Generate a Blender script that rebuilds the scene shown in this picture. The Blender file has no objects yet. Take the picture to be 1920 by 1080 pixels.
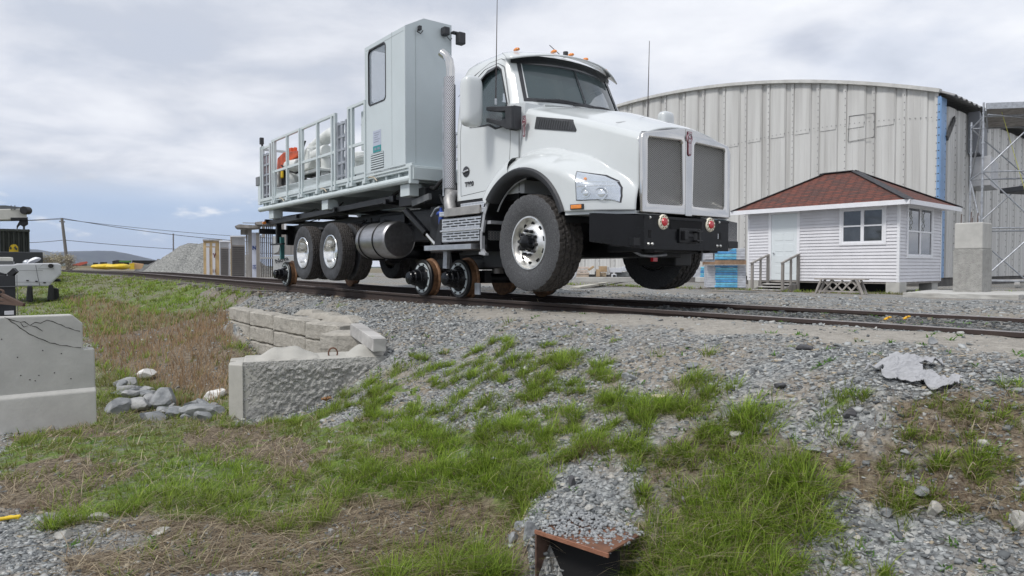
import bpy, bmesh, math, random
import numpy as np
from mathutils import Vector, Matrix
from mathutils.bvhtree import BVHTree
R = math.radians
random.seed(7); rng = np.random.default_rng(7)
SC = bpy.context.scene
C = SC.collection

# ---------------------------------------------------------------- camera
FPX, HZ = 1300.0, 502.0
PITCH = math.atan((540 - HZ) / FPX)
cd = bpy.data.cameras.new("camera"); cam = bpy.data.objects.new("camera", cd); C.objects.link(cam)
cd.sensor_width = 36; cd.lens = FPX / 1920 * 36
cd.clip_start = 0.05; cd.clip_end = 20000
cam.location = (0, 0, 0); cam.rotation_euler = (math.pi / 2 - PITCH, 0, 0)
SC.camera = cam
SC.render.resolution_x = 1024; SC.render.resolution_y = 576

# ---------------------------------------------------------------- light
SUN_DIR = Vector((-.46, -.40, .79)).normalized()
sd = bpy.data.lights.new("sun", 'SUN'); sun = bpy.data.objects.new("sun", sd); C.objects.link(sun)
sd.energy = 2.0; sd.angle = R(12); sd.color = (1, .965, .92)
sun.rotation_euler = SUN_DIR.to_track_quat('Z', 'Y').to_euler()
SC.view_settings.view_transform = 'Standard'; SC.view_settings.look = 'None'
SC.view_settings.exposure = 0.2; SC.view_settings.gamma = 1

def make_world():
    w = bpy.data.worlds.new("World"); SC.world = w; w.use_nodes = True
    nt = w.node_tree; N = nt.nodes; L = nt.links
    for n in list(N): N.remove(n)
    def nd(t, **k):
        n = N.new(t)
        for a, b in k.items(): setattr(n, a, b)
        return n
    def mth(op, a, b=None, c=None, clamp=False):
        n = nd('ShaderNodeMath', operation=op, use_clamp=clamp)
        for i, v in enumerate((a, b, c)):
            if v is None: continue
            if isinstance(v, (int, float)): n.inputs[i].default_value = v
            else: L.new(v, n.inputs[i])
        return n.outputs[0]
    def ss(x, a, b):
        n = nd('ShaderNodeMapRange', interpolation_type='SMOOTHSTEP')
        L.new(x, n.inputs[0]); n.inputs[1].default_value = a; n.inputs[2].default_value = b
        return n.outputs[0]
    out = nd('ShaderNodeOutputWorld')
    sky = nd('ShaderNodeTexSky', sky_type='NISHITA', sun_disc=False)
    sky.sun_elevation = math.asin(SUN_DIR.z); sky.sun_rotation = math.atan2(SUN_DIR.x, SUN_DIR.y)
    sky.dust_density = 1.5
    b1 = nd('ShaderNodeBackground'); b1.inputs[1].default_value = 0.09; bm_ = nd('ShaderNodeMixRGB'); bm_.inputs[0].default_value = .85; L.new(sky.outputs[0], bm_.inputs[1]); bm_.inputs[2].default_value = (3.3, 4.9, 7.9, 1); L.new(bm_.outputs[0], b1.inputs[0])
    tc = nd('ShaderNodeTexCoord'); sp = nd('ShaderNodeSeparateXYZ'); L.new(tc.outputs['Generated'], sp.inputs[0])
    X, Y, Z = sp.outputs
    zc = mth('MAXIMUM', Z, 0.0)
    dv = mth('ADD', zc, 0.16)
    cb = nd('ShaderNodeCombineXYZ'); L.new(mth('DIVIDE', X, dv), cb.inputs[0]); L.new(mth('DIVIDE', Y, dv), cb.inputs[1])
    mp = nd('ShaderNodeMapping'); L.new(cb.outputs[0], mp.inputs[0]); mp.inputs['Scale'].default_value = (1.0, 1.0, 1)
    mp.inputs['Location'].default_value = (3.1, 1.7, 0)
    def noise(vec, sc, det, rough, dist=0.0):
        n = nd('ShaderNodeTexNoise'); n.inputs['Scale'].default_value = sc; n.inputs['Detail'].default_value = det
        n.inputs['Roughness'].default_value = rough; n.inputs['Distortion'].default_value = dist
        L.new(vec, n.inputs['Vector']); return n.outputs[0]
    n1 = noise(mp.outputs[0], .42, 8, .52, .15)     # big soft masses
    n2 = noise(mp.outputs[0], 1.5, 9, .55, .2)      # ragged texture
    # puffs in angular space near the horizon
    az = mth('ARCTAN2', X, Y)
    cb2 = nd('ShaderNodeCombineXYZ'); L.new(az, cb2.inputs[0]); L.new(mth('MULTIPLY', Z, 2.6), cb2.inputs[1])
    n3 = noise(cb2.outputs[0], 7.5, 8, .55, .1)
    # blue gap low on the left
    elm = mth('MULTIPLY', ss(Z, .125, .07), mth('ADD', 1.0, 0.0))
    azm = ss(az, -.18, -.33)
    gap = mth('MULTIPLY', mth('MULTIPLY', elm, azm), .82)
    puff = ss(n3, .57, .66)
    puffz = mth('MULTIPLY', ss(Z, .028, .045), puff)
    cov = mth('SUBTRACT', 1.0, mth('MULTIPLY', gap, mth('SUBTRACT', 1.0, mth('MULTIPLY', puffz, .9))), None, True)
    cov = mth('MULTIPLY', cov, mth('ADD', .86, mth('MULTIPLY', ss(n2, .35, .6), .14)), None, True)
    # cloud shade
    shade = mth('ADD', mth('MULTIPLY', n1, .45), mth('MULTIPLY', n2, .55))
    cr = nd('ShaderNodeValToRGB'); L.new(shade, cr.inputs[0])
    e = cr.color_ramp.elements
    e[0].position = .40; e[0].color = (.56, .59, .66, 1)
    e[1].position = .61; e[1].color = (.87, .89, .935, 1)
    m = e.new(.5); m.color = (.725, .75, .815, 1)
    # brighten puffs
    mx = nd('ShaderNodeMixRGB'); L.new(mth('MULTIPLY', gap, .8), mx.inputs[0]); L.new(cr.outputs[0], mx.inputs[1]); mx.inputs[2].default_value = (.86, .88, .93, 1)
    # the one darker cloud high on the right
    ga = mth('POWER', mth('DIVIDE', mth('SUBTRACT', az, .405), .062), 2.0); gb = mth('POWER', mth('DIVIDE', mth('SUBTRACT', Z, .282), .030), 2.0)
    gd = mth('MULTIPLY', mth('EXPONENT', mth('MULTIPLY', mth('ADD', ga, gb), -1.0)), mth('ADD', .1, mth('MULTIPLY', n3, 1.5))); gd = mth('MULTIPLY', ss(gd, .30, .80), .65)
    mx2 = nd('ShaderNodeMixRGB'); L.new(gd, mx2.inputs[0]); L.new(mx.outputs[0], mx2.inputs[1]); mx2.inputs[2].default_value = (.46, .49, .57, 1); mx = mx2
    b2 = nd('ShaderNodeBackground'); L.new(mx.outputs[0], b2.inputs[0]); b2.inputs[1].default_value = 1.0
    ms = nd('ShaderNodeMixShader'); L.new(cov, ms.inputs[0]); L.new(b1.outputs[0], ms.inputs[1]); L.new(b2.outputs[0], ms.inputs[2])
    L.new(ms.outputs[0], out.inputs[0]); sky.dust_density = 0.0; sky.air_density = 1.6; sky.ozone_density = 3.0
make_world()

# ---------------------------------------------------------------- measured frame helpers (metres, camera at origin, y ahead, z up)
def ray(px, py):
    u = (px - 960) / FPX; v = (py - 540) / FPX
    return Vector((u, math.cos(PITCH) - v * math.sin(PITCH), -math.sin(PITCH) - v * math.cos(PITCH)))
def P(px, py, Y=None, z=None):
    r = ray(px, py); t = Y / r.y if Y is not None else z / r.z
    return r * t
def XZ(px, py, Y):
    p = P(px, py, Y); return p.x, p.z
F = Vector((.610, -.793, 0)).normalized(); LL = Vector((-F.y, F.x, 0))
def sw2(s, w, z=0): return F * s + LL * w + Vector((0, 0, z))
S0, W0, Z0 = -6.22, 6.24, -.43
RAILTOP = [(-400, .22), (-35, .22), (-15.5, .06), (-12, .02), (-9, 0), (60, 0)]
def railz(s):
    xs = [a for a, b in RAILTOP]; return float(np.interp(s, xs, [b for a, b in RAILTOP])) + Z0
def beddepth(s): return np.interp(s, [-16, -11, -7, -3], [.19, .15, .095, .035])

# ---------------------------------------------------------------- materials
MATS = {}
def mat(name, col, rough=.5, metal=0., var=.0, scale=8., bump=0., bscale=None, col2=None, spec=None, coat=0., emit=None, alpha=None, trans=0., bdist=.01, stretch=None, detail=5, grime=0.):
    if name in MATS: return MATS[name]
    m = bpy.data.materials.new(name); m.use_nodes = True; MATS[name] = m
    nt = m.node_tree; N = nt.nodes; L = nt.links; b = N['Principled BSDF']
    b.inputs['Base Color'].default_value = (*col, 1); b.inputs['Roughness'].default_value = rough; b.inputs['Metallic'].default_value = metal
    if spec is not None: b.inputs['Specular IOR Level'].default_value = spec
    if coat: b.inputs['Coat Weight'].default_value = coat; b.inputs['Coat Roughness'].default_value = .04
    if trans: b.inputs['Transmission Weight'].default_value = trans
    if alpha is not None: b.inputs['Alpha'].default_value = alpha
    if emit: b.inputs['Emission Color'].default_value = (*emit[0], 1); b.inputs['Emission Strength'].default_value = emit[1]
    tc = N.new('ShaderNodeTexCoord'); vec = tc.outputs['Object']
    if stretch:
        mp = N.new('ShaderNodeMapping'); mp.inputs['Scale'].default_value = stretch; L.new(vec, mp.inputs[0]); vec = mp.outputs[0]
    if var or col2:
        n = N.new('ShaderNodeTexNoise'); n.inputs['Scale'].default_value = scale; n.inputs['Detail'].default_value = detail; n.inputs['Roughness'].default_value = .6
        L.new(vec, n.inputs['Vector'])
        r = N.new('ShaderNodeValToRGB'); L.new(n.outputs[0], r.inputs[0])
        c2 = col2 if col2 else tuple(c * (1 - var) for c in col); c1 = col if col2 else tuple(min(1, c * (1 + var)) for c in col)
        r.color_ramp.elements[0].position = .35; r.color_ramp.elements[1].position = .65
        r.color_ramp.elements[0].color = (*c2, 1); r.color_ramp.elements[1].color = (*c1, 1)
        src = r.outputs[0]
        if grime:
            n4 = N.new('ShaderNodeTexNoise'); n4.inputs['Scale'].default_value = scale * .22; n4.inputs['Detail'].default_value = 8; L.new(vec, n4.inputs['Vector'])
            mr = N.new('ShaderNodeMapRange'); L.new(n4.outputs[0], mr.inputs[0]); mr.inputs[1].default_value = .5; mr.inputs[2].default_value = .75; mr.inputs[4].default_value = grime
            mx = N.new('ShaderNodeMixRGB'); mx.blend_type = 'MULTIPLY'; L.new(mr.outputs[0], mx.inputs[0]); L.new(src, mx.inputs[1]); mx.inputs[2].default_value = (.45, .42, .38, 1); src = mx.outputs[0]
        L.new(src, b.inputs['Base Color'])
    if bump:
        n = N.new('ShaderNodeTexNoise'); n.inputs['Scale'].default_value = bscale or scale * 4; n.inputs['Detail'].default_value = 6
        L.new(vec, n.inputs['Vector'])
        bp = N.new('ShaderNodeBump'); bp.inputs['Strength'].default_value = bump; bp.inputs['Distance'].default_value = bdist
        L.new(n.outputs[0], bp.inputs['Height']); L.new(bp.outputs[0], b.inputs['Normal'])
    return m
WHITE = mat('white_paint', (.60, .63, .635), .22, 0, .02, 1.5, coat=.6)
DECKW = mat('deck_white', (.54, .60, .61), .35, 0, .04, 3, .05, 30)
BOXW = mat('booth_white', (.52, .58, .60), .38, 0, .03, 1.5)
CHROME = mat('chrome', (.62, .61, .59), .09, 1, .03, 3)
ALU = mat('brushed_aluminium', (.55, .55, .55), .30, 1, .12, 6, .1, 60)
ALUD = mat('dull_aluminium', (.40, .41, .42), .42, 1, .18, 9, .1, 60)
BLACK = mat('black_paint', (.006, .0065, .008), .22, 0, .3, 3, .03, 40, spec=.25)
FRAMEB = mat('frame_black', (.005, .0055, .007), .45, 0, .4, 5, .1, 30)
PLAST = mat('black_plastic', (.030, .032, .037), .55, 0, .15, 10, .05, 80)
RUBBER = mat('rubber', (.045, .047, .052), .72, 0, .3, 12, .15, 60)
GLASS = mat('tinted_glass', (.10, .145, .155), .03, 0, trans=0, alpha=.55, coat=1, spec=.8)
GLASSC = mat('clear_glass', (.75, .82, .85), .03, 0, alpha=.22, coat=1)
AMBER = mat('amber_lens', (.75, .24, .03), .2, 0, .15, 20, coat=.5)
RED = mat('red_lens', (.55, .02, .03), .15, 0, .2, 30, coat=.6)
GALV = mat('galvanised', (.42, .44, .47), .5, .8, .2, 8, .1, 30)
RUST = mat('rust', (.19, .085, .045), .85, 0, 0, 14, .4, 60, col2=(.10, .05, .035), bdist=.004)
RAILS = mat('rail_steel', (.055, .038, .032), .75, .2, 0, 9, .3, 40, col2=(.045, .033, .03))
RAILT = mat('rail_head', (.33, .30, .29), .42, .7, .2, 9)
DARKV = mat('dark_void', (.006, .006, .007), .9)
ORANGE = mat('orange_paint', (.70, .10, .02), .4, 0, .15, 5)
YELLOW = mat('yellow_paint', (.72, .50, .02), .5, 0, .12, 4)
BLUEP = mat('blue_cast', (.02, .06, .30), .35, 0, .2, 8)
HOSE = mat('hose_black', (.015, .015, .017), .45)
CONC = mat('concrete', (.45, .445, .42), .9, 0, .10, 3, .5, 35, bdist=.004, grime=.25)
CONCR = mat('rough_concrete', (.38, .375, .355), .95, 0, .14, 8, 1., 45, bdist=.04, grime=.2)
CONCT = mat('tan_concrete', (.36, .34, .30), .92, 0, .18, 6, .9, 22, bdist=.02, grime=.6)
WOODG = mat('grey_timber', (.30, .28, .26), .9, 0, .28, 4, .6, 14, stretch=(1, 1, .12), bdist=.006)
WOODH = mat('weathered_timber', (.40, .39, .375), .9, 0, .25, 5, .6, 14, stretch=(.12, 1, 1), bdist=.006)
WOODS = mat('sleeper_timber', (.17, .155, .14), .95, 0, .35, 4, .8, 14, stretch=(1, .15, 1), bdist=.01)
TAN = mat('raw_plywood', (.50, .36, .19), .8, 0, .15, 3)

# ---------------------------------------------------------------- mesh builder
SPLIT = {'rail_gear_frame', 'step_slots', 'notice_print', 'underbody_units', 'step_gusset', 'bumper_slots', 'bumper_bolts', 'hoses', 'latch_cables', 'rear_hoses', 'rear_rail_posts', 'power_unit', 'rear_bar', 'wheel_nuts', 'bumper_bracket', 'spring_can', 'tank_strap', 'upper_tread', 'booth_camera', 'seats_and_dash'}
class MB:
    def __init__(s): s.v = []; s.f = []
    def add(s, vs, fs):
        o = len(s.v); s.v += [tuple(p) for p in vs]; s.f += [tuple(i + o for i in q) for q in fs]; return s
    def box(s, x0, x1, y0, y1, z0, z1):
        v = [(x, y, z) for x in (x0, x1) for y in (y0, y1) for z in (z0, z1)]
        return s.add(v, [(0, 1, 3, 2), (4, 6, 7, 5), (0, 4, 5, 1), (2, 3, 7, 6), (0, 2, 6, 4), (1, 5, 7, 3)])
    def obox(s, c, d, M):
        v = [Vector(c) + M @ Vector((x * d[0] / 2, y * d[1] / 2, z * d[2] / 2)) for x in (-1, 1) for y in (-1, 1) for z in (-1, 1)]
        return s.add(v, [(0, 1, 3, 2), (4, 6, 7, 5), (0, 4, 5, 1), (2, 3, 7, 6), (0, 2, 6, 4), (1, 5, 7, 3)])
    def beam(s, p0, p1, w, h=None, up=(0, 0, 1)):
        p0, p1 = Vector(p0), Vector(p1); d = p1 - p0; h = h or w
        x = d.normalized(); u = Vector(up)
        if abs(x.dot(u)) > .98: u = Vector((0, 1, 0))
        y = u.cross(x).normalized(); z = x.cross(y)
        return s.obox((p0 + p1) / 2, (d.length, w, h), Matrix((x, y, z)).transposed())
    def tube(s, pts, r, n=12, caps=True, closed=False):
        pts = [Vector(p) for p in pts]; rr = r if isinstance(r, (list, tuple)) else [r] * len(pts)
        o = len(s.v); prev = None; k = len(pts)
        for i, p in enumerate(pts):
            if closed: t = pts[(i + 1) % k] - pts[i - 1]
            else: t = (pts[min(i + 1, k - 1)] - pts[max(i - 1, 0)])
            t.normalize()
            if prev is None:
                a = Vector((0, 0, 1)) if abs(t.z) < .9 else Vector((1, 0, 0)); u = t.cross(a).normalized()
            else: u = (prev - t * prev.dot(t)).normalized()
            prev = u; w = t.cross(u)
            for j in range(n):
                th = 2 * math.pi * j / n; s.v.append(tuple(p + (u * math.cos(th) + w * math.sin(th)) * rr[i]))
        seg = k if closed else k - 1
        for i in range(seg):
            a0 = o + i * n; b0 = o + ((i + 1) % k) * n
            for j in range(n):
                q = (j + 1) % n; s.f.append((a0 + j, a0 + q, b0 + q, b0 + j))
        if caps and not closed:
            s.f.append(tuple(o + j for j in range(n))[::-1]); s.f.append(tuple(o + (k - 1) * n + j for j in range(n)))
        return s
    def cyl(s, p0, p1, r, r1=None, n=20): return s.tube([p0, p1], [r, r if r1 is None else r1], n)
    def lathe(s, prof, c, axis='y', n=48, close=False):
        # prof: (radius, along)
        o = len(s.v); m = len(prof)
        for j in range(n):
            th = 2 * math.pi * j / n; a, b = math.cos(th), math.sin(th)
            for r, h in prof:
                d = {'y': (r * a, h, r * b), 'x': (h, r * a, r * b), 'z': (r * a, r * b, h)}[axis]
                s.v.append((c[0] + d[0], c[1] + d[1], c[2] + d[2]))
        for j in range(n):
            q = (j + 1) % n
            for i in range(m if close else m - 1):
                k = (i + 1) % m; s.f.append((o + j * m + i, o + q * m + i, o + q * m + k, o + j * m + k))
        return s
    def prism(s, poly, axis, a0, a1):
        def p(u, v, a): return {'x': (a, u, v), 'y': (u, a, v), 'z': (u, v, a)}[axis]
        n = len(poly); v = [p(*q, a0) for q in poly] + [p(*q, a1) for q in poly]
        return s.add(v, [tuple(range(n))[::-1], tuple(range(n, 2 * n))] + [(i, (i + 1) % n, (i + 1) % n + n, i + n) for i in range(n)])
    def grid(s, fn, nu, nv, closeu=False):
        o = len(s.v)
        for i in range(nu + (0 if closeu else 1)):
            for j in range(nv + 1): s.v.append(tuple(fn(i / nu, j / nv)))
        m = nv + 1
        for i in range(nu):
            a = o + i * m; b = o + ((i + 1) % nu if closeu else i + 1) * m
            for j in range(nv): s.f.append((a + j, b + j, b + j + 1, a + j + 1))
        return s
    def ico(s, c, r, sub=1, sc=(1, 1, 1), jit=0, seed=0, rot=0, zr=None):
        bm = bmesh.new(); bmesh.ops.create_icosphere(bm, subdivisions=sub, radius=1)
        rd = random.Random(seed); M = Matrix.Rotation(rot, 3, 'Z'); vs = []
        for v in bm.verts:
            k = 1 + rd.uniform(-jit, jit); q = M @ Vector((v.co.x * sc[0] * k, v.co.y * sc[1] * k, v.co.z * sc[2] * k)) * r
            vs.append(Vector(c) + q)
        s.add(vs, [tuple(x.index for x in f.verts) for f in bm.faces]); bm.free(); return s
    def build(s, name, m, parent=None, smooth=None, bevel=0, seg=2, recalc=True, loc=None):
        if name in SPLIT:                      # every separate piece becomes a part of its own
            par = list(range(len(s.v)))
            def fnd(a):
                while par[a] != a: par[a] = par[par[a]]; a = par[a]
                return a
            for q in s.f:
                for k in q[1:]: par[fnd(k)] = fnd(q[0])
            gr = {}
            for q in s.f: gr.setdefault(fnd(q[0]), []).append(q)
            if 1 < len(gr) <= 100:
                o = None
                for fs in gr.values():
                    ids = sorted({i for q in fs for i in q}); ix = {a: b for b, a in enumerate(ids)}; m2 = MB(); m2.v = [s.v[i] for i in ids]; m2.f = [tuple(ix[i] for i in q) for q in fs]
                    SPLIT.discard(name); q = m2.build(name, m, parent, smooth, bevel, seg, recalc, loc); SPLIT.add(name); o = o or q
                return o
        me = bpy.data.meshes.new(name); me.from_pydata(s.v, [], s.f)
        bm = bmesh.new(); bm.from_mesh(me)
        if recalc: bmesh.ops.recalc_face_normals(bm, faces=bm.faces)
        if smooth is not None:
            for f in bm.faces: f.smooth = True
            a = R(smooth)
            for e in bm.edges:
                if len(e.link_faces) == 2 and e.calc_face_angle(0) > a: e.smooth = False
        bm.to_mesh(me); bm.free()
        o = bpy.data.objects.new(name, me); C.objects.link(o)
        for q in (m if isinstance(m, (list, tuple)) else [m]): me.materials.append(q)
        if parent: o.parent = parent
        if loc is not None: o.location = loc
        if bevel:
            md = o.modifiers.new('bevel', 'BEVEL'); md.width = bevel; md.segments = seg; md.limit_method = 'ANGLE'; md.angle_limit = R(32)
        return o
def tag(o, label=None, cat=None, group=None, kind=None):
    for k, v in (('label', label), ('category', cat), ('group', group), ('kind', kind)):
        if v: o[k] = v
    return o
def empty(name, loc, rz, label, cat, group=None):
    o = bpy.data.objects.new(name, None); C.objects.link(o); o.location = loc; o.rotation_euler = (0, 0, rz); o.empty_display_size = .1
    return tag(o, label, cat, group)
def copy_tree(o, parent=None, first=True):
    c = o.copy(); C.objects.link(c)
    if parent: c.parent = parent
    for ch in [q for q in bpy.data.objects if q.parent == o and q is not c]: copy_tree(ch, c)
    return c
def boolean(o, cutters, op='DIFFERENCE', solver='EXACT'):
    for ct in cutters:
        md = o.modifiers.new('b', 'BOOLEAN'); md.operation = op; md.object = ct; md.solver = solver
        if solver == 'EXACT': md.material_mode = 'TRANSFER'
    bpy.context.view_layer.update()
    dg = bpy.context.evaluated_depsgraph_get(); me = bpy.data.meshes.new_from_object(o.evaluated_get(dg), depsgraph=dg)
    o.modifiers.clear(); o.data = me
    for ct in cutters: bpy.data.objects.remove(ct)
    return o
def text(s, size, ext, M, mt, name, parent=None, bold=0, sx=1):
    cu = bpy.data.curves.new('t', 'FONT'); cu.body = s; cu.size = size; cu.extrude = ext; cu.align_x = 'CENTER'; cu.align_y = 'CENTER'; cu.offset = bold
    t = bpy.data.objects.new('t', cu); C.objects.link(t); bpy.context.view_layer.update()
    me = bpy.data.meshes.new_from_object(t.evaluated_get(bpy.context.evaluated_depsgraph_get())); bpy.data.objects.remove(t)
    me.transform(M @ Matrix.Diagonal((sx, 1, 1, 1))); o = bpy.data.objects.new(name, me); C.objects.link(o); me.materials.clear(); me.materials.append(mt)
    if parent: o.parent = parent
    return o
def smst(x): x = np.clip(x, 0, 1); return x * x * (3 - 2 * x)
def vnoise(x, y, seed=0):
    xi = np.floor(x).astype(np.int64); yi = np.floor(y).astype(np.int64); fx = x - xi; fy = y - yi
    def h(a, b):
        n = (a * 374761393 + b * 668265263 + seed * 1442695041) & 0x7fffffff
        n = ((n ^ (n >> 13)) * 1274126177) & 0x7fffffff
        return ((n ^ (n >> 16)) & 0xffff) / 65535.
    u = fx * fx * (3 - 2 * fx); v = fy * fy * (3 - 2 * fy)
    return (h(xi, yi) * (1 - u) + h(xi + 1, yi) * u) * (1 - v) + (h(xi, yi + 1) * (1 - u) + h(xi + 1, yi + 1) * u) * v
def fbm(x, y, oct=4, seed=0):
    t = 0; a = .5; s = 0
    for i in range(oct): t = t + a * vnoise(x * 2 ** i, y * 2 ** i, seed + i); s += a; a *= .5
    return t / s

# ---------------------------------------------------------------- terrain
CP = [(0, 1080, -1.5), (480, 1080, -1.5), (960, 1080, -1.5), (1400, 1080, -1.32), (1920, 1080, -1.15), (1700, 1080, -1.22),
      (960, 580, -.50), (960, 640, -.68), (960, 700, -.86), (960, 800, -1.10), (960, 900, -1.26), (960, 960, -1.42),
      (1400, 607, -.49), (1400, 640, -.54), (1400, 700, -.68), (1400, 780, -.85), (1400, 870, -1.02), (1400, 980, -1.2),
      (1900, 665, -.50), (1900, 760, -.66), (1900, 900, -.92), (1650, 650, -.51), (1650, 740, -.66), (1650, 900, -1.0),
      (1005, 975, -1.325), (1080, 985, -1.315), (1150, 1015, -1.325), (1180, 580, -.49), (1180, 640, -.6), (1180, 720, -.80), (1180, 820, -1.02), (1180, 920, -1.2), (1180, 1010, -1.36),
      (700, 565, -.55), (640, 562, -.58), (560, 560, -.62),
      (480, 573, -.66), (560, 592, -.67), (640, 600, -.68), (700, 618, -.72), (780, 640, -.76), (830, 600, -.6), (830, 680, -.92),
      (432, 642, -1.12), (550, 668, -1.25), (620, 690, -1.3), (500, 700, -1.35), (560, 640, -1.15),
      (330, 765, -1.62), (250, 740, -1.60), (200, 700, -1.55), (300, 650, -1.40), (220, 620, -1.32), (160, 590, -1.18), (120, 560, -1.0), (60, 560, -1.0),
      (450, 545, -.62), (300, 528, -.50), (200, 522, -.44), (400, 580, -.95), (300, 590, -1.12), (200, 560, -.88), (300, 556, -.8),
      (420, 610, -1.08), (360, 700, -1.5), (360, 523, -.5), (250, 514.5, -.38),
      (0, 825, -1.5), (200, 800, -1.5), (440, 785, -1.48), (300, 900, -1.5), (600, 772, -1.36), (740, 700, -1.02), (800, 655, -.86),
      (600, 850, -1.40), (600, 950, -1.46), (760, 800, -1.22), (760, 900, -1.36), (100, 950, -1.5), (200, 850, -1.5),
      (1100, 545, -.60), (1500, 553, -.68), (1684, 549, -.80), (1403, 545, -.78), (1900, 575, -.66), (1870, 545, -.72), (1500, 535, -.9), (1300, 532, -.85),
      (1100, 528, -.80), (1250, 525, -.85), (820, 530, -.62), (1900, 530, -.85)]
pts = np.array([tuple(P(a, b, z=c)) for a, b, c in CP]); tz = np.array([c for a, b, c in CP])
def uv(x, y):
    th = np.clip(np.arctan2(x, y), -1.1, 1.1); r = np.clip(np.hypot(x, y), 2.4, 62.)
    return th * 3.0, np.log(r) * 1.6
pu, pv = uv(pts[:, 0], pts[:, 1])
def tpsk(d2): return .5 * d2 * np.log(d2 + 1e-9)
Kmat = tpsk((pu[:, None] - pu) ** 2 + (pv[:, None] - pv) ** 2) + np.eye(len(pu)) * 2e-3
Pm = np.stack([np.ones_like(pu), pu, pv], 1)
A = np.block([[Kmat, Pm], [Pm.T, np.zeros((3, 3))]])
sol = np.linalg.solve(A, np.concatenate([tz, np.zeros(3)]))
PIT = P(1070, 1068, z=-1.45)
FRONTP = np.array([(-4.83, 11.60), (-4.06, 10.52), (-3.42, 9.66), (-2.72, 8.92), (-2.2, 8.4), (-1.55, 7.75), (-1.3, 7.5), (-2.5, 6.9), (-3.1, 7.6), (-4.3, 9.6), (-5.2, 11.8)])
def inpoly0(x, y, poly):
    c = np.zeros(x.shape, bool); n = len(poly)
    for i in range(n):
        x0, y0 = poly[i]; x1, y1 = poly[i - 1]; c ^= ((y0 > y) != (y1 > y)) & (x < (x1 - x0) * (y - y0) / (y1 - y0 + 1e-12) + x0)
    return c
def TZ(x, y):
    x = np.atleast_1d(np.asarray(x, float)); y = np.atleast_1d(np.asarray(y, float)); sh = x.shape; x = x.ravel(); y = y.ravel()
    out = np.empty_like(x)
    for i in range(0, len(x), 20000):
        u, v = uv(x[i:i + 20000], y[i:i + 20000])
        out[i:i + 20000] = tpsk((u[:, None] - pu) ** 2 + (v[:, None] - pv) ** 2) @ sol[:-3] + sol[-3] + sol[-2] * u + sol[-1] * v
    fr = inpoly0(x, y, FRONTP); base = np.interp(y, [7, 9, 12], [-1.42, -1.28, -1.08]); out[fr] = np.minimum(out[fr], base[fr])
    r = np.hypot(x, y)
    out = np.clip(out, -1.75, -.3)
    k = smst((r - 55) / 60.); out = out * (1 - k) + (-.62) * k
    w_ = x * LL.x + y * LL.y; qn = .25 + .75 * smst((np.abs(w_ - 5.2) - 1.) / 1.5)
    out = out + qn * (fbm(x * 2.2, y * 2.2, 4, 3) - .5) * .07 * np.clip(1.2 - r / 12, 0, 1) + qn * (fbm(x * .7, y * .7, 3, 9) - .5) * .12 * np.clip(1 - r / 60, .15, 1)
    s = x * F.x + y * F.y; w = x * LL.x + y * LL.y
    xs = [a for a, b in RAILTOP]; rz = np.interp(s, xs, [b for a, b in RAILTOP]) + Z0
    bed = rz - beddepth(s) + (fbm(x * 5, y * 5, 3, 5) - .5) * .03
    k = 1 - smst((np.abs(w - W0) - 1.15) / np.where(w < W0, .75, 1.6))
    kk = smst((-11.9 - s) / .5) * smst((s + 26) / 8); lim = np.interp(w, [1.5, 3.2, 4.6, 5.2], [-1.32, -1.06, -.66, -.55]); out = np.where(w < 4.9, np.minimum(out, lim * kk + out * (1 - kk)), out)
    lim2 = rz - beddepth(s) - .02 - .10 * np.clip(W0 - 1.0 - w, 0, 9) + (fbm(x * 4, y * 4, 3, 15) - .5) * .05; out = np.where((w < W0 - .9) & (w > 3.4) & (s > -11.8) & (s < -6), np.minimum(out, lim2), out)
    out = out * (1 - k) + bed * k
    d = np.hypot((x - PIT.x) * .95, (y - PIT.y + .16) * 1.1); out = out - .42 * (1 - smst((d - .15) / .30))
    return out.reshape(sh)
def G(px, py):
    r = ray(px, py); ts = np.geomspace(1.8, 200, 700); xs = r.x * ts; ys = r.y * ts; zs = r.z * ts
    h = TZ(xs, ys); k = np.argmax(zs <= h)
    if zs[k] > h[k]: k = len(ts) - 1
    t = ts[max(k - 1, 0)] ; d0 = zs[k - 1] - h[k - 1]; d1 = zs[k] - h[k]
    t = ts[k - 1] + (ts[k] - ts[k - 1]) * d0 / (d0 - d1 + 1e-9)
    q = r * t; return Vector((q.x, q.y, float(TZ(q.x, q.y)[0])))
# ---------------------------------------------------------------- ground cover masks (world polygons)
def wpoly(px): return np.array([tuple(G(*p))[:2] for p in px])
def inpoly(x, y, poly):
    c = np.zeros(x.shape, bool); n = len(poly)
    for i in range(n):
        x0, y0 = poly[i]; x1, y1 = poly[i - 1]
        k = ((y0 > y) != (y1 > y)) & (x < (x1 - x0) * (y - y0) / (y1 - y0 + 1e-12) + x0); c ^= k
    return c
LAWN = wpoly([(0, 818), (200, 792), (410, 792), (600, 765), (700, 735), (770, 730), (800, 775), (880, 815), (1020, 850), (1060, 925), (850, 930), (600, 965), (420, 990), (250, 975), (0, 960)])
GAPP = wpoly([(600, 745), (700, 745), (765, 735), (770, 770), (720, 800), (620, 800)])
SLOPE = wpoly([(105, 528), (240, 517), (420, 537), (560, 556), (460, 566), (426, 574), (424, 610), (408, 782), (300, 742), (180, 710), (150, 600), (60, 560)])
DITCH = wpoly([(110, 552), (200, 562), (330, 590), (424, 582), (436, 640), (425, 745), (330, 770), (265, 720), (190, 680), (150, 610)])
DITCH2 = wpoly([(178, 680), (440, 750), (440, 800), (178, 810)])
DEAD = wpoly([(200, 985), (420, 975), (600, 950), (850, 905), (1000, 930), (1010, 1080), (550, 1085), (250, 1085), (150, 1060)])
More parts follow.
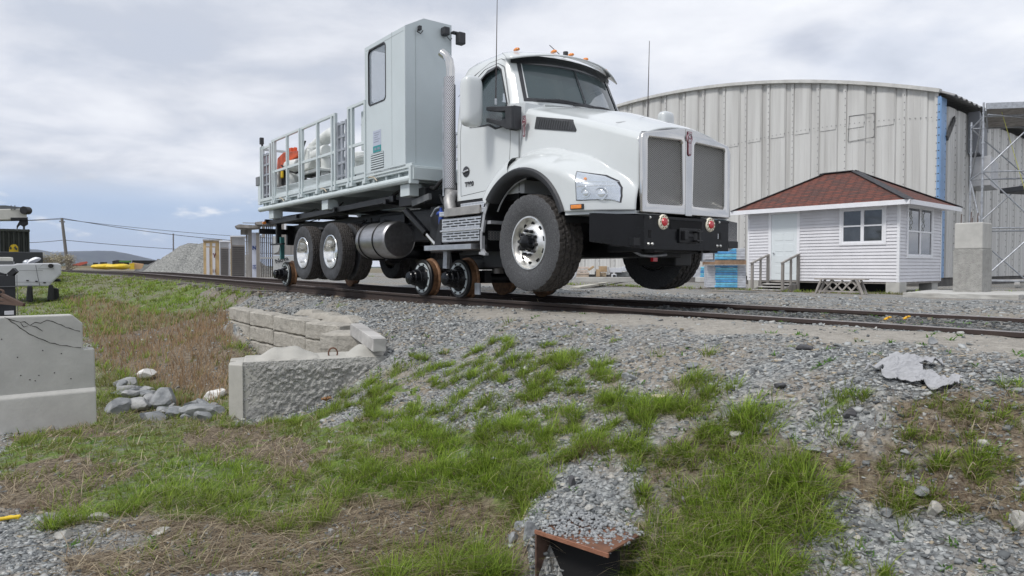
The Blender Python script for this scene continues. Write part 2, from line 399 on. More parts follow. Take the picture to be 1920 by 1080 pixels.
RGT = wpoly([(1500, 800), (1640, 730), (1930, 720), (1940, 1000), (1700, 960), (1500, 900)])
TUFTS = wpoly([(620, 775), (700, 700), (860, 655), (1010, 640), (1150, 690), (1200, 750), (1420, 760), (1460, 830), (1200, 880), (1000, 870), (760, 820)])
BANK = wpoly([(1210, 860), (1330, 800), (1400, 830), (1440, 800), (1530, 900), (1560, 1000), (1500, 1085), (1120, 1090), (1150, 1040), (1230, 960)])
BLOBS = [(830, 1075, .30, .26, 430), (745, 1085, .16, .22, 160), (905, 1085, .15, .20, 160), (120, 985, .13, .19, 170), (250, 955, .2, .15, 200), (310, 930, .18, .14, 140), (500, 900, .3, .15, 260), (390, 945, .22, .15, 200),
         (560, 985, .17, .17, 170), (480, 980, .14, .15, 120), (640, 930, .26, .16, 240), (700, 890, .3, .15, 260), (790, 900, .3, .17, 300), (870, 915, .28, .18, 320), (960, 915, .24, .18, 300), (1010, 900, .16, .17, 180),
         (820, 840, .25, .14, 230), (730, 830, .25, .13, 210), (660, 850, .2, .12, 130), (960, 850, .18, .12, 140), (900, 870, .2, .14, 200),
         (870, 740, .11, .13, 120), (905, 760, .13, .12, 120), (930, 705, .09, .12, 90), (877, 668, .07, .07, 60), (740, 700, .14, .10, 120), (790, 700, .14, .09, 110), (700, 715, .12, .11, 90),
         (1035, 675, .13, .14, 130), (1070, 685, .16, .15, 190), (1110, 695, .12, .11, 100), (1025, 712, .11, .13, 110), (1010, 735, .11, .11, 90), (1130, 705, .09, .09, 60), (1000, 750, .1, .1, 60),
         (1150, 715, .08, .14, 50), (1140, 762, .13, .14, 170), (1200, 765, .12, .10, 110), (1225, 770, .1, .10, 90), (1285, 725, .11, .15, 150), (1320, 750, .12, .14, 160), (1260, 765, .12, .10, 100),
         (1400, 790, .14, .17, 260), (1440, 760, .07, .06, 40), (1585, 750, .08, .07, 80), (1410, 825, .1, .08, 60), (1175, 850, .12, .11, 110), (1115, 825, .12, .12, 120), (1075, 800, .12, .1, 90), (1040, 775, .1, .09, 80), (955, 790, .12, .1, 90), (1010, 830, .1, .08, 50),
         (1330, 1040, .3, .22, 420), (1230, 1075, .22, .22, 260), (1420, 1010, .25, .21, 330), (1500, 930, .16, .22, 300), (1460, 890, .14, .17, 180), (1300, 960, .2, .16, 220), (1380, 930, .18, .17, 200), (1390, 880, .14, .13, 130), (1180, 1085, .16, .18, 160), (1350, 1090, .2, .22, 200), (1450, 1080, .12, .2, 120),
         (1205, 930, .07, .10, 90), (1560, 985, .08, .09, 80), (1490, 1060, .06, .10, 60), (1690, 950, .09, .10, 110), (1770, 870, .07, .11, 80), (1840, 885, .1, .12, 120), (1790, 770, .09, .09, 70), (1580, 880, .06, .08, 50), (1655, 880, .05, .06, 30), (1750, 820, .05, .06, 30), (1590, 1050, .05, .06, 40), (1660, 1075, .05, .07, 50), (1900, 790, .07, .09, 40),
         (1235, 670, .05, .04, 25), (1330, 665, .05, .05, 20), (1150, 640, .05, .05, 25), (950, 610, .06, .04, 25), (600, 570, .09, .05, 40), (640, 575, .08, .05, 30), (770, 600, .07, .04, 25), (1060, 632, .05, .04, 20), (1480, 650, .04, .04, 15), (1560, 770, .05, .05, 25),
         (560, 790, .16, .12, 150), (620, 770, .15, .12, 140), (500, 795, .14, .10, 110), (650, 740, .12, .14, 100), (600, 745, .1, .12, 80), (700, 745, .12, .1, 80), (430, 800, .12, .11, 90), (180, 800, .12, .1, 90), (60, 825, .2, .1, 120), (130, 812, .14, .1, 110)]
BW = []
for (a, b, r, h, n) in BLOBS:
    g = G(a, min(b, 1079)); 
    if b > 1079: g = g * 1.0; g.y -= (b - 1079) * .004
    BW.append((g.x, g.y, r, h, n))
def masks(x, y):
    r = np.hypot(x, y); jx = (fbm(x * 3, y * 3, 3, 21) - .5) * .5; jy = (fbm(x * 3, y * 3, 3, 31) - .5) * .5
    X, Y = x + jx * np.clip(r / 8, .3, 2), y + jy * np.clip(r / 8, .3, 2)
    green = np.zeros(x.shape); dry = np.zeros(x.shape); sand = np.zeros(x.shape)
    n1 = fbm(x * 1.6, y * 1.6, 4, 41); n2 = fbm(x * .5, y * .5, 4, 51)
    k = inpoly(X, Y, LAWN); q = np.where((n1[k] < .42) | ((x[k] < -2.2) & (n1[k] < .52)), .32, .8); green[k] = q; dry[k] = np.where(q < .5, .85, .4)
    k = inpoly(X, Y, GAPP); green[k] = .15; dry[k] = .05
    k = inpoly(X, Y, SLOPE); hi = smst((np.hypot(x[k], y[k]) - 12.5) / 4); green[k] = np.where(n2[k] + n1[k] * .4 > .68, .8, .35) * (.35 + .65 * hi); dry[k] = .95 - .4 * hi
    k = inpoly0(x, y, FRONTP); green[k] = .5; dry[k] = .85
    k = inpoly(X, Y, DITCH); green[k] = .12; dry[k] = 1
    k = inpoly(x, y, DITCH2); green[k] = .65; dry[k] = .6
    k = inpoly(X, Y, DEAD); green[k] = .12; dry[k] = np.where(n1[k] > .38, .95, .4)
    k = inpoly(X, Y, RGT); green[k] = np.maximum(green[k], .12); dry[k] = np.clip((n1[k] - .36) * 6, 0, .85)
    k = inpoly(X, Y, BANK); green[k] = .5; dry[k] = .6
    for (bx, by, rr, h, n) in BW:
        d = np.exp(-((x - bx) ** 2 + (y - by) ** 2) / (rr * .9) ** 2); green = np.maximum(green, d * .8); dry = np.maximum(dry, d * .5)
    s = x * F.x + y * F.y; w = x * LL.x + y * LL.y
    sb = np.exp(-((w - 4.98 - (n1 - .5) * .5) / .42) ** 2) * smst((s + 8.6) / 2.5)
    sand = np.maximum(sand, sb * 1.5)
    sand = np.maximum(sand, ((w > 7.4) & (w < 9)) * np.clip((n1 - .5) * 3, 0, .5))
    # verge below hut and far yard edge
    vg = np.exp(-((w - 21.3 - (n2 - .5) * 1.5) / .9) ** 2); green = np.maximum(green, vg * .35); dry = np.maximum(dry, vg * .7)
    far = smst((r - 60) / 30) ; green = np.maximum(green, far * .5); dry = np.maximum(dry, far * .7)
    lf = (s < -16) & (w < 4.6) & (r > 10); green[lf] = np.maximum(green[lf], .6); dry[lf] = np.maximum(dry[lf], .5)
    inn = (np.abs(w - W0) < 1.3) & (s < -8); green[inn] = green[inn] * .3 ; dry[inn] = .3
    return green, dry, np.clip(sand, 0, 1)

def ground_material():
    m = bpy.data.materials.new('ground'); m.use_nodes = True; nt = m.node_tree; N = nt.nodes; L = nt.links; b = N['Principled BSDF']
    b.inputs['Roughness'].default_value = .95; b.inputs['Specular IOR Level'].default_value = .2
    tc = N.new('ShaderNodeTexCoord'); at = N.new('ShaderNodeAttribute'); at.attribute_name = 'mask'
    sp = N.new('ShaderNodeSeparateColor'); L.new(at.outputs['Color'], sp.inputs[0])
    def noise(sc, det=5, ro=.6):
        n = N.new('ShaderNodeTexNoise'); n.inputs['Scale'].default_value = sc; n.inputs['Detail'].default_value = det; n.inputs['Roughness'].default_value = ro; L.new(tc.outputs['Object'], n.inputs['Vector']); return n.outputs[0]
    def ramp(src, *st):
        r = N.new('ShaderNodeValToRGB'); L.new(src, r.inputs[0]); e = r.color_ramp.elements
        e[0].position = st[0][0]; e[0].color = (*st[0][1], 1); e[1].position = st[-1][0]; e[1].color = (*st[-1][1], 1)
        for p, c in st[1:-1]: q = e.new(p); q.color = (*c, 1)
        return r.outputs[0]
    def mix(f, a, c, bl='MIX'):
        x = N.new('ShaderNodeMixRGB'); x.blend_type = bl
        for i, v in zip((0, 1, 2), (f, a, c)):
            if isinstance(v, (int, float)): x.inputs[i].default_value = v
            elif isinstance(v, tuple): x.inputs[i].default_value = (*v, 1)
            else: L.new(v, x.inputs[i])
        return x.outputs[0]
    def mr(src, a, c):
        x = N.new('ShaderNodeMapRange'); x.interpolation_type = 'SMOOTHSTEP'; L.new(src, x.inputs[0]); x.inputs[1].default_value = a; x.inputs[2].default_value = c; return x.outputs[0]
    def add(a, c, op='ADD'):
        x = N.new('ShaderNodeMath'); x.operation = op
        for i, v in enumerate((a, c)):
            if isinstance(v, (int, float)): x.inputs[i].default_value = v
            else: L.new(v, x.inputs[i])
        return x.outputs[0]
    def voro(sc, feat='F1'):
        v = N.new('ShaderNodeTexVoronoi'); v.inputs['Scale'].default_value = sc; v.feature = feat
        mp = N.new('ShaderNodeMapping'); mp.inputs['Scale'].default_value = (1, 1, .3); mp.inputs['Rotation'].default_value = (0, 0, .6)
        wn = N.new('ShaderNodeTexNoise'); wn.inputs['Scale'].default_value = sc * .6; L.new(tc.outputs['Object'], wn.inputs['Vector'])
        vm = N.new('ShaderNodeVectorMath'); vm.operation = 'MULTIPLY_ADD'; L.new(wn.outputs['Color'], vm.inputs[0]); vm.inputs[1].default_value = (.6 / sc,) * 3; L.new(tc.outputs['Object'], vm.inputs[2])
        L.new(vm.outputs[0], mp.inputs[0]); L.new(mp.outputs[0], v.inputs['Vector']); return v
    v1 = voro(34); v2 = voro(85)
    sepc = N.new('ShaderNodeSeparateColor'); L.new(v1.outputs['Color'], sepc.inputs[0])
    sep2 = N.new('ShaderNodeSeparateColor'); L.new(v2.outputs['Color'], sep2.inputs[0])
    g1 = ramp(sepc.outputs[0], (0, (.11, .115, .12)), (.35, (.21, .225, .23)), (.7, (.31, .325, .325)), (.93, (.44, .44, .42)), (1, (.50, .47, .42)))
    g2 = ramp(sep2.outputs[0], (0, (.13, .135, .14)), (.5, (.26, .27, .27)), (1, (.42, .42, .40)))
    g = mix(mr(noise(5), .4, .6), g1, g2)
    g = mix(mr(v1.outputs['Distance'], .55, 1.0), g, (.05, .05, .048))
    g = mix(mr(noise(1.3, 7), .42, .62), g, mix(.6, g, (.30, .25, .19)))
    sandc = ramp(noise(14, 8, .7), (.3, (.27, .25, .22)), (.7, (.44, .415, .37)))
    sf = mr(add(sp.outputs[1], mix(1, noise(9, 6), (0, 0, 0), 'ADD'), 'MULTIPLY'), .18, .42)
    g = mix(sf, g, sandc)
    soil = ramp(noise(22, 8, .7), (.3, (.06, .046, .034)), (.5, (.19, .155, .115)), (.75, (.38, .33, .25)))
    df = mr(add(sp.outputs[2], noise(7, 6), 'MULTIPLY'), .12, .38)
    g = mix(df, g, soil)
    grs = ramp(noise(30, 8, .7), (.3, (.06, .10, .02)), (.55, (.15, .225, .05)), (.75, (.28, .29, .12)))
    gf = mr(add(sp.outputs[0], noise(11, 6), 'MULTIPLY'), .22, .45)
    g = mix(gf, g, grs)
    L.new(g, b.inputs['Base Color'])
    bp = N.new('ShaderNodeBump'); bp.inputs['Strength'].default_value = .9; bp.inputs['Distance'].default_value = .02; bp.invert = True
    hh = add(add(v1.outputs['Distance'], add(v2.outputs['Distance'], .4, 'MULTIPLY')), add(noise(60, 6), .5, 'MULTIPLY'))
    L.new(hh, bp.inputs['Height']); L.new(bp.outputs[0], b.inputs['Normal'])
    return m

def make_ground():
    th = np.concatenate([np.linspace(-180, -46, 36)[:-1], np.linspace(-46, 46, 420), np.linspace(46, 180, 36)[1:]])
    rr = np.concatenate([[.3, .8, 1.4, 1.9], np.geomspace(2.3, 30, 250), np.geomspace(31, 120, 60), np.geomspace(130, 6000, 26)])
    T, Q = np.meshgrid(np.radians(th), rr, indexing='ij'); x = Q * np.sin(T); y = Q * np.cos(T); z = TZ(x, y)
    nt_, nr = x.shape; v = np.stack([x, y, z], -1).reshape(-1, 3)
    i = np.arange(nt_ - 1)[:, None] * nr + np.arange(nr - 1)[None]
    f = np.stack([i, i + nr, i + nr + 1, i + 1], -1).reshape(-1, 4)[:, ::-1]
    me = bpy.data.meshes.new('ground'); me.from_pydata(v.tolist(), [], f.tolist())
    g, d, s = masks(x.ravel(), y.ravel())
    a = me.attributes.new('mask', 'FLOAT_COLOR', 'POINT'); a.data.foreach_set('color', np.stack([g, s, d, np.ones_like(g)], -1).ravel().astype(np.float32))
    me.polygons.foreach_set('use_smooth', [True] * len(me.polygons))
    o = bpy.data.objects.new('ground', me); C.objects.link(o); me.materials.append(ground_material()); tag(o, kind='structure')
make_ground()

def npmesh(name, v, f4, f3, col, m):
    me = bpy.data.meshes.new(name); nv = len(v); n4 = len(f4); n3 = len(f3)
    me.vertices.add(nv); me.vertices.foreach_set('co', v.astype(np.float32).ravel())
    li = np.concatenate([f4.ravel(), f3.ravel()]).astype(np.int32); me.loops.add(len(li)); me.loops.foreach_set('vertex_index', li)
    ls = np.concatenate([np.arange(n4) * 4, n4 * 4 + np.arange(n3) * 3]).astype(np.int32); me.polygons.add(n4 + n3); me.polygons.foreach_set('loop_start', ls)
    me.update(calc_edges=True)
    if col is not None:
        a = me.attributes.new('col', 'FLOAT_COLOR', 'POINT'); a.data.foreach_set('color', np.concatenate([col, np.ones((nv, 1))], 1).astype(np.float32).ravel())
    o = bpy.data.objects.new(name, me); C.objects.link(o); me.materials.append(m); return o
def attr_mat(name, rough, transl=0., bump=0.):
    m = bpy.data.materials.new(name); m.use_nodes = True; nt = m.node_tree; N = nt.nodes; L = nt.links; b = N['Principled BSDF']
    at = N.new('ShaderNodeAttribute'); at.attribute_name = 'col'; L.new(at.outputs['Color'], b.inputs['Base Color']); b.inputs['Roughness'].default_value = rough; b.inputs['Specular IOR Level'].default_value = .3
    if bump:
        tc = N.new('ShaderNodeTexCoord'); n = N.new('ShaderNodeTexNoise'); n.inputs['Scale'].default_value = 90; n.inputs['Detail'].default_value = 4; L.new(tc.outputs['Object'], n.inputs['Vector'])
        bp = N.new('ShaderNodeBump'); bp.inputs['Strength'].default_value = bump; bp.inputs['Distance'].default_value = .004; L.new(n.outputs[0], bp.inputs['Height']); L.new(bp.outputs[0], b.inputs['Normal'])
    if transl:
        t = N.new('ShaderNodeBsdfTranslucent'); L.new(at.outputs['Color'], t.inputs[0]); mx = N.new('ShaderNodeMixShader'); mx.inputs[0].default_value = transl
        L.new(b.outputs[0], mx.inputs[1]); L.new(t.outputs[0], mx.inputs[2]); L.new(mx.outputs[0], N['Material Output'].inputs[0])
    return m
GRASSM = attr_mat('grass_blades', .5, .5); STONEM = attr_mat('stones', .85, 0, .5)

def blades(name, root, az, lean, h, wd, c0, c1, bend, kind_label):
    n = len(root); ts = np.array([0, .38, .72, 1.0]); d = np.stack([np.cos(az), np.sin(az), np.zeros(n)], 1); sd_ = np.stack([-np.sin(az + .4), np.cos(az + .4), np.zeros(n)], 1)
    V = []; Cc = []
    for t in ts:
        out = h * (lean * t + bend * t * t); up = h * (t - .42 * (lean + bend) * t * t)
        p = root + d * out[:, None] + np.array([0, 0, 1.]) * up[:, None]; wt = wd * (1 - t ** 1.6) if t < 1 else 0
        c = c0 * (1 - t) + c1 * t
        if t < 1: V += [p - sd_ * (wt / 2)[:, None], p + sd_ * (wt / 2)[:, None]]; Cc += [c, c]
        else: V.append(p); Cc.append(c)
    v = np.stack(V, 1).reshape(-1, 3); c = np.stack(Cc, 1).reshape(-1, 3); o = (np.arange(n) * 7)[:, None]
    f4 = np.concatenate([o + np.array([0, 1, 3, 2]), o + np.array([2, 3, 5, 4])]); f3 = o + np.array([4, 5, 6])
    ob = npmesh(name, v, f4, f3, c, GRASSM); tag(ob, kind_label, name.replace('_', ' '), kind='stuff'); return ob
CULV = P(1072, 1030, z=-1.33)
def offculv(x, y): return np.hypot(x - PIT.x, y - PIT.y + .14) > .20
BLK = []  # filled with footprints (x0,y0,x1,y1,halfwidth) later if needed
def veg():
    R_, A_, Ln, H_, W_, C0, C1, B_ = [], [], [], [], [], [], [], []
    def put(x, y, az, lean, h, w, c0, c1, b):
        k = offculv(x, y); x, y, az, lean, h, w, c0, c1, b = (q[k] for q in (x, y, az, lean, h, w, c0, c1, b))
        z = TZ(x, y) - .006; R_.append(np.stack([x, y, z], 1)); A_.append(az); Ln.append(lean); H_.append(h); W_.append(w); C0.append(c0); C1.append(c1); B_.append(b)
    def green(n, v=.0):
        t = rng.random((n, 1)); base = np.array([.17, .30, .03]) * (1 - t) + np.array([.42, .56, .08]) * t
        base = base * (1 - v) + np.array([.30, .28, .11]) * v
        return base * (.8 + .5 * rng.random((n, 1)))
    def scatter(n, rmin, rmax, th0, th1):
        th = np.radians(rng.uniform(th0, th1, n)); rr = np.exp(rng.uniform(math.log(rmin), math.log(rmax), n)); return rr * np.sin(th), rr * np.cos(th), rr
    xs_, ys_, r_ = scatter(5000, 3, 9, -20, 25); kk = inpoly(xs_, ys_, TUFTS); ex = [(a, b, .045 + .07 * random.random(), .08 + .07 * random.random(), int(40 + 80 * random.random())) for a, b in list(zip(xs_[kk], ys_[kk]))[:135]]
    xs_, ys_, r_ = scatter(5000, 2.6, 5, 12, 38); kk = inpoly(xs_, ys_, RGT); ex += [(a, b, .03 + .04 * random.random(), .04 + .05 * random.random(), int(15 + 30 * random.random())) for a, b in list(zip(xs_[kk], ys_[kk]))[:45]]
    # broad leaved weeds
    xs_, ys_, r_ = scatter(260, 2.7, 8, -34, 37)
    for a_, b_ in zip(xs_, ys_):
        n = 9; a = rng.random(n) * 6.283; c = np.array([.13, .26, .05]) * (.7 + .6 * rng.random((n, 1))); put(a_ + rng.normal(0, .012, n), b_ + rng.normal(0, .012, n), a, .5 + .8 * rng.random(n), .025 + .03 * rng.random(n), .008 + .006 * rng.random(n), c, c, .3 * rng.random(n))
    # explicit tufts
    for (bx, by, r, h, n) in BW + ex:
        h *= .86; n = int(n * 1.8); k = max(2, int(n / 42)); cx = bx + rng.normal(0, r * .5, k); cy = by + rng.normal(0, r * .42, k); id_ = rng.integers(0, k, n)
        a = rng.random(n) * 6.283; q = rng.random(n) ** .7 * min(.05, r * .35); x = cx[id_] + np.cos(a) * q; y = cy[id_] + np.sin(a) * q
        hk = h * (.6 + .55 * rng.random(k))[id_] * (.45 + .65 * rng.random(n)); c = green(n, .12 * rng.random()) * (.65 + .6 * rng.random(k))[id_][:, None]; st = np.array([.20, .19, .09]) * np.ones((n, 1))
        put(x, y, a + rng.normal(0, .5, n), .05 + .75 * rng.random(n) ** 1.3, hk * 1.15, .0030 + .0032 * rng.random(n), c * .36 + st * .12, c * 1.12, .1 + .75 * rng.random(n) ** 1.5)  # roots: thatch brown, plus the shade between tufts painted in
        nd = n // 3; a = rng.random(nd) * 6.283; x = bx + rng.normal(0, r * .55, nd); y = by + rng.normal(0, r * .45, nd)
        tcol = np.array([.46, .38, .24]) * (.6 + .7 * rng.random((nd, 1)))
        put(x, y, a, .7 + .8 * rng.random(nd), h * (.35 + .5 * rng.random(nd)), .002 + .002 * rng.random(nd), tcol, tcol, .5 + .5 * rng.random(nd))
    # carpet: mini tufts
    x, y, r = scatter(60000, 2.6, 60, -40, 40); g, d, s = masks(x, y); k = rng.random(len(x)) < g * np.where(r > 9, .9, .48); x, y, r, g = x[k], y[k], r[k], g[k]
    m = 9; n = len(x) * m; xr = np.repeat(x, m); yr = np.repeat(y, m); rr = np.repeat(r, m); sp = .022 + .004 * rr; a = rng.random(n) * 6.283
    x2 = xr + np.cos(a) * sp * rng.random(n); y2 = yr + np.sin(a) * sp * rng.random(n); gn = np.repeat(fbm(x * 1.3, y * 1.3, 3, 77), m)
    c = green(n) * 1.0; yl = np.clip((.62 - gn) * 2.2, 0, .8)[:, None]; c = c * (1 - yl) + np.array([.27, .25, .09]) * yl
    h = (.04 + .065 * rng.random(n)) * np.where(rr > 9, 1.5, 1.) * (.7 + .8 * gn)
    put(x2, y2, a, .2 + .6 * rng.random(n), h, (.0022 + .0007 * rr) * (.7 + .6 * rng.random(n)), c * .45, c * np.repeat(.65 + .7 * rng.random(len(x)), m)[:, None], .3 * rng.random(n))  # root colour dimmed to paint the shade low in the carpet
    arr = [np.concatenate(q) for q in (R_, A_, Ln, H_, W_, C0, C1, B_)]
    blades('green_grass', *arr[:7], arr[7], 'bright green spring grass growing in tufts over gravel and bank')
    R_.clear(); A_.clear(); Ln.clear(); H_.clear(); W_.clear(); C0.clear(); C1.clear(); B_.clear()
    # dry: lying straw + standing stubble
    x, y, r = scatter(150000, 2.5, 40, -40, 40); g, d, s = masks(x, y); k = (rng.random(len(x)) < np.clip(d - .25, 0, 1) * 1.1); x, y, r = x[k], y[k], r[k]
    n = len(x); dd = inpoly(x, y, DITCH); sl = inpoly(x, y, SLOPE) & (r < 17); up = dd | (sl & (rng.random(n) < .7)) | (rng.random(n) < .12); dd = dd | (sl & up); a = rng.random(n) * 6.283
    de = inpoly(x, y, DEAD); a = np.where(de & (rng.random(n) < .6), rng.normal(.2, .5, n) + np.pi * (rng.random(n) < .5), a)
    t = rng.random((n, 1)); c = np.array([.66, .57, .41]) * (1 - t) + np.array([.22, .16, .11]) * t; c = c * (.55 + .7 * rng.random((n, 1))); c[dd] = np.array([.36, .25, .15]) * (.6 + .8 * rng.random((dd.sum(), 1)))
    lean = np.where(up, .1 + .4 * rng.random(n), 1.5 + .6 * rng.random(n)); h = np.where(dd, .10 + .24 * rng.random(n) ** 1.5, np.where(up, .05 + .09 * rng.random(n), .05 + .13 * rng.random(n)))
    put(x, y, a, lean, h, (.0022 + .0007 * r) * (.7 + .7 * rng.random(n)), c, c, np.where(up, .3 * rng.random(n), .12 * rng.random(n)))
    # brown dead weeds clumps
    for (a_, b_, rr_, h_, n_) in [(1100, 850, .10, .14, 160), (1330, 810, .10, .12, 90), (1340, 850, .1, .1, 90), (1780, 930, .14, .11, 200), (1560, 850, .1, .07, 60), (1700, 800, .2, .08, 160), (60, 960, .12, .13, 120), (1860, 900, .15, .08, 80), (1700, 870, .18, .07, 140), (1830, 800, .2, .08, 160), (300, 860, .1, .08, 50), (620, 720, .1, .1, 50)]:
        g = G(a_, b_); a = rng.random(n_) * 6.283; c = np.array([.23, .16, .11]) * (.5 + .9 * rng.random((n_, 1)))
        put(g.x + rng.normal(0, rr_ * .5, n_), g.y + rng.normal(0, rr_ * .5, n_), a, .2 + .9 * rng.random(n_), h_ * (.4 + .7 * rng.random(n_)), .0018 + .0016 * rng.random(n_), c, c * 1.15, .2 + .5 * rng.random(n_))
    arr = [np.concatenate(q) for q in (R_, A_, Ln, H_, W_, C0, C1, B_)]
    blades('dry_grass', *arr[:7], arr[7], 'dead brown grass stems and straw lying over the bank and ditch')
veg()

def gravel():
    n = 330000; th = np.radians(rng.uniform(-39, 39, n)); r = np.exp(rng.uniform(math.log(2.5), math.log(17), n)); x = r * np.sin(th); y = r * np.cos(th)
    g, d, s = masks(x, y); dens = np.clip(1.05 - g * 1.0 - d * .8, .02, 1) * np.clip(1.5 - 1.1 * fbm(x * .9 + 7, y * .9, 5, 99) / .5, .25, 1) * (1 - .97 * np.clip(s * 1.2, 0, 1)) * (.55 + .9 * fbm(x * 1.2, y * 1.2, 3, 88)); k = (rng.random(n) < dens) & offculv(x, y)
    sx = x * F.x + y * F.y; w = x * LL.x + y * LL.y; k &= ~((w > 7.6) & (rng.random(n) < .8)); k &= ~(np.abs(w - 5.5) < .055) & ~(np.abs(w - 6.96) < .055)
    x, y, r = x[k], y[k], r[k]; n = len(x); z = TZ(x, y)
    base = np.array([[a, b, c] for a in (-1, 1) for b in (-1, 1) for c in (-1, 1)], float); big = rng.random(n) ** 6
    size = (.0038 + .00068 * r) * (.55 + .9 * rng.random(n)) * (1 + 1.5 * big)
    v = base[None] * (1 + rng.uniform(-.45, .3, (n, 8, 3))); v = v * np.stack([np.ones(n), .55 + .4 * rng.random(n), .20 + .30 * rng.random(n)], 1)[:, None] * size[:, None, None]
    yaw = rng.random(n) * 6.283; tl = rng.normal(0, .35, n); cy, sy, ct, st = np.cos(yaw), np.sin(yaw), np.cos(tl), np.sin(tl)
    v1 = np.stack([v[..., 0] * ct[:, None] - v[..., 2] * st[:, None], v[..., 1], v[..., 0] * st[:, None] + v[..., 2] * ct[:, None]], -1)
    v2 = np.stack([v1[..., 0] * cy[:, None] - v1[..., 1] * sy[:, None], v1[..., 0] * sy[:, None] + v1[..., 1] * cy[:, None], v1[..., 2]], -1)
    v2 += np.stack([x, y, z + size * .12], 1)[:, None]
    t = rng.random((n, 1)); t = t ** 1.3; c = np.array([.10, .108, .113]) * (1 - t) + np.array([.44, .455, .45]) * t; tanm = rng.random(n) < .06; c[tanm] = np.array([.36, .31, .23]) * (.6 + .6 * rng.random((tanm.sum(), 1))); lt = rng.random(n) < .035; c[lt] = np.array([.46, .46, .44])
    inn = (np.abs(x * LL.x + y * LL.y - W0) < .8); c[inn] *= .45  # truck's contact shadow painted into the stones between the rails
    f = np.array([(0, 1, 3, 2), (4, 6, 7, 5), (0, 4, 5, 1), (2, 3, 7, 6), (0, 2, 6, 4), (1, 5, 7, 3)]); f4 = (np.arange(n) * 8)[:, None, None] + f
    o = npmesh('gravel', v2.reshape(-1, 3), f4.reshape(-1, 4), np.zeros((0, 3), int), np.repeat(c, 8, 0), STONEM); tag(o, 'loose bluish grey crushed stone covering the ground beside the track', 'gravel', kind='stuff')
gravel()
# ================================================================ TRUCK (local: x forward, y left/far, z up from rail head)
tr = empty('rail_truck', sw2(S0, W0, Z0), math.atan2(F.y, F.x), 'white road-rail truck with booth and caged flatbed, raised on rail wheels', 'truck')
def hw(z):   # cab half width
    return float(np.interp(z, [1.2, 2.25, 2.4, 3.0, 3.14, 3.24, 3.30, 3.33], [1.02, 1.02, 1.01, .93, .88, .76, .50, .05]))
def cabfront(z): return float(np.interp(z, [1.2, 2.44, 2.46, 3.08, 3.2, 3.28, 3.33], [-.42, -.42, -.60, -.84, -.92, -1.05, -1.3]))
def cabbulge(z): return float(np.interp(z, [1.2, 2.44, 2.46, 3.08, 3.2, 3.33], [.0, .0, .30, .26, .22, .05]))
def cabrear(z): return float(np.interp(z, [1.2, 2.95, 3.15, 3.28, 3.33], [-1.87, -1.87, -1.83, -1.72, -1.5]))
CZ = [1.34, 1.5, 1.8, 2.1, 2.25, 2.4, 2.44, 2.46, 2.6, 2.8, 2.95, 3.04, 3.10, 3.15, 3.19, 3.23, 3.26, 3.29, 3.31, 3.33]
def cabring(z, off=0):
    h = hw(z) - off; xf = cabfront(z) - off; bg = cabbulge(z); xr = cabrear(z) + off; rc = min(.10, h * .4)
    pts_ = []
    for i in range(13):                                   # front edge from -y to +y
        y = -h + rc * .8 + (2 * h - 1.6 * rc) * i / 12; pts_.append((xf + bg * (1 - (y / h) ** 2) - 0.0, y))
    for y, x in ((h - .02, xf - rc * .45), (h, xf - rc)): pts_.append((x, y))
    for i in range(1, 7): pts_.append((xf - rc + (xr + rc - xf + rc) * i / 7, h))
    pts_ += [(xr + rc, h), (xr + rc * .3, h - rc * .3), (xr, h - rc)]
    for i in range(1, 6): pts_.append((xr, (h - rc) * (1 - 2 * i / 6)))
    pts_ += [(xr, -h + rc), (xr + rc * .3, -h + rc * .3), (xr + rc, -h)]
    for i in range(1, 7): pts_.append((xr + rc + (xf - rc - xr - rc) * i / 7, -h))
    pts_ += [(xf - rc, -h), (xf - rc * .45, -h + .02)]
    return [(x, y, z) for x, y in pts_]
def loft(mb, rings, cap=True):
    n = len(rings[0]); o = len(mb.v)
    for r in rings: mb.v += [tuple(p) for p in r]
    for k in range(len(rings) - 1):
        for i in range(n): mb.f.append((o + k * n + i, o + k * n + (i + 1) % n, o + (k + 1) * n + (i + 1) % n, o + (k + 1) * n + i))
    if cap: mb.f.append(tuple(o + i for i in range(n))[::-1]); mb.f.append(tuple(o + (len(rings) - 1) * n + i for i in range(n)))
    return mb
cab = loft(MB(), [cabring(z) for z in CZ]).build('cab', WHITE, tr, smooth=28)
inner = loft(MB(), [cabring(z, .05) for z in [1.45, 1.8, 2.25, 2.4, 2.44, 2.46, 2.8, 3.04, 3.12, 3.2, 3.24]]).build('cut', mat('cab_trim', (.05, .055, .06), .8), tr)
WIN = [(-1.47, 2.30), (-1.47, 2.62), (-1.38, 2.86), (-1.18, 2.98), (-.98, 2.985), (-.90, 2.93), (-.70, 2.46), (-.68, 2.24), (-.72, 2.20), (-.92, 2.20), (-1.06, 2.27)]
cw = MB().prism(WIN, 'y', -1.5, 1.5).build('cut', PLAST, tr)
WSH = [(-.80, 2.50), (.80, 2.50), (.74, 3.08), (-.74, 3.08)]
cs = MB().prism(WSH, 'x', -.95, .4).build('cut', PLAST, tr)
rw_ = MB().prism([(-.5, 2.55), (.5, 2.55), (.5, 2.95), (-.5, 2.95)], 'x', -2.2, -1.7).build('cut', PLAST, tr)
bpy.context.view_layer.update()
boolean(cab, [inner, cw, cs, rw_])
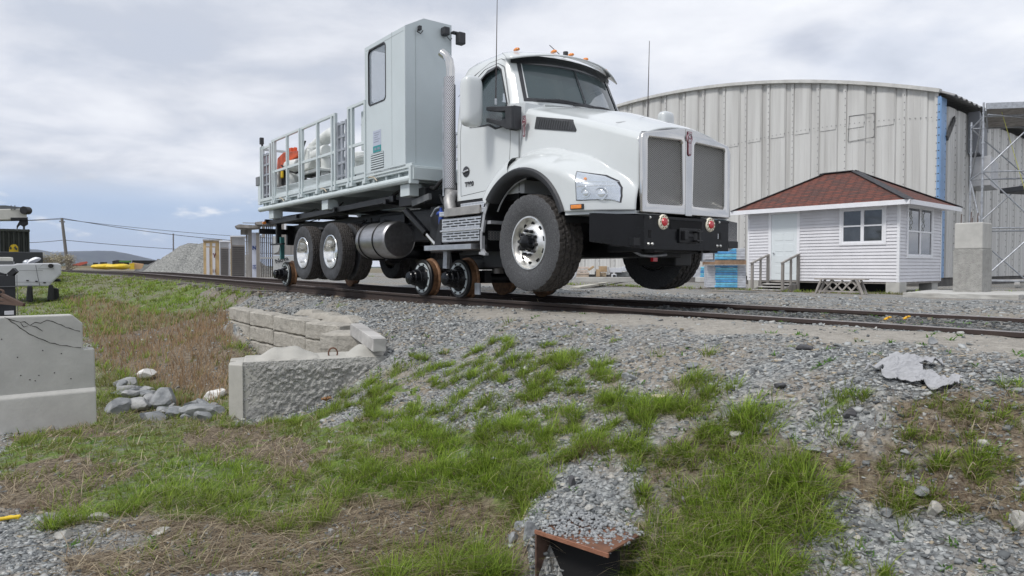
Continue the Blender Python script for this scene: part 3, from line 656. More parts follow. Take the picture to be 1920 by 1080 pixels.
def patch(poly, yfun, off, mt, name, parent, side=-1, nz=10, nx=6, smooth=40, th=0, axis='y'):
    # convex outline in (x,z) laid on the body side y=side*yfun(x,z)
    zs = sorted(set([p[1] for p in poly] + list(np.linspace(min(p[1] for p in poly), max(p[1] for p in poly), nz)))); rows = []
    for z in zs:
        xs = []
        for i in range(len(poly)):
            (x0, z0), (x1, z1) = poly[i - 1], poly[i]
            if abs(z0 - z1) < 1e-9:
                if abs(z - z0) < 1e-9: xs += [x0, x1]
            elif min(z0, z1) - 1e-9 <= z <= max(z0, z1) + 1e-9: xs.append(x0 + (x1 - x0) * (z - z0) / (z1 - z0))
        a, b = min(xs), max(xs); rows.append([(a + (b - a) * j / nx, z) for j in range(nx + 1)])
    mb = MB(); o = 0
    def pos(x, z, k): return (x, side * (yfun(x, z) + k), z)
    for k in ((off,) if not th else (off, off - th)):
        base = len(mb.v)
        for r in rows: mb.v += [pos(x, z, k) for x, z in r]
        for i in range(len(rows) - 1):
            for j in range(nx):
                q = (base + i * (nx + 1) + j, base + i * (nx + 1) + j + 1, base + (i + 1) * (nx + 1) + j + 1, base + (i + 1) * (nx + 1) + j)
                mb.f.append(q if k == off else q[::-1])
    if th:
        m = len(rows) * (nx + 1)
        rim = [i * (nx + 1) for i in range(len(rows))] + [(len(rows) - 1) * (nx + 1) + j for j in range(1, nx + 1)] + [i * (nx + 1) + nx for i in range(len(rows) - 2, -1, -1)] + [j for j in range(nx - 1, 0, -1)]
        for i in range(len(rim)): a, b = rim[i], rim[(i + 1) % len(rim)]; mb.f.append((a, b, b + m, a + m))
    return mb.build(name, mt, parent, smooth=smooth)
def grow(poly, d):
    cx = sum(p[0] for p in poly) / len(poly); cz = sum(p[1] for p in poly) / len(poly)
    return [(cx + (x - cx) * (1 + d / max(.05, math.hypot(x - cx, z - cz))), cz + (z - cz) * (1 + d / max(.05, math.hypot(x - cx, z - cz)))) for x, z in poly]
cy = lambda x, z: hw(z)
def ringprism(poly, d, side, yf, o0, o1, mt, name, parent):
    mb = MB(); n = len(poly); out = grow(poly, d)
    for q, k in ((poly, o0), (out, o0), (poly, o1), (out, o1)): mb.v += [(x, side * (yf(x, z) + k), z) for x, z in q]
    for i in range(n):
        j = (i + 1) % n; mb.f += [(2 * n + i, 2 * n + j, 3 * n + j, 3 * n + i), (n + i, n + j, 3 * n + j, 3 * n + i), (i, j, 2 * n + j, 2 * n + i)]
    return mb.build(name, mt, parent)
def seam(ptsxz, side, yf, w, parent, name='seam', mt=None):
    # thin dark gap line following the body side, part of its panel
    mb = MB(); n = len(ptsxz); fine = []
    for i in range(n - 1):
        for k in range(8): t = k / 8; fine.append((ptsxz[i][0] * (1 - t) + ptsxz[i + 1][0] * t, ptsxz[i][1] * (1 - t) + ptsxz[i + 1][1] * t))
    fine.append(ptsxz[-1]); mb.tube([(x, side * (yf(x, z) - .001), z) for x, z in fine], w, 5)
    return mb.build(name, mt or DARKV, parent)
DOOR = [(-1.70, 1.40), (-1.72, 2.2), (-1.66, 2.74), (-1.52, 2.90), (-1.28, 3.03), (-1.0, 3.05), (-.84, 2.97), (-.66, 2.5), (-.60, 2.2), (-.60, 1.95), (-.62, 1.72), (-.86, 1.44)]
for sdn in (-1, 1):
    g = patch(grow(WIN, -.003), cy, -.018, GLASS, 'side_window', cab, sdn)
    ringprism(WIN, .022, sdn, cy, -.02, .006, PLAST, 'window_seal', cab)
    seam(DOOR + [DOOR[0]], sdn, cy, .0038, cab, 'door_seam')
    seam([(-.425, 1.36), (-.425, 2.2), (-.44, 2.34)], sdn, cy, .004, cab, 'cowl_seam')
    seam([(-1.86, 2.78), (-1.5, 3.0), (-1.2, 3.105), (-.95, 3.10), (-.86, 3.06)], sdn, cy, .003, cab, 'roof_seam')
    # vent visor over the window
    mb = MB(); top = [(-1.62, 2.66), (-1.52, 2.80), (-1.38, 2.90), (-1.20, 3.0), (-1.0, 3.02)]; bot = [(-1.56, 2.60), (-1.47, 2.72), (-1.36, 2.81), (-1.18, 2.93), (-1.0, 2.96)]
    for (a, b) in zip(top, bot): mb.v += [(a[0], sdn * (hw(a[1]) + .003), a[1]), (b[0], sdn * (hw(b[1]) + .045), b[1])]
    mb.f = [(2 * i, 2 * i + 1, 2 * i + 3, 2 * i + 2) for i in range(4)]; mb.build('rain_visor', PLAST, cab, smooth=60)
    # handle
    h = MB().lathe([(.001, .0), (.07, .0), (.075, .008), (.06, .012), (.001, .012)], (0, 0, 0), 'y', 24); h.v = [(x * 1.05 - 1.57, sdn * (1.02 + .0 + abs(y)), z * .95 + 1.72) for x, y, z in h.v]
    h.build('handle_cup', PLAST, cab, smooth=40)
    MB().beam((-1.645, sdn * 1.04, 1.715), (-1.50, sdn * 1.04, 1.732), .018, .026).build('door_handle', CHROME, cab, bevel=.007)
    # T880 style numerals and body crease
Mt = Matrix.Translation((-1.50, -1.022, 1.545)) @ Matrix.Rotation(R(90), 4, 'X')
text('T880', .085, .003, Mt, PLAST, 'model_lettering', cab, bold=.004, sx=1.15)
# windshield glass (curved) + frit border
def wsp(y, z, off=0):
    h = hw(z); return (cabfront(z) + cabbulge(z) * (1 - (y / h) ** 2) + off, y, z)
def wsfn(off, m=0.0):
    def fn(u, v):
        z = 2.49 + (3.10 - 2.49 - 2 * m) * v + m; half = .86 - .06 * v - m; return wsp(-half + 2 * half * u, z, off)
    return fn
MB().grid(wsfn(-.012), 20, 8).build('windshield', GLASS, cab, smooth=60)
mb = MB(); n = 24
for (u0, v0, u1, v1) in [(0, 0, 1, 0), (1, 0, 1, 1), (1, 1, 0, 1), (0, 1, 0, 0)]:
    o = len(mb.v)
    for i in range(n + 1):
        u = u0 + (u1 - u0) * i / n; v = v0 + (v1 - v0) * i / n; a = wsfn(.004)(u, v); b = wsfn(.004, .045)(u, v); mb.v += [a, b]
    mb.f += [(o + 2 * i, o + 2 * i + 1, o + 2 * i + 3, o + 2 * i + 2) for i in range(n)]
mb.build('windshield_seal', PLAST, cab, smooth=60)
MB().add([wsp(.0 + .012 * s_, 2.5 + .57 * k, .003) for k in (0, 1) for s_ in (-1, 1)], [(0, 1, 3, 2)]).build('windshield_divider', PLAST, cab)
for y0 in (-.72, .08):
    MB().tube([wsp(y0 + .62 * i / 8, 2.50 + .03 * math.sin(i / 8 * 3.1), .03) for i in range(9)], .011, 6).tube([wsp(y0 + .62, 2.50, .03), wsp(y0 + .45, 2.47, .06)], .012, 6).build('wiper', PLAST, cab, smooth=60)
# sun visor
vis = MB()
def visf(u, v):
    y = -.93 + 1.86 * u; k = 1 - (y / .95) ** 2
    x0 = -.90 + .26 * k; z0 = 3.155 + .05 * k; return (x0 + (.17 + .07 * k) * v, y * (1 + .05 * v), z0 - .075 * v ** 1.5 - .05 * abs(2 * u - 1) ** 3 * v)
vis.grid(visf, 24, 5); vm = vis.build('sun_visor', WHITE, cab, smooth=60); sm = vm.modifiers.new('s', 'SOLIDIFY'); sm.thickness = .016
# dark band under visor
def bandf(u, v):
    y = -.88 + 1.76 * u; p = wsp(y, 3.13 - .12 * v, .05 * (1 - v) + .01); return p
MB().grid(bandf, 20, 2).build('visor_shade', mat('dark_acrylic', (.01, .011, .014), .12, coat=1), cab, smooth=60)
for y in (-.78, -.28, .0, .28, .78):
    x = -.86 + .24 * (1 - (y / .95) ** 2); z = 3.175 + .055 * (1 - (y / .95) ** 2)
    l = MB().ico((0, 0, 0), 1, 2); l.v = [(x + a * .058, y + b * .030, z + max(c, -.3) * .028) for a, b, c in l.v]; l.build('marker_light', AMBER, cab, smooth=60)
MB().tube([(-.85, .02, 3.29), (-.98, -.06, 3.44)], .006, 6).cyl((-.80, .07, 3.26), (-.80, .07, 3.33), .035).build('roof_antenna', PLAST, cab)
# seats, dash, wheel
st = MB()
for y in (-.5, .5): st.box(-1.6, -1.15, y - .25, y + .25, 1.9, 2.1).box(-1.72, -1.58, y - .24, y + .24, 2.0, 2.75).box(-1.70, -1.6, y - .13, y + .13, 2.75, 2.93)
st.box(-.75, -.5, -.9, .9, 2.05, 2.42); st.build('seats_and_dash', mat('seat_cloth', (.04, .045, .05), .85), cab, bevel=.03)
MB().tube([(-.98 + .08 * math.sin(a), .5 + .22 * math.cos(a), 2.42 + .2 * math.sin(a)) for a in np.linspace(0, 6.283, 25)[:-1]], .014, 8, closed=True).build('steering_wheel', PLAST, cab, smooth=60)
MB().box(-1.9, -1.86, -1.0, 1.0, 1.0, 1.36).box(-1.86, -.45, -1.0, 1.0, 1.27, 1.345).build('cab_floor', FRAMEB, cab)

# ---- hood with fenders
CXA, CZA, RA = -.145, .75, .83
def yh(x, z): return np.interp(x, [-.42, 1.3], [1.0, .765]) - .11 * max(0, (z - 1.5) / .9) ** 2
def yf_(x, z):
    dx, dz = x - CXA, z - CZA; r = math.hypot(dx, dz); th = math.degrees(math.atan2(dz, dx))
    ro = float(np.interp(th, [-20, 0, 20, 35, 60, 85, 120, 180], [2.2, 1.9, 1.52, 1.30, 1.12, 1.08, 1.05, 1.03]))
    w = ro - RA; t = (r - (ro - .26)) / .26
    full = 1.24; 
    if x > .55: full = 1.24 - .50 * ((x - .55) / .78) ** 2.2
    base = yh(x, z) - .02
    if t <= 0: return full
    if t >= 1: return base
    return base + (full - base) * max(0, 1 - t * t) ** .85
def yside(x, z):
    a, b = yh(x, z), yf_(x, z); k = .09; h = max(k - abs(a - b), 0) / k; return max(a, b) + h * h * k * .25
def ysurf(x, z):
    zt = zsh(x) - .07
    if z <= zt: return yside(x, z)
    d = min(.069, z - zt); return yh(x, zt) - .07 * (1 - math.sqrt(1 - (d / .07) ** 2)) + .004
def zbot(x):
    d = RA * RA - (x - CXA) ** 2
    if x > .63: return 1.03
    return max(1.03, CZA + math.sqrt(max(d, 0)))
def zsh(x): return float(np.interp(x, [-.44, .5, 1.28], [2.39, 2.11, 1.84]))
def zc(x): return float(np.interp(x, [-.44, 0, .5, 1.15, 1.28], [2.49, 2.40, 2.27, 2.03, 1.965]))
xsn = list(np.linspace(-.43, .60, 44)) + [.628, .632] + list(np.linspace(.66, 1.28, 30))
rows = []
for x in xsn:
    zb, zs = zbot(x), zsh(x); r = []
    for t in np.linspace(0, 1, 54): z = zb + (zs - .07 - zb) * t; r.append((x, -yside(x, z), z))
    ys = yh(x, zs - .07)
    for a in (20, 45, 70): r.append((x, -(ys - .07 * (1 - math.cos(R(a)))), zs - .07 + .07 * math.sin(R(a))))
    ym = ys - .07; 
    for t in np.linspace(0, 1, 9)[0:]:
        y = ym * (1 - t); r.append((x, -y, zs + (zc(x) - zs) * (1 - (y / ym) ** 2.3)))
    full_ = r + [(a, -b, c) for a, b, c in r[-2::-1]]; rows.append(full_)
mb = MB(); m_ = len(rows[0])
for r in rows: mb.v += r
for i in range(len(rows) - 1):
    for j in range(m_ - 1): mb.f.append((i * m_ + j, (i + 1) * m_ + j, (i + 1) * m_ + j + 1, i * m_ + j + 1))
hood = mb.build('hood', WHITE, tr, smooth=45); s_ = hood.modifiers.new('s', 'SOLIDIFY'); s_.thickness = .02; s_.offset = -1
# nose cap closing hood behind the grille
MB().prism([(-.76, 1.03), (.76, 1.03), (.76, 1.74), (.70, 1.86), (0, 1.95), (-.70, 1.86), (-.76, 1.74)], 'x', 1.245, 1.262).build('nose_panel', FRAMEB, hood)
# fender rear tails, x < -.42
for sdn in (-1, 1):
    mb = MB(); nn = 14; rws = []
    for i in range(nn + 1):
        th = R(105.5 + (145 - 105.5) * i / nn); r_ = []
        for k in range(9):
            t = k / 8; r = RA + .235 * t; r_.append((CXA + r * math.cos(th), sdn * (1.015 + .225 * math.sqrt(max(0, 1 - t ** 2.2))), CZA + r * math.sin(th)))
        r_ = [(r_[0][0], sdn * 1.0, r_[0][2])] + r_
        rws.append(r_)
    for r in rws: mb.v += r
    for i in range(nn):
        for j in range(9): mb.f.append((i * 10 + j, i * 10 + j + 1, (i + 1) * 10 + j + 1, (i + 1) * 10 + j))
    mb.f.append(tuple(nn * 10 + j for j in range(10)))
    mb.build('fender_tail', WHITE, hood, smooth=45)
    # black flare
    mb = MB(); nn = 40; prof = [(RA - .085, 1.10), (RA - .085, 1.225), (RA - .06, 1.262), (RA - .01, 1.268), (RA + .012, 1.244)]
    for i in range(nn + 1):
        th = R(20 + (141 - 20) * i / nn)
        for r, y in prof: mb.v.append((CXA + r * math.cos(th), sdn * y, CZA + r * math.sin(th)))
    for i in range(nn):
        for j in range(4): mb.f.append((i * 5 + j, i * 5 + j + 1, (i + 1) * 5 + j + 1, (i + 1) * 5 + j))
    mb.build('wheel_arch_flare', PLAST, hood, smooth=50)
    # inner liner
    mb = MB()
    for i in range(25):
        th = R(12 + 170 * i / 24)
        for y in (1.2, .45): mb.v.append((CXA + (RA - .03) * math.cos(th), sdn * y, CZA + (RA - .03) * math.sin(th)))
    mb.f = [(2 * i, 2 * i + 1, 2 * i + 3, 2 * i + 2) for i in range(24)]; mb.build('arch_liner', FRAMEB, hood, smooth=60)
    # front underside fillers
    MB().prism([(.64, sdn * 1.225), (.95, sdn * 1.10), (1.25, sdn * .80), (1.25, sdn * .3), (.64, sdn * .3)], 'z', .995, 1.03).build('valance', WHITE, hood)
    # side marker
    yy = yside(.80, 1.07); MB().obox((.80, sdn * (yy + .010), 1.075), (.13, .03, .042), Matrix.Rotation(sdn * R(-16), 3, 'Z')).build('side_marker', AMBER, hood, bevel=.006)
    MB().obox((.80, sdn * (yy + .002), 1.075), (.155, .03, .055), Matrix.Rotation(sdn * R(-16), 3, 'Z')).build('marker_base', PLAST, hood)
    # intake vent
    V = [(-.22, 2.09), (-.215, 2.235), (.35, 2.115), (.43, 1.985), (.42, 1.965)]
    patch(V, ysurf, .010, PLAST, 'side_vent', hood, sdn, th=.012, nz=10, nx=10)
    vb = MB()
    for k in range(15): x = -.16 + .037 * k; zt = 2.222 - .208 * (x + .21); zb_ = 2.10 - .185 * (x + .22); vb.tube([(x, sdn * (ysurf(x, zb_) + .014), zb_), (x + .012, sdn * (ysurf(x, zt - .015) + .014), zt - .015)], .005, 5)
    vb.build('vent_slats', mat('vent_grey', (.07, .075, .08), .4), hood)
    # fender turn signal
    hdp = patch([(-.34, 1.50), (-.30, 1.565), (-.14, 1.60), (-.12, 1.55), (-.16, 1.53)], yside, .006, CHROME, 'fender_badge', hood, sdn, th=.012)
    # headlight
    HL = [(.755, 1.40), (.745, 1.455), (.90, 1.425), (1.03, 1.385), (1.10, 1.33), (1.14, 1.27), (1.165, 1.17), (1.165, 1.115), (.80, 1.155), (.80, 1.30)]
    HL = [(.745, 1.455), (.98, 1.40), (1.09, 1.34), (1.145, 1.27), (1.17, 1.18), (1.17, 1.115), (.80, 1.15), (.79, 1.33)]
    bez = patch(grow(HL, .014), yside, .003, PLAST, 'headlight', hood, sdn, nz=12, nx=10)
    patch(HL, yside, .006, mat('lamp_reflector', (.60, .63, .68), .22, 1, .08, 8), 'reflector', hood, sdn, nz=12, nx=10)
    bw = MB()
    for (x, z, r) in ((.89, 1.215, .055), (1.03, 1.205, .07)):
        yy = yside(x, z); nrm = Vector((.55, sdn * 1, 0)).normalized(); c = Vector((x, sdn * yy, z)) + nrm * .008
        bw.tube([c, c + nrm * .014], [r, r * .93], 20, caps=False).tube([c + nrm * .002, c + nrm * .004], [r * .55, r * .5], 16)
    for k in range(7): x = .84 + .04 * k; z0_ = 1.305; z1_ = 1.43 - .10 * ((x - .76) / .4) ** 1.6; bw.tube([(x, sdn * (yside(x, z0_) + .009), z0_), (x, sdn * (yside(x, z1_) + .009), z1_ - .01)], .003, 4)
    for z_ in (1.29, 1.335): bw.tube([(x, sdn * (yside(x, z_) + .010), z_) for x in np.linspace(.80, 1.11, 10)], .004, 4)
    bw.build('lamp_bowls', mat('lamp_chrome', (.88, .9, .93), .08, 1), hood, smooth=50)
    x = .86; MB().ico((x, sdn * (yside(x, 1.365) + .004), 1.365), .026, 2, (1, .5, .8)).build('turn_bulb', AMBER, hood, smooth=60)
    patch(HL, yside, .026, GLASSC, 'lamp_lens', hood, sdn, nz=12, nx=10)
# hood seams
mb = MB()
for sdn in (-1, 1): mb.tube([(.86, sdn * .68, zsh(.86) + .035), (.96, sdn * .35, zc(.96) - .03), (1.02, 0, zc(1.02) + .001)], .003, 4)
mb.build('hood_seam', mat('seam_grey', (.3, .31, .32), .6), hood)
# emblem badge on cowl
def emblem(parent, M, sc=1.0):
    d = MB(); rd_ = mat('emblem_red', (.17, .018, .035), .3, coat=1); wh = mat('emblem_silver', (.75, .72, .74), .25, .6)
    d.lathe([(.001, .006), (.052, .006), (.058, 0)], (0, 0, 0), 'z', 28)
    d.box(-.028, .028, -.165, -.03, 0, .006).box(-.036, .036, .03, .075, 0, .006)
    d.lathe([(.001, .006), (.028, .006), (.028, 0)], (0, -.165, 0), 'z', 20)
    o = d.build('emblem', rd_, parent); d2 = MB()
    d2.tube([(.045 * math.cos(a), .046 * math.sin(a), .008) for a in np.linspace(0, 6.283, 29)[:-1]], .0028, 5, closed=True)
    for x in (-.014, 0, .014): d2.box(x - .0035, x + .0035, -.17, -.055, .006, .009)
    for x in (-.02, -.006, .008, .022): d2.box(x - .003, x + .003, .05, .068, .006, .009)
    for a, b, w_ in (((-.012, .034), (-.012, .004), 0), ((.012, .034), (-.010, .019), 0), ((-.006, .021), (.013, .004), 0), ((-.020, -.006), (-.011, -.036), 0), ((-.011, -.036), (0, -.012), 0), ((0, -.012), (.011, -.036), 0), ((.011, -.036), (.020, -.006), 0)):
        d2.beam((a[0], a[1], .008), (b[0], b[1], .008), .006, .004)
    o2 = d2.build('emblem_letters', wh, parent)
    for q in (o, o2): q.data.transform(M @ Matrix.Scale(sc, 4))
ME = Matrix(((0, 0, 1, 1.322), (1, 0, 0, -.005), (0, 1, 0, 1.852), (0, 0, 0, 1)))
# grille
GO = [(-.765, 1.005), (.765, 1.005), (.775, 1.76), (.735, 1.845), (.40, 1.905), (.06, 1.965), (-.06, 1.965), (-.40, 1.905), (-.735, 1.845), (-.775, 1.76)]
g = MB().prism(GO, 'x', 1.25, 1.31).build('grille', CHROME, tr, smooth=30)
cut = []
for s_ in (-1, 1):
    hp = [(s_ * a, b) for a, b in [(.645, 1.11), (.665, 1.14), (.665, 1.77), (.645, 1.80), (.13, 1.815), (.105, 1.79), (.085, 1.14), (.10, 1.115)]]
    cut.append(MB().prism(hp, 'x', 1.2, 1.4).build('cut', CHROME, tr))
bpy.context.view_layer.update(); boolean(g, cut); bv = g.modifiers.new('b', 'BEVEL'); bv.width = .018; bv.segments = 3; bv.limit_method = 'ANGLE'; bv.angle_limit = R(40)
gm = bpy.data.materials.new('grille_mesh'); gm.use_nodes = True
def build_gm():
    nt = gm.node_tree; N = nt.nodes; L = nt.links; b = N['Principled BSDF']; tc = N.new('ShaderNodeTexCoord'); sp = N.new('ShaderNodeSeparateXYZ'); L.new(tc.outputs['Object'], sp.inputs[0])
    def mm(op, a, c=0.):
        n = N.new('ShaderNodeMath'); n.operation = op
        for i, v in enumerate((a, c)):
            if isinstance(v, (int, float)): n.inputs[i].default_value = v
            else: L.new(v, n.inputs[i])
        return n.outputs[0]
    u = mm('MULTIPLY', sp.outputs[1], 1 / .026); v = mm('MULTIPLY', sp.outputs[2], 1 / .020)
    a = mm('SINE', mm('MULTIPLY', mm('ADD', u, v), math.pi)); c = mm('SINE', mm('MULTIPLY', mm('SUBTRACT', u, v), math.pi)); f_ = mm('ABSOLUTE', mm('MULTIPLY', a, c))
    r = N.new('ShaderNodeValToRGB'); L.new(f_, r.inputs[0]); r.color_ramp.elements[0].position = .26; r.color_ramp.elements[0].color = (.62, .62, .60, 1); r.color_ramp.elements[1].position = .42; r.color_ramp.elements[1].color = (.010, .010, .011, 1)
    L.new(r.outputs[0], b.inputs['Base Color']); mr_ = N.new('ShaderNodeMapRange'); L.new(f_, mr_.inputs[0]); mr_.inputs[1].default_value = .26; mr_.inputs[2].default_value = .42; mr_.inputs[3].default_value = .9; mr_.inputs[4].default_value = 0; L.new(mr_.outputs[0], b.inputs['Metallic']); b.inputs['Roughness'].default_value = .28
    bp = N.new('ShaderNodeBump'); bp.inputs['Distance'].default_value = .006; bp.invert = True; L.new(f_, bp.inputs['Height']); L.new(bp.outputs[0], b.inputs['Normal'])
build_gm()
for s_ in (-1, 1): MB().box(1.265, 1.272, min(s_ * .06, s_ * .69), max(s_ * .06, s_ * .69), 1.08, 1.84).build('grille_mesh', gm, g)
MB().box(1.31, 1.318, -.055, .055, 1.0, 1.955).build('centre_bar', CHROME, g, bevel=.006)
emblem(g, ME, 1.0)
MS = Matrix(((1, 0, 0, -.345), (0, 0, -1, -1.005), (0, 1, 0, 2.185), (0, 0, 0, 1))); emblem(hood, MS @ Matrix.Diagonal((.75, 1, 1, 1)), .95)

# ---- bumper
bmp = MB().box(1.33, 1.35, -.775, .68, .62, .975).build('bumper', BLACK, tr, bevel=.004)
for s_, ye in ((-1, -.775), (1, .68)):
    yo = -1.24 if s_ < 0 else 1.32
    MB().add([(1.35, ye, .975), (1.35, ye, .62), (1.03, yo, .70), (1.03, yo, .995), (1.33, ye, .975), (1.33, ye, .62), (1.015, yo - s_ * .01, .70), (1.015, yo - s_ * .01, .995)],
             [(0, 1, 2, 3), (4, 7, 6, 5), (0, 3, 7, 4), (1, 5, 6, 2), (2, 6, 7, 3), (0, 4, 5, 1)]).build('bumper_wing', BLACK, bmp, bevel=.003)
MB().add([(1.35, -.775, .977), (1.35, .68, .977), (1.03, 1.24, .997), (1.0, 1.1, .997), (1.2, .6, .98), (1.2, -.6, .98), (1.0, -1.1, .997), (1.03, -1.24, .997)], [(0, 1, 2, 3, 4, 5, 6, 7)]).box(1.352, 1.36, -.775, .68, .945, .965).build('bumper_lip', BLACK, bmp)
MB().box(1.0, 1.33, -.9, .9, .66, .74).box(.8, 1.3, -.55, -.4, .6, .95).box(.8, 1.3, .4, .55, .6, .95).build('bumper_bracket', FRAMEB, bmp)
for y in (-.47, .33):
    MB().lathe([(.001, .02), (.074, .016), (.082, 0)], (1.352, y, .915), 'x', 28).build('bumper_light', mat('lamp_ring_white', (.85, .80, .66), .3), bmp, smooth=40)
    MB().lathe([(.001, .034), (.040, .030), (.046, .016)], (1.352, y, .915), 'x', 24).build('red_lens', RED, bmp, smooth=60)
    lg = MB()
    for k in range(10): a = k * .628; lg.obox((1.372, y + .062 * math.cos(a), .915 + .062 * math.sin(a)), (.004, .012, .016), Matrix.Rotation(a, 3, 'X'))
    lg.build('lamp_lugs', mat('lamp_dark', (.25, .2, .1), .4), bmp)
bt = MB()
for y, z in [(-.68, .955), (-.70, .68), (-.64, .68), (.50, .95), (.47, .68), (.53, .68)]: bt.lathe([(.001, .012), (.012, .010), (.017, 0)], (1.352, y, z), 'x', 12)
bt.build('bumper_bolts', mat('bolt_zinc', (.6, .6, .58), .35, .9), bmp, smooth=40)
MB().box(1.351, 1.353, -.70, -.66, .745, .825).box(1.351, 1.353, .49, .535, .75, .83).box(1.352, 1.355, -.36, .18, .845, .945).build('bumper_slots', DARKV, bmp)
MB().box(1.3535, 1.355, .475, .487, .76, .82).build('bumper_gap', mat('light_slot', (.7, .72, .75), .8), bmp)
hk = MB().box(1.352, 1.375, -.22, .10, .70, .86).box(1.37, 1.42, -.19, -.13, .73, .83).box(1.37, 1.44, .00, .09, .815, .835).box(1.37, 1.44, .00, .09, .715, .735).cyl((1.425, .045, .70), (1.425, .045, .85), .018).box(1.37, 1.40, -.11, -.02, .76, .80)
hk.build('tow_hitch', FRAMEB, bmp, bevel=.006)

# ---- mirrors + antennas
for s_ in (-1, 1):
    yy = s_ * 1.32
    mh = MB()
    def mf(u, v):
        a = 2 * math.pi * u; zz = 2.19 + .63 * v; k = max(.02, 1 - abs(2 * v - 1) ** 7) ** .3; cx = math.copysign(abs(math.cos(a)) ** .55, math.cos(a)); sy = math.copysign(abs(math.sin(a)) ** .6, math.sin(a))
        return (-1.01 + .10 * cx * k, yy + .135 * sy * k, zz)
    mh.grid(mf, 36, 40, closeu=True); n = len(mh.v); mh.f += [tuple(i * 41 for i in range(36)), tuple(i * 41 + 40 for i in range(36))]
    mm = mh.build('mirror', WHITE, tr, smooth=50); mm.rotation_euler = (0, 0, 0)
    if s_ == 1: mm.data.transform(Matrix.Translation((.66, .10, .54)) @ Matrix.Diagonal((.75, .9, .8, 1)))
    if s_ == 1: mm.data.transform(Matrix.Translation((-.0, 0, -.22)))
    dx = .50 if s_ == 1 else 0
    if s_ == -1:
        MB().prism([(-.92, 2.40), (-.92, 2.45), (-.43, 2.37), (-.40, 2.37), (-.40, 2.10), (-.50, 2.10), (-.62, 2.16), (-.92, 2.26), (-.92, 2.31), (-.62, 2.225), (-.53, 2.24), (-.53, 2.325), (-.62, 2.33)], 'y', -1.16, -1.07).build('mirror_arm', PLAST, mm, bevel=.01)
        MB().box(-.52, -.395, -1.12, -1.0, 2.10, 2.38).build('mirror_mount', PLAST, mm, bevel=.012)
    else:
        MB().beam((-.45, 1.36, 2.42), (-.40, 1.0, 2.3), .05, .05).beam((-.45, 1.36, 2.3), (-.40, 1.0, 2.2), .05, .05).build('mirror_arm', PLAST, mm)
    x0 = -.52 if s_ == -1 else -.44
    MB().cyl((x0, s_ * 1.30, 2.38 if s_ == -1 else 2.42), (x0, s_ * 1.30, 2.45), .014).build('whip_base', GALV, mm)
    MB().tube([(x0, s_ * 1.30, 2.44), (x0 + .03, s_ * 1.30, 3.62)], [.008, .004], 6).build('whip_antenna', mat('antenna_black', (.03, .02, .022), .5), mm)

# ---- exhaust stack, heat shield, elbow
MB().tube([(-2.10, -.93, 2.5), (-2.10, -.93, 3.22), (-2.12, -.94, 3.34), (-2.18, -.96, 3.42), (-2.24, -.99, 3.47)], .062, 20).build('exhaust_stack', CHROME, tr, smooth=50)
hs = MB(); 
for i in range(13): a = R(185 + 175 * i / 12); hs.v += [(-2.10 + .095 * math.cos(a), -.93 + .095 * math.sin(a), z) for z in (1.55, 3.10)]
hs.f = [(2 * i, 2 * i + 1, 2 * i + 3, 2 * i + 2) for i in range(12)]; hsm = bpy.data.materials.new('perforated_shield'); hsm.use_nodes = True
def build_hs():
    nt = hsm.node_tree; N = nt.nodes; L = nt.links; b = N['Principled BSDF']; tc = N.new('ShaderNodeTexCoord'); sp = N.new('ShaderNodeSeparateXYZ'); L.new(tc.outputs['Object'], sp.inputs[0])
    def mm(op, a, c=0.):
        n = N.new('ShaderNodeMath'); n.operation = op
        for i, v in enumerate((a, c)):
            if isinstance(v, (int, float)): n.inputs[i].default_value = v
            else: L.new(v, n.inputs[i])
        return n.outputs[0]
    an = mm('ARCTAN2', mm('ADD', sp.outputs[1], .93), mm('ADD', sp.outputs[0], 2.10)); u = mm('MULTIPLY', an, .095 / .028); v = mm('MULTIPLY', sp.outputs[2], 1 / .036)
    f_ = mm('MULTIPLY', mm('SINE', mm('MULTIPLY', mm('ADD', u, v), math.pi)), mm('SINE', mm('MULTIPLY', mm('SUBTRACT', u, v), math.pi)))
    g_ = mm('GREATER_THAN', mm('ABSOLUTE', f_), .55); mx = N.new('ShaderNodeMixRGB'); L.new(g_, mx.inputs[0]); mx.inputs[1].default_value = (.62, .61, .62, 1); mx.inputs[2].default_value = (.01, .01, .012, 1); L.new(mx.outputs[0], b.inputs['Base Color']); L.new(mm('MULTIPLY', mm('SUBTRACT', 1., g_), .85), b.inputs['Metallic']); b.inputs['Roughness'].default_value = .35
build_hs()
hs.build('heat_shield', hsm, tr, smooth=60)
MB().cyl((-2.10, -.93, 1.5), (-2.10, -.93, 3.0), .07).build('muffler', mat('dark_metal', (.12, .12, .13), .5, .8), tr, smooth=50)
MB().box(-2.24, -2.20, -.98, -.90, 1.45, 2.98).box(-2.2, -2.14, -.95, -.90, 2.1, 2.16).box(-2.2, -2.14, -.95, -.90, 2.7, 2.76).build('stack_bracket', GALV, tr)
MB().tube([(-2.06, -.62, 1.42), (-2.05, -.80, 1.44), (-2.03, -.95, 1.44), (-1.98, -1.03, 1.38), (-1.92, -1.05, 1.26), (-1.88, -1.04, 1.14)], .085, 20).tube([(-2.1, -.95, 1.40), (-2.1, -.93, 1.6)], .075, 16).build('exhaust_elbow', mat('aluminised_pipe', (.36, .355, .35), .55, .7, .2, 8), tr, smooth=50)
MB().cyl((-2.04, -.62, 1.44), (-2.04, -.80, 1.44), .11).build('pipe_clamp', FRAMEB, tr, smooth=40)

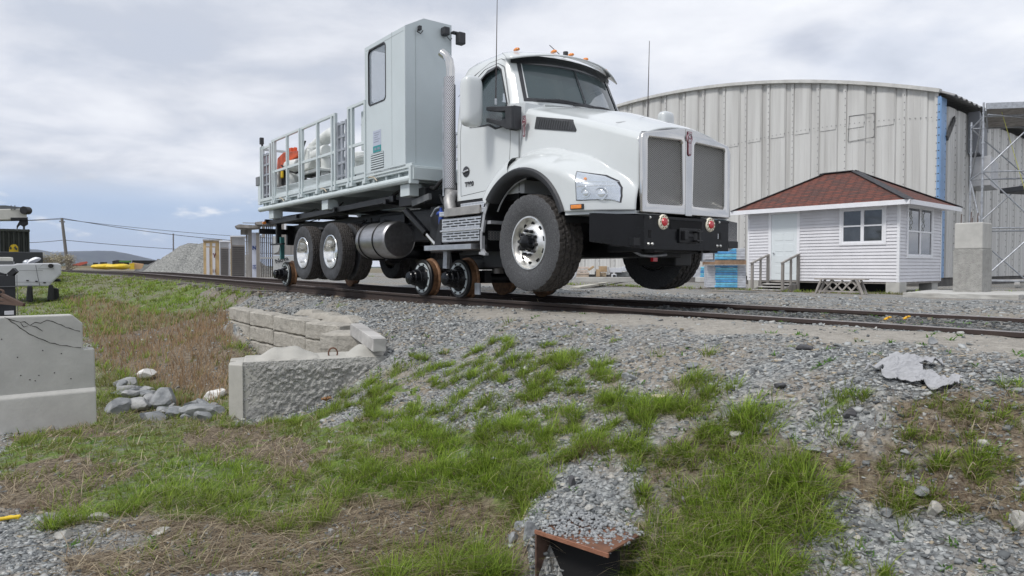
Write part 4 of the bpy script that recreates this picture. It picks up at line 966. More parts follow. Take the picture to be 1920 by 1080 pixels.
# ---- steps / battery box
TREAD = bpy.data.materials.new('tread_plate'); TREAD.use_nodes = True
def build_tp():
    nt = TREAD.node_tree; N = nt.nodes; L = nt.links; b = N['Principled BSDF']; tc = N.new('ShaderNodeTexCoord'); mp = N.new('ShaderNodeMapping'); mp.inputs['Rotation'].default_value = (0, R(45), 0); L.new(tc.outputs['Object'], mp.inputs[0])
    c = N.new('ShaderNodeTexChecker'); c.inputs['Scale'].default_value = 42; L.new(mp.outputs[0], c.inputs[0]); bp = N.new('ShaderNodeBump'); bp.inputs['Distance'].default_value = .004; L.new(c.outputs[1], bp.inputs['Height']); L.new(bp.outputs[0], b.inputs['Normal'])
    mx = N.new('ShaderNodeMixRGB'); L.new(c.outputs[1], mx.inputs[0]); mx.inputs[1].default_value = (.50, .51, .53, 1); mx.inputs[2].default_value = (.80, .80, .80, 1); L.new(mx.outputs[0], b.inputs['Base Color']); b.inputs['Metallic'].default_value = .85; b.inputs['Roughness'].default_value = .33
build_tp()
sb = MB().box(-2.03, -.93, -1.13, -.55, .78, 1.10).box(-2.03, -.93, -1.16, -.55, .92, .945).build('step_box', TREAD, tr, bevel=.006)
MB().box(-2.06, -.93, -1.15, -.55, 1.135, 1.20).box(-1.72, -.93, -1.02, -.5, 1.22, 1.30).box(-1.55, -.93, -.98, -.5, 1.305, 1.335).build('upper_tread', TREAD, sb, bevel=.006)
MB().box(-1.90, -1.05, -1.17, -1.14, 1.125, 1.235).build('step_plate', mat('satin_steel', (.45, .42, .38), .35, .9, .15, 6), sb, bevel=.004)
MB().box(-2.22, -1.06, -1.30, -.85, .665, .735).build('lower_step', ALU, sb, bevel=.005)
sl = MB()
for k, z in enumerate((1.055, 1.02, .985, .885, .85, .815)):
    for j in range(5): x = -1.98 + .20 * j + (.09 if k % 2 else 0); sl.box(x, min(x + .15, -.95), -1.138, -1.131, z, z + .013)
sl.build('step_slots', DARKV, sb)
MB().prism([(-1.06, .66), (-.93, .66), (-.93, 1.1), (-.97, 1.1)], 'y', -1.14, -1.10).prism([(-2.22, .73), (-2.03, .73), (-2.03, 1.1), (-2.06, 1.1)], 'y', -1.14, -1.10).build('step_gusset', FRAMEB, sb)
MB().beam((-2.02, -1.05, .66), (-2.04, -1.05, .42), .10, .05).build('step_leg', GALV, sb)
# rear-of-arch mud guard hanger
MB().beam((-.80, -1.19, 1.30), (-.90, -1.19, 1.10), .03, .05).beam((-.90, -1.19, 1.11), (-.955, -1.19, .88), .03, .05).beam((-.955, -1.19, .89), (-.955, -1.19, .66), .03, .05).beam((-.965, -1.19, .66), (-.90, -1.19, .60), .03, .05).beam((-1.0, -1.19, .615), (-.86, -1.19, .60), .05, .03).box(-.955, -.82, -1.16, -.7, .98, 1.02).build('guard_bracket', mat('guard_grey', (.35, .36, .38), .5), tr, smooth=50)
MB().prism([(-.84, 1.30), (-.94, 1.10), (-1.0, .88), (-1.0, .64), (-1.09, .64), (-1.10, .9), (-1.05, 1.12), (-.93, 1.34)], 'y', -1.14, -.6).build('mud_guard', FRAMEB, tr)
MB().tube([(CXA + .74 * math.cos(R(a)), -1.08, CZA + .74 * math.sin(R(a))) for a in range(95, 150, 6)], .012, 6).build('guard_rod', GALV, tr)

# ---- wheels
def tread(nr, rad, w, pattern):
    # returns MB of tyre centred at origin, axle y, outer face at -y
    mb = MB(); na = 216; cols = 36; prof = []
    hwid = w / 2
    side_ = [(.30, hwid * .62), (.315, hwid * .86), (.36, hwid * .95), (.42, hwid * 1.0), (.47, hwid * .995), (rad - .035, hwid * .95), (rad - .012, hwid * .90)]
    L_ = [(r, -y) for r, y in side_]; Rr = [(r, y) for r, y in side_[::-1]]; tr_ = [(rad, -hwid * .86 + 2 * hwid * .86 * i / cols) for i in range(cols + 1)]
    allp = L_ + tr_ + Rr; m = len(allp); c0, c1 = len(L_), len(L_) + cols
    for j in range(na):
        a = 2 * math.pi * j / na
        for i, (r, y) in enumerate(allp):
            if c0 <= i <= c1:
                t = (y / (hwid * .86)); d = 0; r -= .010 * t * t
                for g_ in pattern['ribs']:
                    zz = .035 * math.sin(j / na * 2 * math.pi * pattern['n']) * pattern['zig']
                    if abs(t - g_ - zz) < pattern['gw']: d = .024
                if abs(t) > pattern['lug'] and (j % pattern['ld']) < pattern['lw']: d = .012
                if pattern['cross'] and ((j + int((t + 1) * 6) * 3) % pattern['cross'] == 0): d = max(d, .015)
                r -= d
            elif i in (c0 - 1, c1 + 1) and (j % pattern['ld']) < pattern['lw']: r -= .008
            mb.v.append((r * math.cos(a), y, r * math.sin(a)))
    for j in range(na):
        q = (j + 1) % na
        for i in range(m - 1): mb.f.append((j * m + i, q * m + i, q * m + i + 1, j * m + i + 1))
    return mb
TYF = bpy.data.materials.new('front_tyre_rubber'); TYF.use_nodes = True
def build_tyf():
    nt = TYF.node_tree; N = nt.nodes; L = nt.links; b = N['Principled BSDF']; b.inputs['Roughness'].default_value = .75; tc = N.new('ShaderNodeTexCoord')
    v = N.new('ShaderNodeTexVoronoi'); v.feature = 'DISTANCE_TO_EDGE'; v.inputs['Scale'].default_value = 38; L.new(tc.outputs['Object'], v.inputs[0]); n = N.new('ShaderNodeTexNoise'); n.inputs['Scale'].default_value = 9; n.inputs['Detail'].default_value = 6; L.new(tc.outputs['Object'], n.inputs['Vector'])
    ad = N.new('ShaderNodeVectorMath'); ad.operation = 'MULTIPLY_ADD'; ad.inputs[1].default_value = (.12, .12, .12); L.new(n.outputs['Color'], ad.inputs[0]); L.new(tc.outputs['Object'], ad.inputs[2]); L.new(ad.outputs[0], v.inputs[0])
    r = N.new('ShaderNodeValToRGB'); L.new(v.outputs[0], r.inputs[0]); r.color_ramp.elements[0].position = .02; r.color_ramp.elements[0].color = (.095, .098, .102, 1); r.color_ramp.elements[1].position = .09; r.color_ramp.elements[1].color = (.050, .051, .055, 1)
    L.new(r.outputs[0], b.inputs['Base Color']); bp = N.new('ShaderNodeBump'); bp.inputs['Strength'].default_value = .4; bp.inputs['Distance'].default_value = .004; L.new(v.outputs[0], bp.inputs['Height']); L.new(bp.outputs[0], b.inputs['Normal'])
build_tyf()
TREADM = mat('tread_rubber', (.050, .045, .042), .85, 0, .3, 14, .2, 70)
def front_wheel():
    r = bpy.data.objects.new('front_wheel', MB().lathe([(.001, .10), (.30, .10), (.30, .14), (.001, .14)], (0, 0, 0), 'y', 24).build('x', FRAMEB).data); C.objects.link(r); bpy.data.objects.remove(bpy.data.objects['x']); r.parent = tr
    t = tread(.3, .565, .385, dict(ribs=[-.52, 0, .52], n=27, zig=1.4, gw=.05, lug=.72, ld=8, lw=2, cross=8)); tb = t.build('tyre', [TYF, TREADM], r, smooth=35)
    mi = [1 if all(math.hypot(tb.data.vertices[k].co.x, tb.data.vertices[k].co.z) > .535 for k in p.vertices) else 0 for p in tb.data.polygons]; tb.data.polygons.foreach_set('material_index', mi)
    rim = MB().lathe([(.315, -.155), (.308, -.172), (.292, -.172), (.283, -.155), (.275, -.12), (.262, -.10), (.235, -.112), (.185, -.145), (.165, -.158), (.12, -.158), (.10, -.15), (.001, -.15)], (0, 0, 0), 'y', 64).lathe([(.31, -.15), (.30, .15)], (0, 0, 0), 'y', 40).build('rim', mat('polished_rim', (.84, .83, .80), .34, 1, .14, 16, .08, 60), r, smooth=40)
    hh = MB()
    for k in range(10): a = k * .6283 + .2; c = Vector((.222 * math.cos(a), -.1215, .222 * math.sin(a))); n_ = Vector((-.42 * math.cos(a) * -1, -1, -.42 * math.sin(a) * -1)).normalized(); hh.cyl(c, c + Vector((0, -.004, 0)), .028, n=16)
    hh.build('hand_holes', DARKV, r)
    nn = MB()
    for k in range(10): a = k * .6283 + .5; c = (.142 * math.cos(a), -.155, .142 * math.sin(a)); nn.cyl(c, (c[0], -.205, c[2]), .021, .017, 8)
    nn.build('wheel_nuts', mat('nut_cap_black', (.02, .02, .023), .3), r, smooth=50)
    MB().lathe([(.105, -.15), (.095, -.20), (.088, -.235), (.055, -.25), (.03, -.272), (.001, -.275)], (0, 0, 0), 'y', 28).build('hub_cap', BLACK, r, smooth=40)
    return r
fw = front_wheel(); fw.location = (.0, -1.05, .715)
fw2 = copy_tree(fw, tr); fw2.location = (.05, 1.03, .70); fw2.rotation_euler = (0, 0, math.pi)
def rear_wheel():
    me_ = MB().lathe([(.001, .02), (.27, .02), (.27, .06), (.001, .06)], (0, 0, 0), 'y', 24)
    r = me_.build('rear_wheel', mat('rim_inner', (.55, .55, .54), .3, .9), tr)
    P_ = dict(ribs=[-.6, -.2, .2, .6], n=40, zig=.9, gw=.04, lug=.80, ld=6, lw=1, cross=6)
    t = tread(.3, .525, .27, P_)
    a = t.build('tyre', [RUBBER, TREADM], r, smooth=35); a.location = (0, 0, 0)
    mi = [1 if all(math.hypot(a.data.vertices[k].co.x, a.data.vertices[k].co.z) > .495 for k in p.vertices) else 0 for p in a.data.polygons]; a.data.polygons.foreach_set('material_index', mi)
    b = a.copy(); C.objects.link(b); b.parent = r; b.location = (0, .34, 0)
    MB().lathe([(.305, -.125), (.298, -.135), (.285, -.135), (.278, -.12), (.268, -.10), (.262, -.02), (.245, .0), (.235, .02), (.16, .03), (.14, -.02), (.12, -.03), (.001, -.03)], (0, 0, 0), 'y', 56).lathe([(.30, -.12), (.30, .47)], (0, 0, 0), 'y', 32).build('rim', mat('polished_rim2', (.80, .80, .78), .16, 1, .08, 10), r, smooth=40)
    hh = MB()
    for k in range(10): g_ = k * .6283; hh.cyl((.20 * math.cos(g_), .020, .20 * math.sin(g_)), (.20 * math.cos(g_), .016, .20 * math.sin(g_)), .022, n=14)
    hh.build('hand_holes', DARKV, r)
    return r
rws = [rear_wheel()]; rws[0].location = (-5.62, -1.11, .72)
for (x, s_) in ((-6.96, -1), (-5.62, 1), (-6.96, 1)):
    q = copy_tree(rws[0], tr); q.location = (x, s_ * 1.11, .72); q.rotation_euler = (0, .2 * x, math.pi if s_ > 0 else 0); rws.append(q)
def rail_wheel():
    r = MB().lathe([(.001, -.06), (.17, -.06), (.20, -.075), (.262, -.085), (.275, -.07), (.275, -.04), (.001, -.04)], (0, 0, 0), 'y', 48).build('rail_wheel', FRAMEB, tr, smooth=35)
    MB().lathe([(.272, -.065), (.268, .045), (.276, .055), (.30, .062), (.302, .078), (.28, .088), (.001, .09)], (0, 0, 0), 'y', 56).build('steel_tread', mat('rusty_tread', (.20, .11, .06), .6, .4, .35, 16, .1, 50), r, smooth=40)
    MB().lathe([(.185, -.0855), (.188, -.09), (.225, -.093), (.228, -.0855)], (0, 0, 0), 'y', 48).build('white_ring', mat('ring_white', (.5, .55, .56), .5, .3), r, smooth=40)
    nn = MB()
    for k in range(10): a = k * .6283; nn.cyl((.206 * math.cos(a), -.09, .206 * math.sin(a)), (.206 * math.cos(a), -.106, .206 * math.sin(a)), .013, n=8)
    nn.build('bolts', FRAMEB, r)
    MB().lathe([(.17, -.08), (.15, -.10), (.135, -.16), (.12, -.17), (.115, -.24), (.10, -.255), (.098, -.31), (.085, -.325), (.001, -.33)], (0, 0, 0), 'y', 32).build('hub', BLACK, r, smooth=35)
    return r
rl = rail_wheel(); rl.location = (-3.06, -.76, .275)
for (x, s_) in ((-2.04, -1), (-3.06, 1), (-2.04, 1), (-9.05, -1), (-9.05, 1)):
    q = copy_tree(rl, tr); q.location = (x, s_ * .76, .275 + (.015 if x < -5 else 0)); q.rotation_euler = (0, .3 * x, math.pi if s_ > 0 else 0)

# ---- chassis
ch = MB()
for y in (-.43, .43): ch.box(-9.7, 1.2, y - .04, y + .04, .98, 1.26).box(-9.7, -2.4, y - .045, y + .045, 1.27, 1.40)
for x in (-9.5, -8.2, -7.6, -6.3, -4.9, -3.8, -2.6, -1.2, .2, 1.0): ch.box(x - .05, x + .05, -.43, .43, 1.0, 1.24)
ch.cyl((0, -1.0, .68), (0, 1.0, .68), .07).box(-.08, .08, -.8, .8, .58, .70)
for x in (-5.62, -6.96): ch.cyl((x, -.95, .72), (x, .95, .72), .12).ico((x, 0, .74), .26, 2, (1, 1, 1))
ch.cyl((-5.6, 0, .95), (-1.6, 0, 1.0), .055).box(-1.7, .9, -.4, .4, .55, 1.3).box(-1.0, .8, -.38, .38, 1.2, 1.75)
ch.box(-7.6, -5.0, -.62, -.5, .86, .98).box(-7.6, -5.0, .5, .62, .86, .98)
ch.build('chassis', FRAMEB, tr, bevel=.008)
# blockers / clutter under cab and deck
cl = MB(); rd = random.Random(4)
for x, y, z, a, b, c in [(-2.55, -.6, 1.0, .5, .5, .7), (-3.3, -.2, 1.1, .8, .9, .5), (-4.6, 0, 1.15, .9, 1.1, .4), (-2.0, 0, .9, .8, 1.2, .6), (-8.6, 0, .9, .8, 1.1, .4), (-1.35, -.5, .55, .7, .3, .25), (-2.6, .1, .55, 1.7, .5, .3), (-1.55, .3, .5, .5, .5, .35), (-8.9, 0, .55, .7, .7, .4), (.9, 0, .75, .5, 1.2, .3), (-2.75, .75, 1.1, .6, .4, .6), (-1.3, .8, .85, 1.0, .5, .55), (.55, .5, .55, .6, .3, .2)]: cl.box(x - a / 2, x + a / 2, y - b / 2, y + b / 2, z - c / 2, z + c / 2)
for i in range(26):
    p = Vector((rd.uniform(-9, -2.2), rd.uniform(-.9, .3), rd.uniform(.95, 1.6))); cl.tube([p, p + Vector((rd.uniform(.3, 1.2), rd.uniform(-.2, .2), rd.uniform(-.15, .1))), p + Vector((rd.uniform(1.2, 2), rd.uniform(-.2, .2), rd.uniform(-.3, .2)))], rd.uniform(.012, .03), 6)
cl.build('underbody_units', FRAMEB, tr, bevel=.015)
# rail gear frames
rg = MB()
for s_ in (-1, 1): rg.beam((-3.3, s_ * .5, .30), (-1.8, s_ * .5, .30), .12, .18).beam((-2.55, s_ * .55, .35), (-2.75, s_ * .5, 1.0), .14, .1).beam((-9.3, s_ * .45, .38), (-8.7, s_ * .45, .38), .12, .2).beam((-9.05, s_ * .45, .4), (-8.9, s_ * .45, 1.1), .12, .14)
for x in (-3.06, -2.04, -9.05): rg.cyl((x, -.7, .275), (x, .7, .275), .07)
rg.cyl((-2.54, -.62, .33), (-2.54, -.50, .33), .09).box(-3.2, -1.9, -.5, .5, .42, .56).box(-9.2, -8.9, -.5, .5, .5, .7)
rg.build('rail_gear_frame', FRAMEB, tr, bevel=.008)
MB().cyl((-2.54, -.66, .33), (-2.54, -.60, .33), .045).build('pivot_pin', GALV, tr)
MB().box(-1.70, -1.58, -.80, -.78, .06, .22).build('rail_sweep_plate', GALV, tr)
c1 = MB().cyl((-3.22, -1.02, 1.30), (-2.62, -1.02, .93), .055).build('hydraulic_strut', BLACK, tr, smooth=50); MB().cyl((-2.64, -1.02, .94), (-2.36, -1.02, .76), .03).build('strut_rod', CHROME, c1, smooth=50)
cs_ = MB().cyl((-1.55, -.5, .35), (-1.55, -.5, .75), .07).cyl((-1.55, -.5, .45), (-1.55, -.5, .5), .11).cyl((-1.15, -.45, .3), (-1.15, -.45, .6), .04).build('spring_can', mat('grey_iron', (.16, .15, .14), .5, .6), tr, smooth=40)
# diff cover, axle glints and red patch below bumper
MB().tube([(.95, -.5, .62), (.98, -.4, .57), (1.0, -.25, .56), (1.0, .0, .58)], .018, 8).build('front_pipe', GALV, tr, smooth=50); MB().box(.98, 1.02, -.24, -.17, .50, .545).build('red_tag', RED, tr)

# ---- fuel tank
tk = MB().lathe([(.001, 0), (.27, .0), (.292, .02), (.30, .05), (.30, .98), (.292, 1.01), (.27, 1.03), (.001, 1.03)], (-4.72, -.89, .88), 'x', 64).build('fuel_tank', mat('spun_aluminium', (.40, .40, .41), .38, 1, .14, 3, .04, 90, stretch=(1, 6, 6)), tr, smooth=35)
sb_ = MB()
for x in (-4.55, -4.05):
    sb_.tube([(x, -.89 + .304 * math.cos(a), .88 + .304 * math.sin(a)) for a in np.linspace(0, 6.283, 49)[:-1]], .0125, 6, closed=True)
    sb_.box(x - .02, x + .05, -.95, -.6, .55, .60)
sb_.build('tank_strap', FRAMEB, tk, smooth=50)

# ---- deck
dk = MB().box(-9.60, -2.72, -1.19, 1.19, 1.86, 1.93).build('deck', DECKW, tr, bevel=.006)
df = MB()
for s_ in (-1, 1):
    df.tube([(-9.64, s_ * 1.19, 1.735), (-2.74, s_ * 1.19, 1.735)], .055, 14)
    df.box(-9.6, -2.72, s_ * 1.19 - .02, s_ * 1.19 + .02, 1.90, 1.965)
    for x in np.arange(-9.5, -2.8, .42): df.box(x, x + .03, s_ * 1.10, s_ * 1.17, 1.745, 1.86)
    df.box(-9.6, -2.72, s_ * 1.08, s_ * 1.10, 1.76, 1.90)
for x in (-9.4, -8.2, -6.9, -5.4, -4.1, -2.9): df.box(x - .04, x + .04, -1.15, 1.15, 1.70, 1.86)
df.box(-2.76, -2.70, -1.24, -1.10, 1.66, 1.925)
for x in (-9.0, -6.05, -3.02): df.box(x - .14, x + .14, -1.16, -.95, 1.50, 1.68).box(x - .14, x + .14, .95, 1.16, 1.50, 1.68)
df.box(-2.74, -2.68, -1.2, 1.2, 1.72, 1.90)
df.build('deck_frame', DECKW, tr, bevel=.006)
ws = MB()
for s_ in (-1, 1): ws.box(-9.9, -3.4, s_ * .78 - .04, s_ * .78 + .04, 1.42, 1.58)
for x in (-9.6, -7.7, -5.8, -3.8): ws.box(x - .04, x + .04, -1.1, 1.1, 1.44, 1.52)
ws.beam((-9.9, -1.02, 1.43), (-3.6, -1.02, 1.52), .06, .10).beam((-9.4, -.3, 1.6), (-4, -.3, 1.64), .05, .05)
ws.box(-3.5, -2.7, -1.0, 1.0, 1.38, 1.62)
ws.build('subframe', FRAMEB, tr, bevel=.006)
MB().beam((-3.05, -1.0, 1.40), (-2.55, -1.0, 1.47), .05, .09).build('bracket_arm', mat('mid_grey', (.12, .125, .13), .5), tr)
MB().box(-9.66, -9.60, -1.22, 1.22, 1.19, 1.31).box(-9.66, -9.58, -.6, -.45, .95, 1.4).box(-9.66, -9.58, .45, .6, .95, 1.4).box(-9.3, -8.6, -1.08, -1.0, .93, .96).box(-9.2, -9.1, -1.0, -.9, .95, 1.5).build('rear_bar', FRAMEB, tr)
MB().cyl((-9.62, -1.12, 1.44), (-9.56, -1.12, 1.44), .035).build('rear_amber_lamp', AMBER, tr)
MB().box(-9.0, -8.92, -.98, -.9, .62, 1.1).build('teal_cylinder', mat('teal', (.03, .13, .13), .5), tr)
# guard cages
def cage(x0, x1, posts, s_, ztop=3.16, zb=1.86, y=1.20, mid=True):
    c = MB(); w = .05; yy = s_ * y
    c.box(x0, x1, yy - w / 2, yy + w / 2, ztop - w, ztop)
    for p in posts: c.box(p - w / 2, p + w / 2, yy - w / 2 - .003, yy + w / 2 + .003, zb, ztop - .002)
    if mid:
        c.box(x0, x1, yy - .018, yy + .018, 2.45, 2.50); c.box(x0, x1, yy + .02 * s_ * -1 - .01, yy + .02 * s_ * -1 + .01, 2.0, 2.13)
    for p in posts: c.box(p - .05, p + .05, yy - .045, yy + .045, 1.80, 1.87)
    c.build('guard_rail', DECKW, tr, bevel=.004)
for s_ in (-1, 1):
    cage(-8.78, -7.12, [-8.72, -8.60, -7.85, -7.15], s_); cage(-7.05, -5.42, [-7.02, -6.25, -5.58, -5.44], s_)
cage(-4.90, -4.22, [-4.88, -4.74, -4.24], -1); cage(-4.9, -4.22, [-4.8, -4.24], 1, mid=False)
kk = MB().box(-8.6, -5.5, -1.19, -1.16, 1.97, 2.12).build('kick_plate', DECKW, tr)
# ladder gates (galvanised)
def gate(x0, x1, z0, z1, y, n):
    g_ = MB()
    for x in (x0, x1): g_.box(x - .03, x + .03, y - .03, y + .03, z0, z1)
    for k in range(n): z = z0 + .08 + (z1 - z0 - .12) * k / (n - 1); g_.box(x0, x1, y - .025, y + .025, z - .022, z + .022)
    g_.box((x0 + x1) / 2 - .06, (x0 + x1) / 2 + .02, y - .02, y + .02, z0, z1); g_.build('gate', GALV, tr, bevel=.003)
gate(-5.38, -5.02, 1.95, 2.98, -1.17, 5); gate(-9.38, -8.95, 1.95, 2.95, -1.17, 5); gate(-5.3, -4.95, 1.95, 3.05, 1.1, 5)
gg = MB()
for x, y in ((-9.55, -1.19), (-9.40, -1.19), (-8.92, -1.19)): gg.box(x - .025, x + .025, y - .025, y + .025, 1.9, 3.12)
gg.box(-9.57, -8.9, -1.19, -1.16, 3.05, 3.1).box(-9.57, -9.53, -1.2, 1.2, 3.05, 3.1).box(-9.57, -9.53, -1.2, 1.2, 2.4, 2.44).box(-9.57, -9.53, 1.15, 1.2, 1.9, 3.1).box(-8.5, -8.4, .9, 1.0, 1.9, 3.2)
gg.box(-4.62, -4.5, -1.1, -1.0, 2.4, 3.05); gg.build('rear_rail_posts', DECKW, tr, bevel=.004)
MB().box(-9.56, -9.48, -1.22, -1.14, 3.18, 3.33).box(-9.54, -9.50, -1.19, -1.15, 3.08, 3.2).build('rear_camera', PLAST, tr, bevel=.01)
MB().box(-9.85, -9.62, -1.22, -1.1, 2.28, 2.48).build('rear_light_box', mat('box_grey', (.16, .17, .18), .5), tr, bevel=.01)
MB().box(-9.75, -9.6, -1.2, -1.15, 1.85, 2.3).build('rear_pole', DECKW, tr)
clp = MB()
for x in (-8.3, -6.1, -4.1): clp.tube([(x, -1.22, 1.88), (x + .12, -1.25, 1.88), (x + .25, -1.25, 1.86), (x + .33, -1.24, 1.80)], .012, 6)
clp.build('latch_cables', mat('brass_latch', (.55, .48, .38), .4, .4), tr, smooth=50)
# manipulator machine on deck
mc = MB()
mc.prism([(-7.75, 2.38), (-7.15, 2.40), (-7.02, 2.66), (-7.3, 2.82), (-7.75, 2.74)], 'y', -1.02, -.45)
mc.tube([(-7.7, -.80, 2.86), (-7.1, -.80, 2.93), (-6.55, -.80, 3.0), (-6.0, -.7, 2.9)], [.08, .12, .13, .10], 14).cyl((-7.0, -.92, 2.63), (-6.50, -.92, 2.66), .13).cyl((-6.62, -.9, 2.12), (-6.62, -.9, 2.55), .09)
mc.cyl((-8.55, -.92, 2.60), (-7.85, -.92, 2.56), .13).cyl((-8.28, -.92, 2.0), (-8.2, -.92, 2.42), .12).box(-7.7, -6.5, -1.08, -.5, 2.27, 2.34).box(-6.3, -5.4, -.9, -.3, 2.05, 2.2).box(-5.9, -5.0, -.7, -.5, 2.42, 2.49)
mc.box(-9.2, -9.08, -.98, -.85, 2.1, 2.6).box(-8.8, -7.5, -.75, -.66, 2.78, 2.83).box(-7.5, -6.9, -.9, -.82, 2.8, 2.95).cyl((-5.9, -.5, 2.0), (-5.9, -.5, 2.6), .12)
mo = mc.build('manipulator', mat('machine_white', (.66, .68, .66), .4, 0, .08, 4), tr, bevel=.02, smooth=35)
MB().prism([(-9.15, 2.60), (-9.1, 2.84), (-8.72, 2.92), (-7.8, 2.84), (-7.8, 2.76), (-8.6, 2.66), (-8.8, 2.56)], 'y', -.98, -.6).box(-8.6, -8.54, -.95, -.88, 2.88, 3.0).box(-8.4, -8.34, -.95, -.88, 2.86, 2.98).box(-8.2, -8.14, -.95, -.88, 2.86, 2.96).build('orange_head', ORANGE, mo, bevel=.015)
MB().box(-9.2, -8.85, -.9, -.4, 2.25, 2.62).box(-9.0, -8.0, -.85, .2, 1.95, 2.3).box(-6.9, -6.64, -.9, -.3, 2.3, 2.55).box(-7.6, -6.4, -1.0, -.4, 1.95, 2.2).build('power_unit', FRAMEB, mo, bevel=.02)
MB().box(-8.98, -8.84, -.97, -.92, 2.38, 2.66).build('yellow_reel', YELLOW, mo, bevel=.03)
MB().box(-9.2, -8.1, -1.1, -.9, 2.02, 2.10).build('red_beam', mat('dark_red', (.12, .02, .025), .5), mo)
hz = MB()
for (a, b, c) in [((-8.6, -1.06, 2.62), (-8.2, -1.1, 2.45), (-7.9, -1.0, 2.38)), ((-8.45, -1.0, 2.4), (-8.5, -1.08, 2.05), (-8.1, -1.0, 2.0)), ((-7.7, -1.0, 2.05), (-7.5, -1.1, 2.35), (-7.0, -1.0, 2.25)), ((-7.25, -1.05, 2.95), (-7.3, -1.1, 2.75), (-7.6, -1.05, 2.6)), ((-7.1, -1.05, 2.1), (-6.7, -1.1, 2.3), (-6.4, -1.0, 2.0)), ((-5.3, -.9, 2.0), (-5.15, -1.0, 2.3), (-5.35, -.9, 2.35)), ((-6.0, -.8, 2.6), (-5.8, -.95, 2.5), (-5.6, -.9, 2.3)), ((-5.65, -.6, 3.05), (-5.5, -.6, 3.25), (-5.3, -.6, 3.3))]:
    P0, P1, P2 = map(Vector, (a, b, c)); hz.tube([P0 * (1 - t) ** 2 + P1 * 2 * t * (1 - t) + P2 * t * t for t in np.linspace(0, 1, 9)], .018, 6)
hz.build('hoses', HOSE, mo, smooth=60)
text('2', .16, .002, Matrix.Translation((-7.42, -1.026, 2.56)) @ Matrix.Rotation(R(90), 4, 'X'), PLAST, 'unit_number', mo)

# ---- booth
by0, by1 = -1.21, -.40
BP = [(by0, 1.93), (by1, 1.93), (by1, 4.16), (by0 + .32, 4.16), (by0, 3.99)]
bo = MB().prism(BP, 'x', -4.24, -2.90).build('booth', BOXW, tr, smooth=20)
bi = MB().prism([(by0 + .05, 1.98), (by1 - .05, 1.98), (by1 - .05, 4.1), (by0 + .33, 4.1), (by0 + .05, 3.95)], 'x', -4.19, -2.95).build('cut', mat('booth_inside', (.42, .44, .50), .7), tr)
def rr(x0, x1, z0, z1, r, n=5):
    o = []
    for cx, cz, a0 in ((x1 - r, z1 - r, 0), (x0 + r, z1 - r, 90), (x0 + r, z0 + r, 180), (x1 - r, z0 + r, 270)):
        for k in range(n + 1): a = R(a0 + 90 * k / n); o.append((cx + r * math.cos(a), cz + r * math.sin(a)))
    return o
BWN = rr(-4.10, -3.52, 3.04, 3.90, .07)
bwc = MB().prism(BWN, 'y', by0 - .2, by0 + .2).build('cut', PLAST, tr); bwc2 = MB().prism(rr(-1.13, -.48, 3.12, 3.98, .07), 'x', -4.4, -4.1).build('cut', PLAST, tr)
bpy.context.view_layer.update(); boolean(bo, [bi, bwc, bwc2]); 
bq = lambda x, z: -by0
ringprism(BWN, .022, -1, bq, -.01, .008, PLAST, 'window_seal', bo)
MB().prism(grow(BWN, -.002), 'y', by0 + .012, by0 + .016).build('booth_window', mat('booth_glass', (.5, .58, .66), .03, 0, alpha=.28, coat=1), bo)
MB().prism(grow(rr(-1.13, -.48, 3.12, 3.98, .07), -.002), 'x', -4.225, -4.22).build('rear_booth_window', mat('booth_glass', (.5, .58, .66)), bo)
MB().box(-3.82, -3.55, -.95, -.65, 2.4, 3.15).box(-3.95, -3.5, -.95, -.6, 2.3, 2.45).build('operator_seat', mat('seat_cloth', (.04, .045, .05)), bo, bevel=.05)
dsn = MB(); 
for (a, b) in (((-3.32, 1.99), (-3.32, 4.0)), ((-4.20, 1.99), (-4.20, 3.9))): dsn.box(a[0], a[0] + .006, by0 - .0022, by0 + .002, a[1], b[1])
dsn.box(-4.2, -2.94, by0 - .0022, by0 + .002, 3.925, 3.931).box(-2.8995, -2.8965, by0 + .17, by0 + .176, 1.99, 3.95)
dsn.build('panel_joint', mat('joint_grey', (.36, .40, .41), .6), bo)
MB().box(-4.2, -2.94, by0 + .03, by1 - .03, 1.905, 1.93).build('booth_gasket', DARKV, bo)
nt_ = MB().box(-3.95, -3.68, by0 - .004, by0 + .001, 2.36, 2.60).build('notice_sheet', mat('notice_grey', (.42, .46, .56), .5), bo)
MB().box(-3.95, -3.68, by0 - .005, by0 + .001, 2.26, 2.36).build('notice_band', mat('notice_teal', (.02, .25, .26), .5), bo)
for k, (s, z) in enumerate([('AVIS', 2.56), ('NOTICE', 2.52), ('--- ----', 2.47), ('-- -----', 2.44)]): pass
nl = MB()
for k in range(5): nl.box(-3.92 + .02 * (k % 2), -3.72 - .03 * (k % 3), by0 - .006, by0 - .004, 2.56 - .035 * k, 2.568 - .035 * k)
nl.box(-3.9, -3.83, by0 - .007, by0 - .005, 2.29, 2.33).box(-3.80, -3.71, by0 - .007, by0 - .005, 2.29, 2.33)
nl.build('notice_print', mat('print_grey', (.22, .25, .32), .5), bo)
lv = MB()
for k in range(7): z = 1.985 + .036 * k + .02; lv.box(-4.03, -3.59, by0 - .012, by0 - .002, z, z + .02)
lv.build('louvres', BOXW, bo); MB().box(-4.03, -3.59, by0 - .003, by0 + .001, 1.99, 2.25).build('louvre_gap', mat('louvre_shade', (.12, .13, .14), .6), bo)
MB().box(-2.90, -2.84, -1.0, -.96, 3.96, 4.02).tube([(-2.88, -1.0, 3.98), (-2.84, -1.04, 3.92), (-2.84, -.98, 3.90), (-2.86, -.93, 3.96)], .008, 6).build('wiring_stub', PLAST, bo)
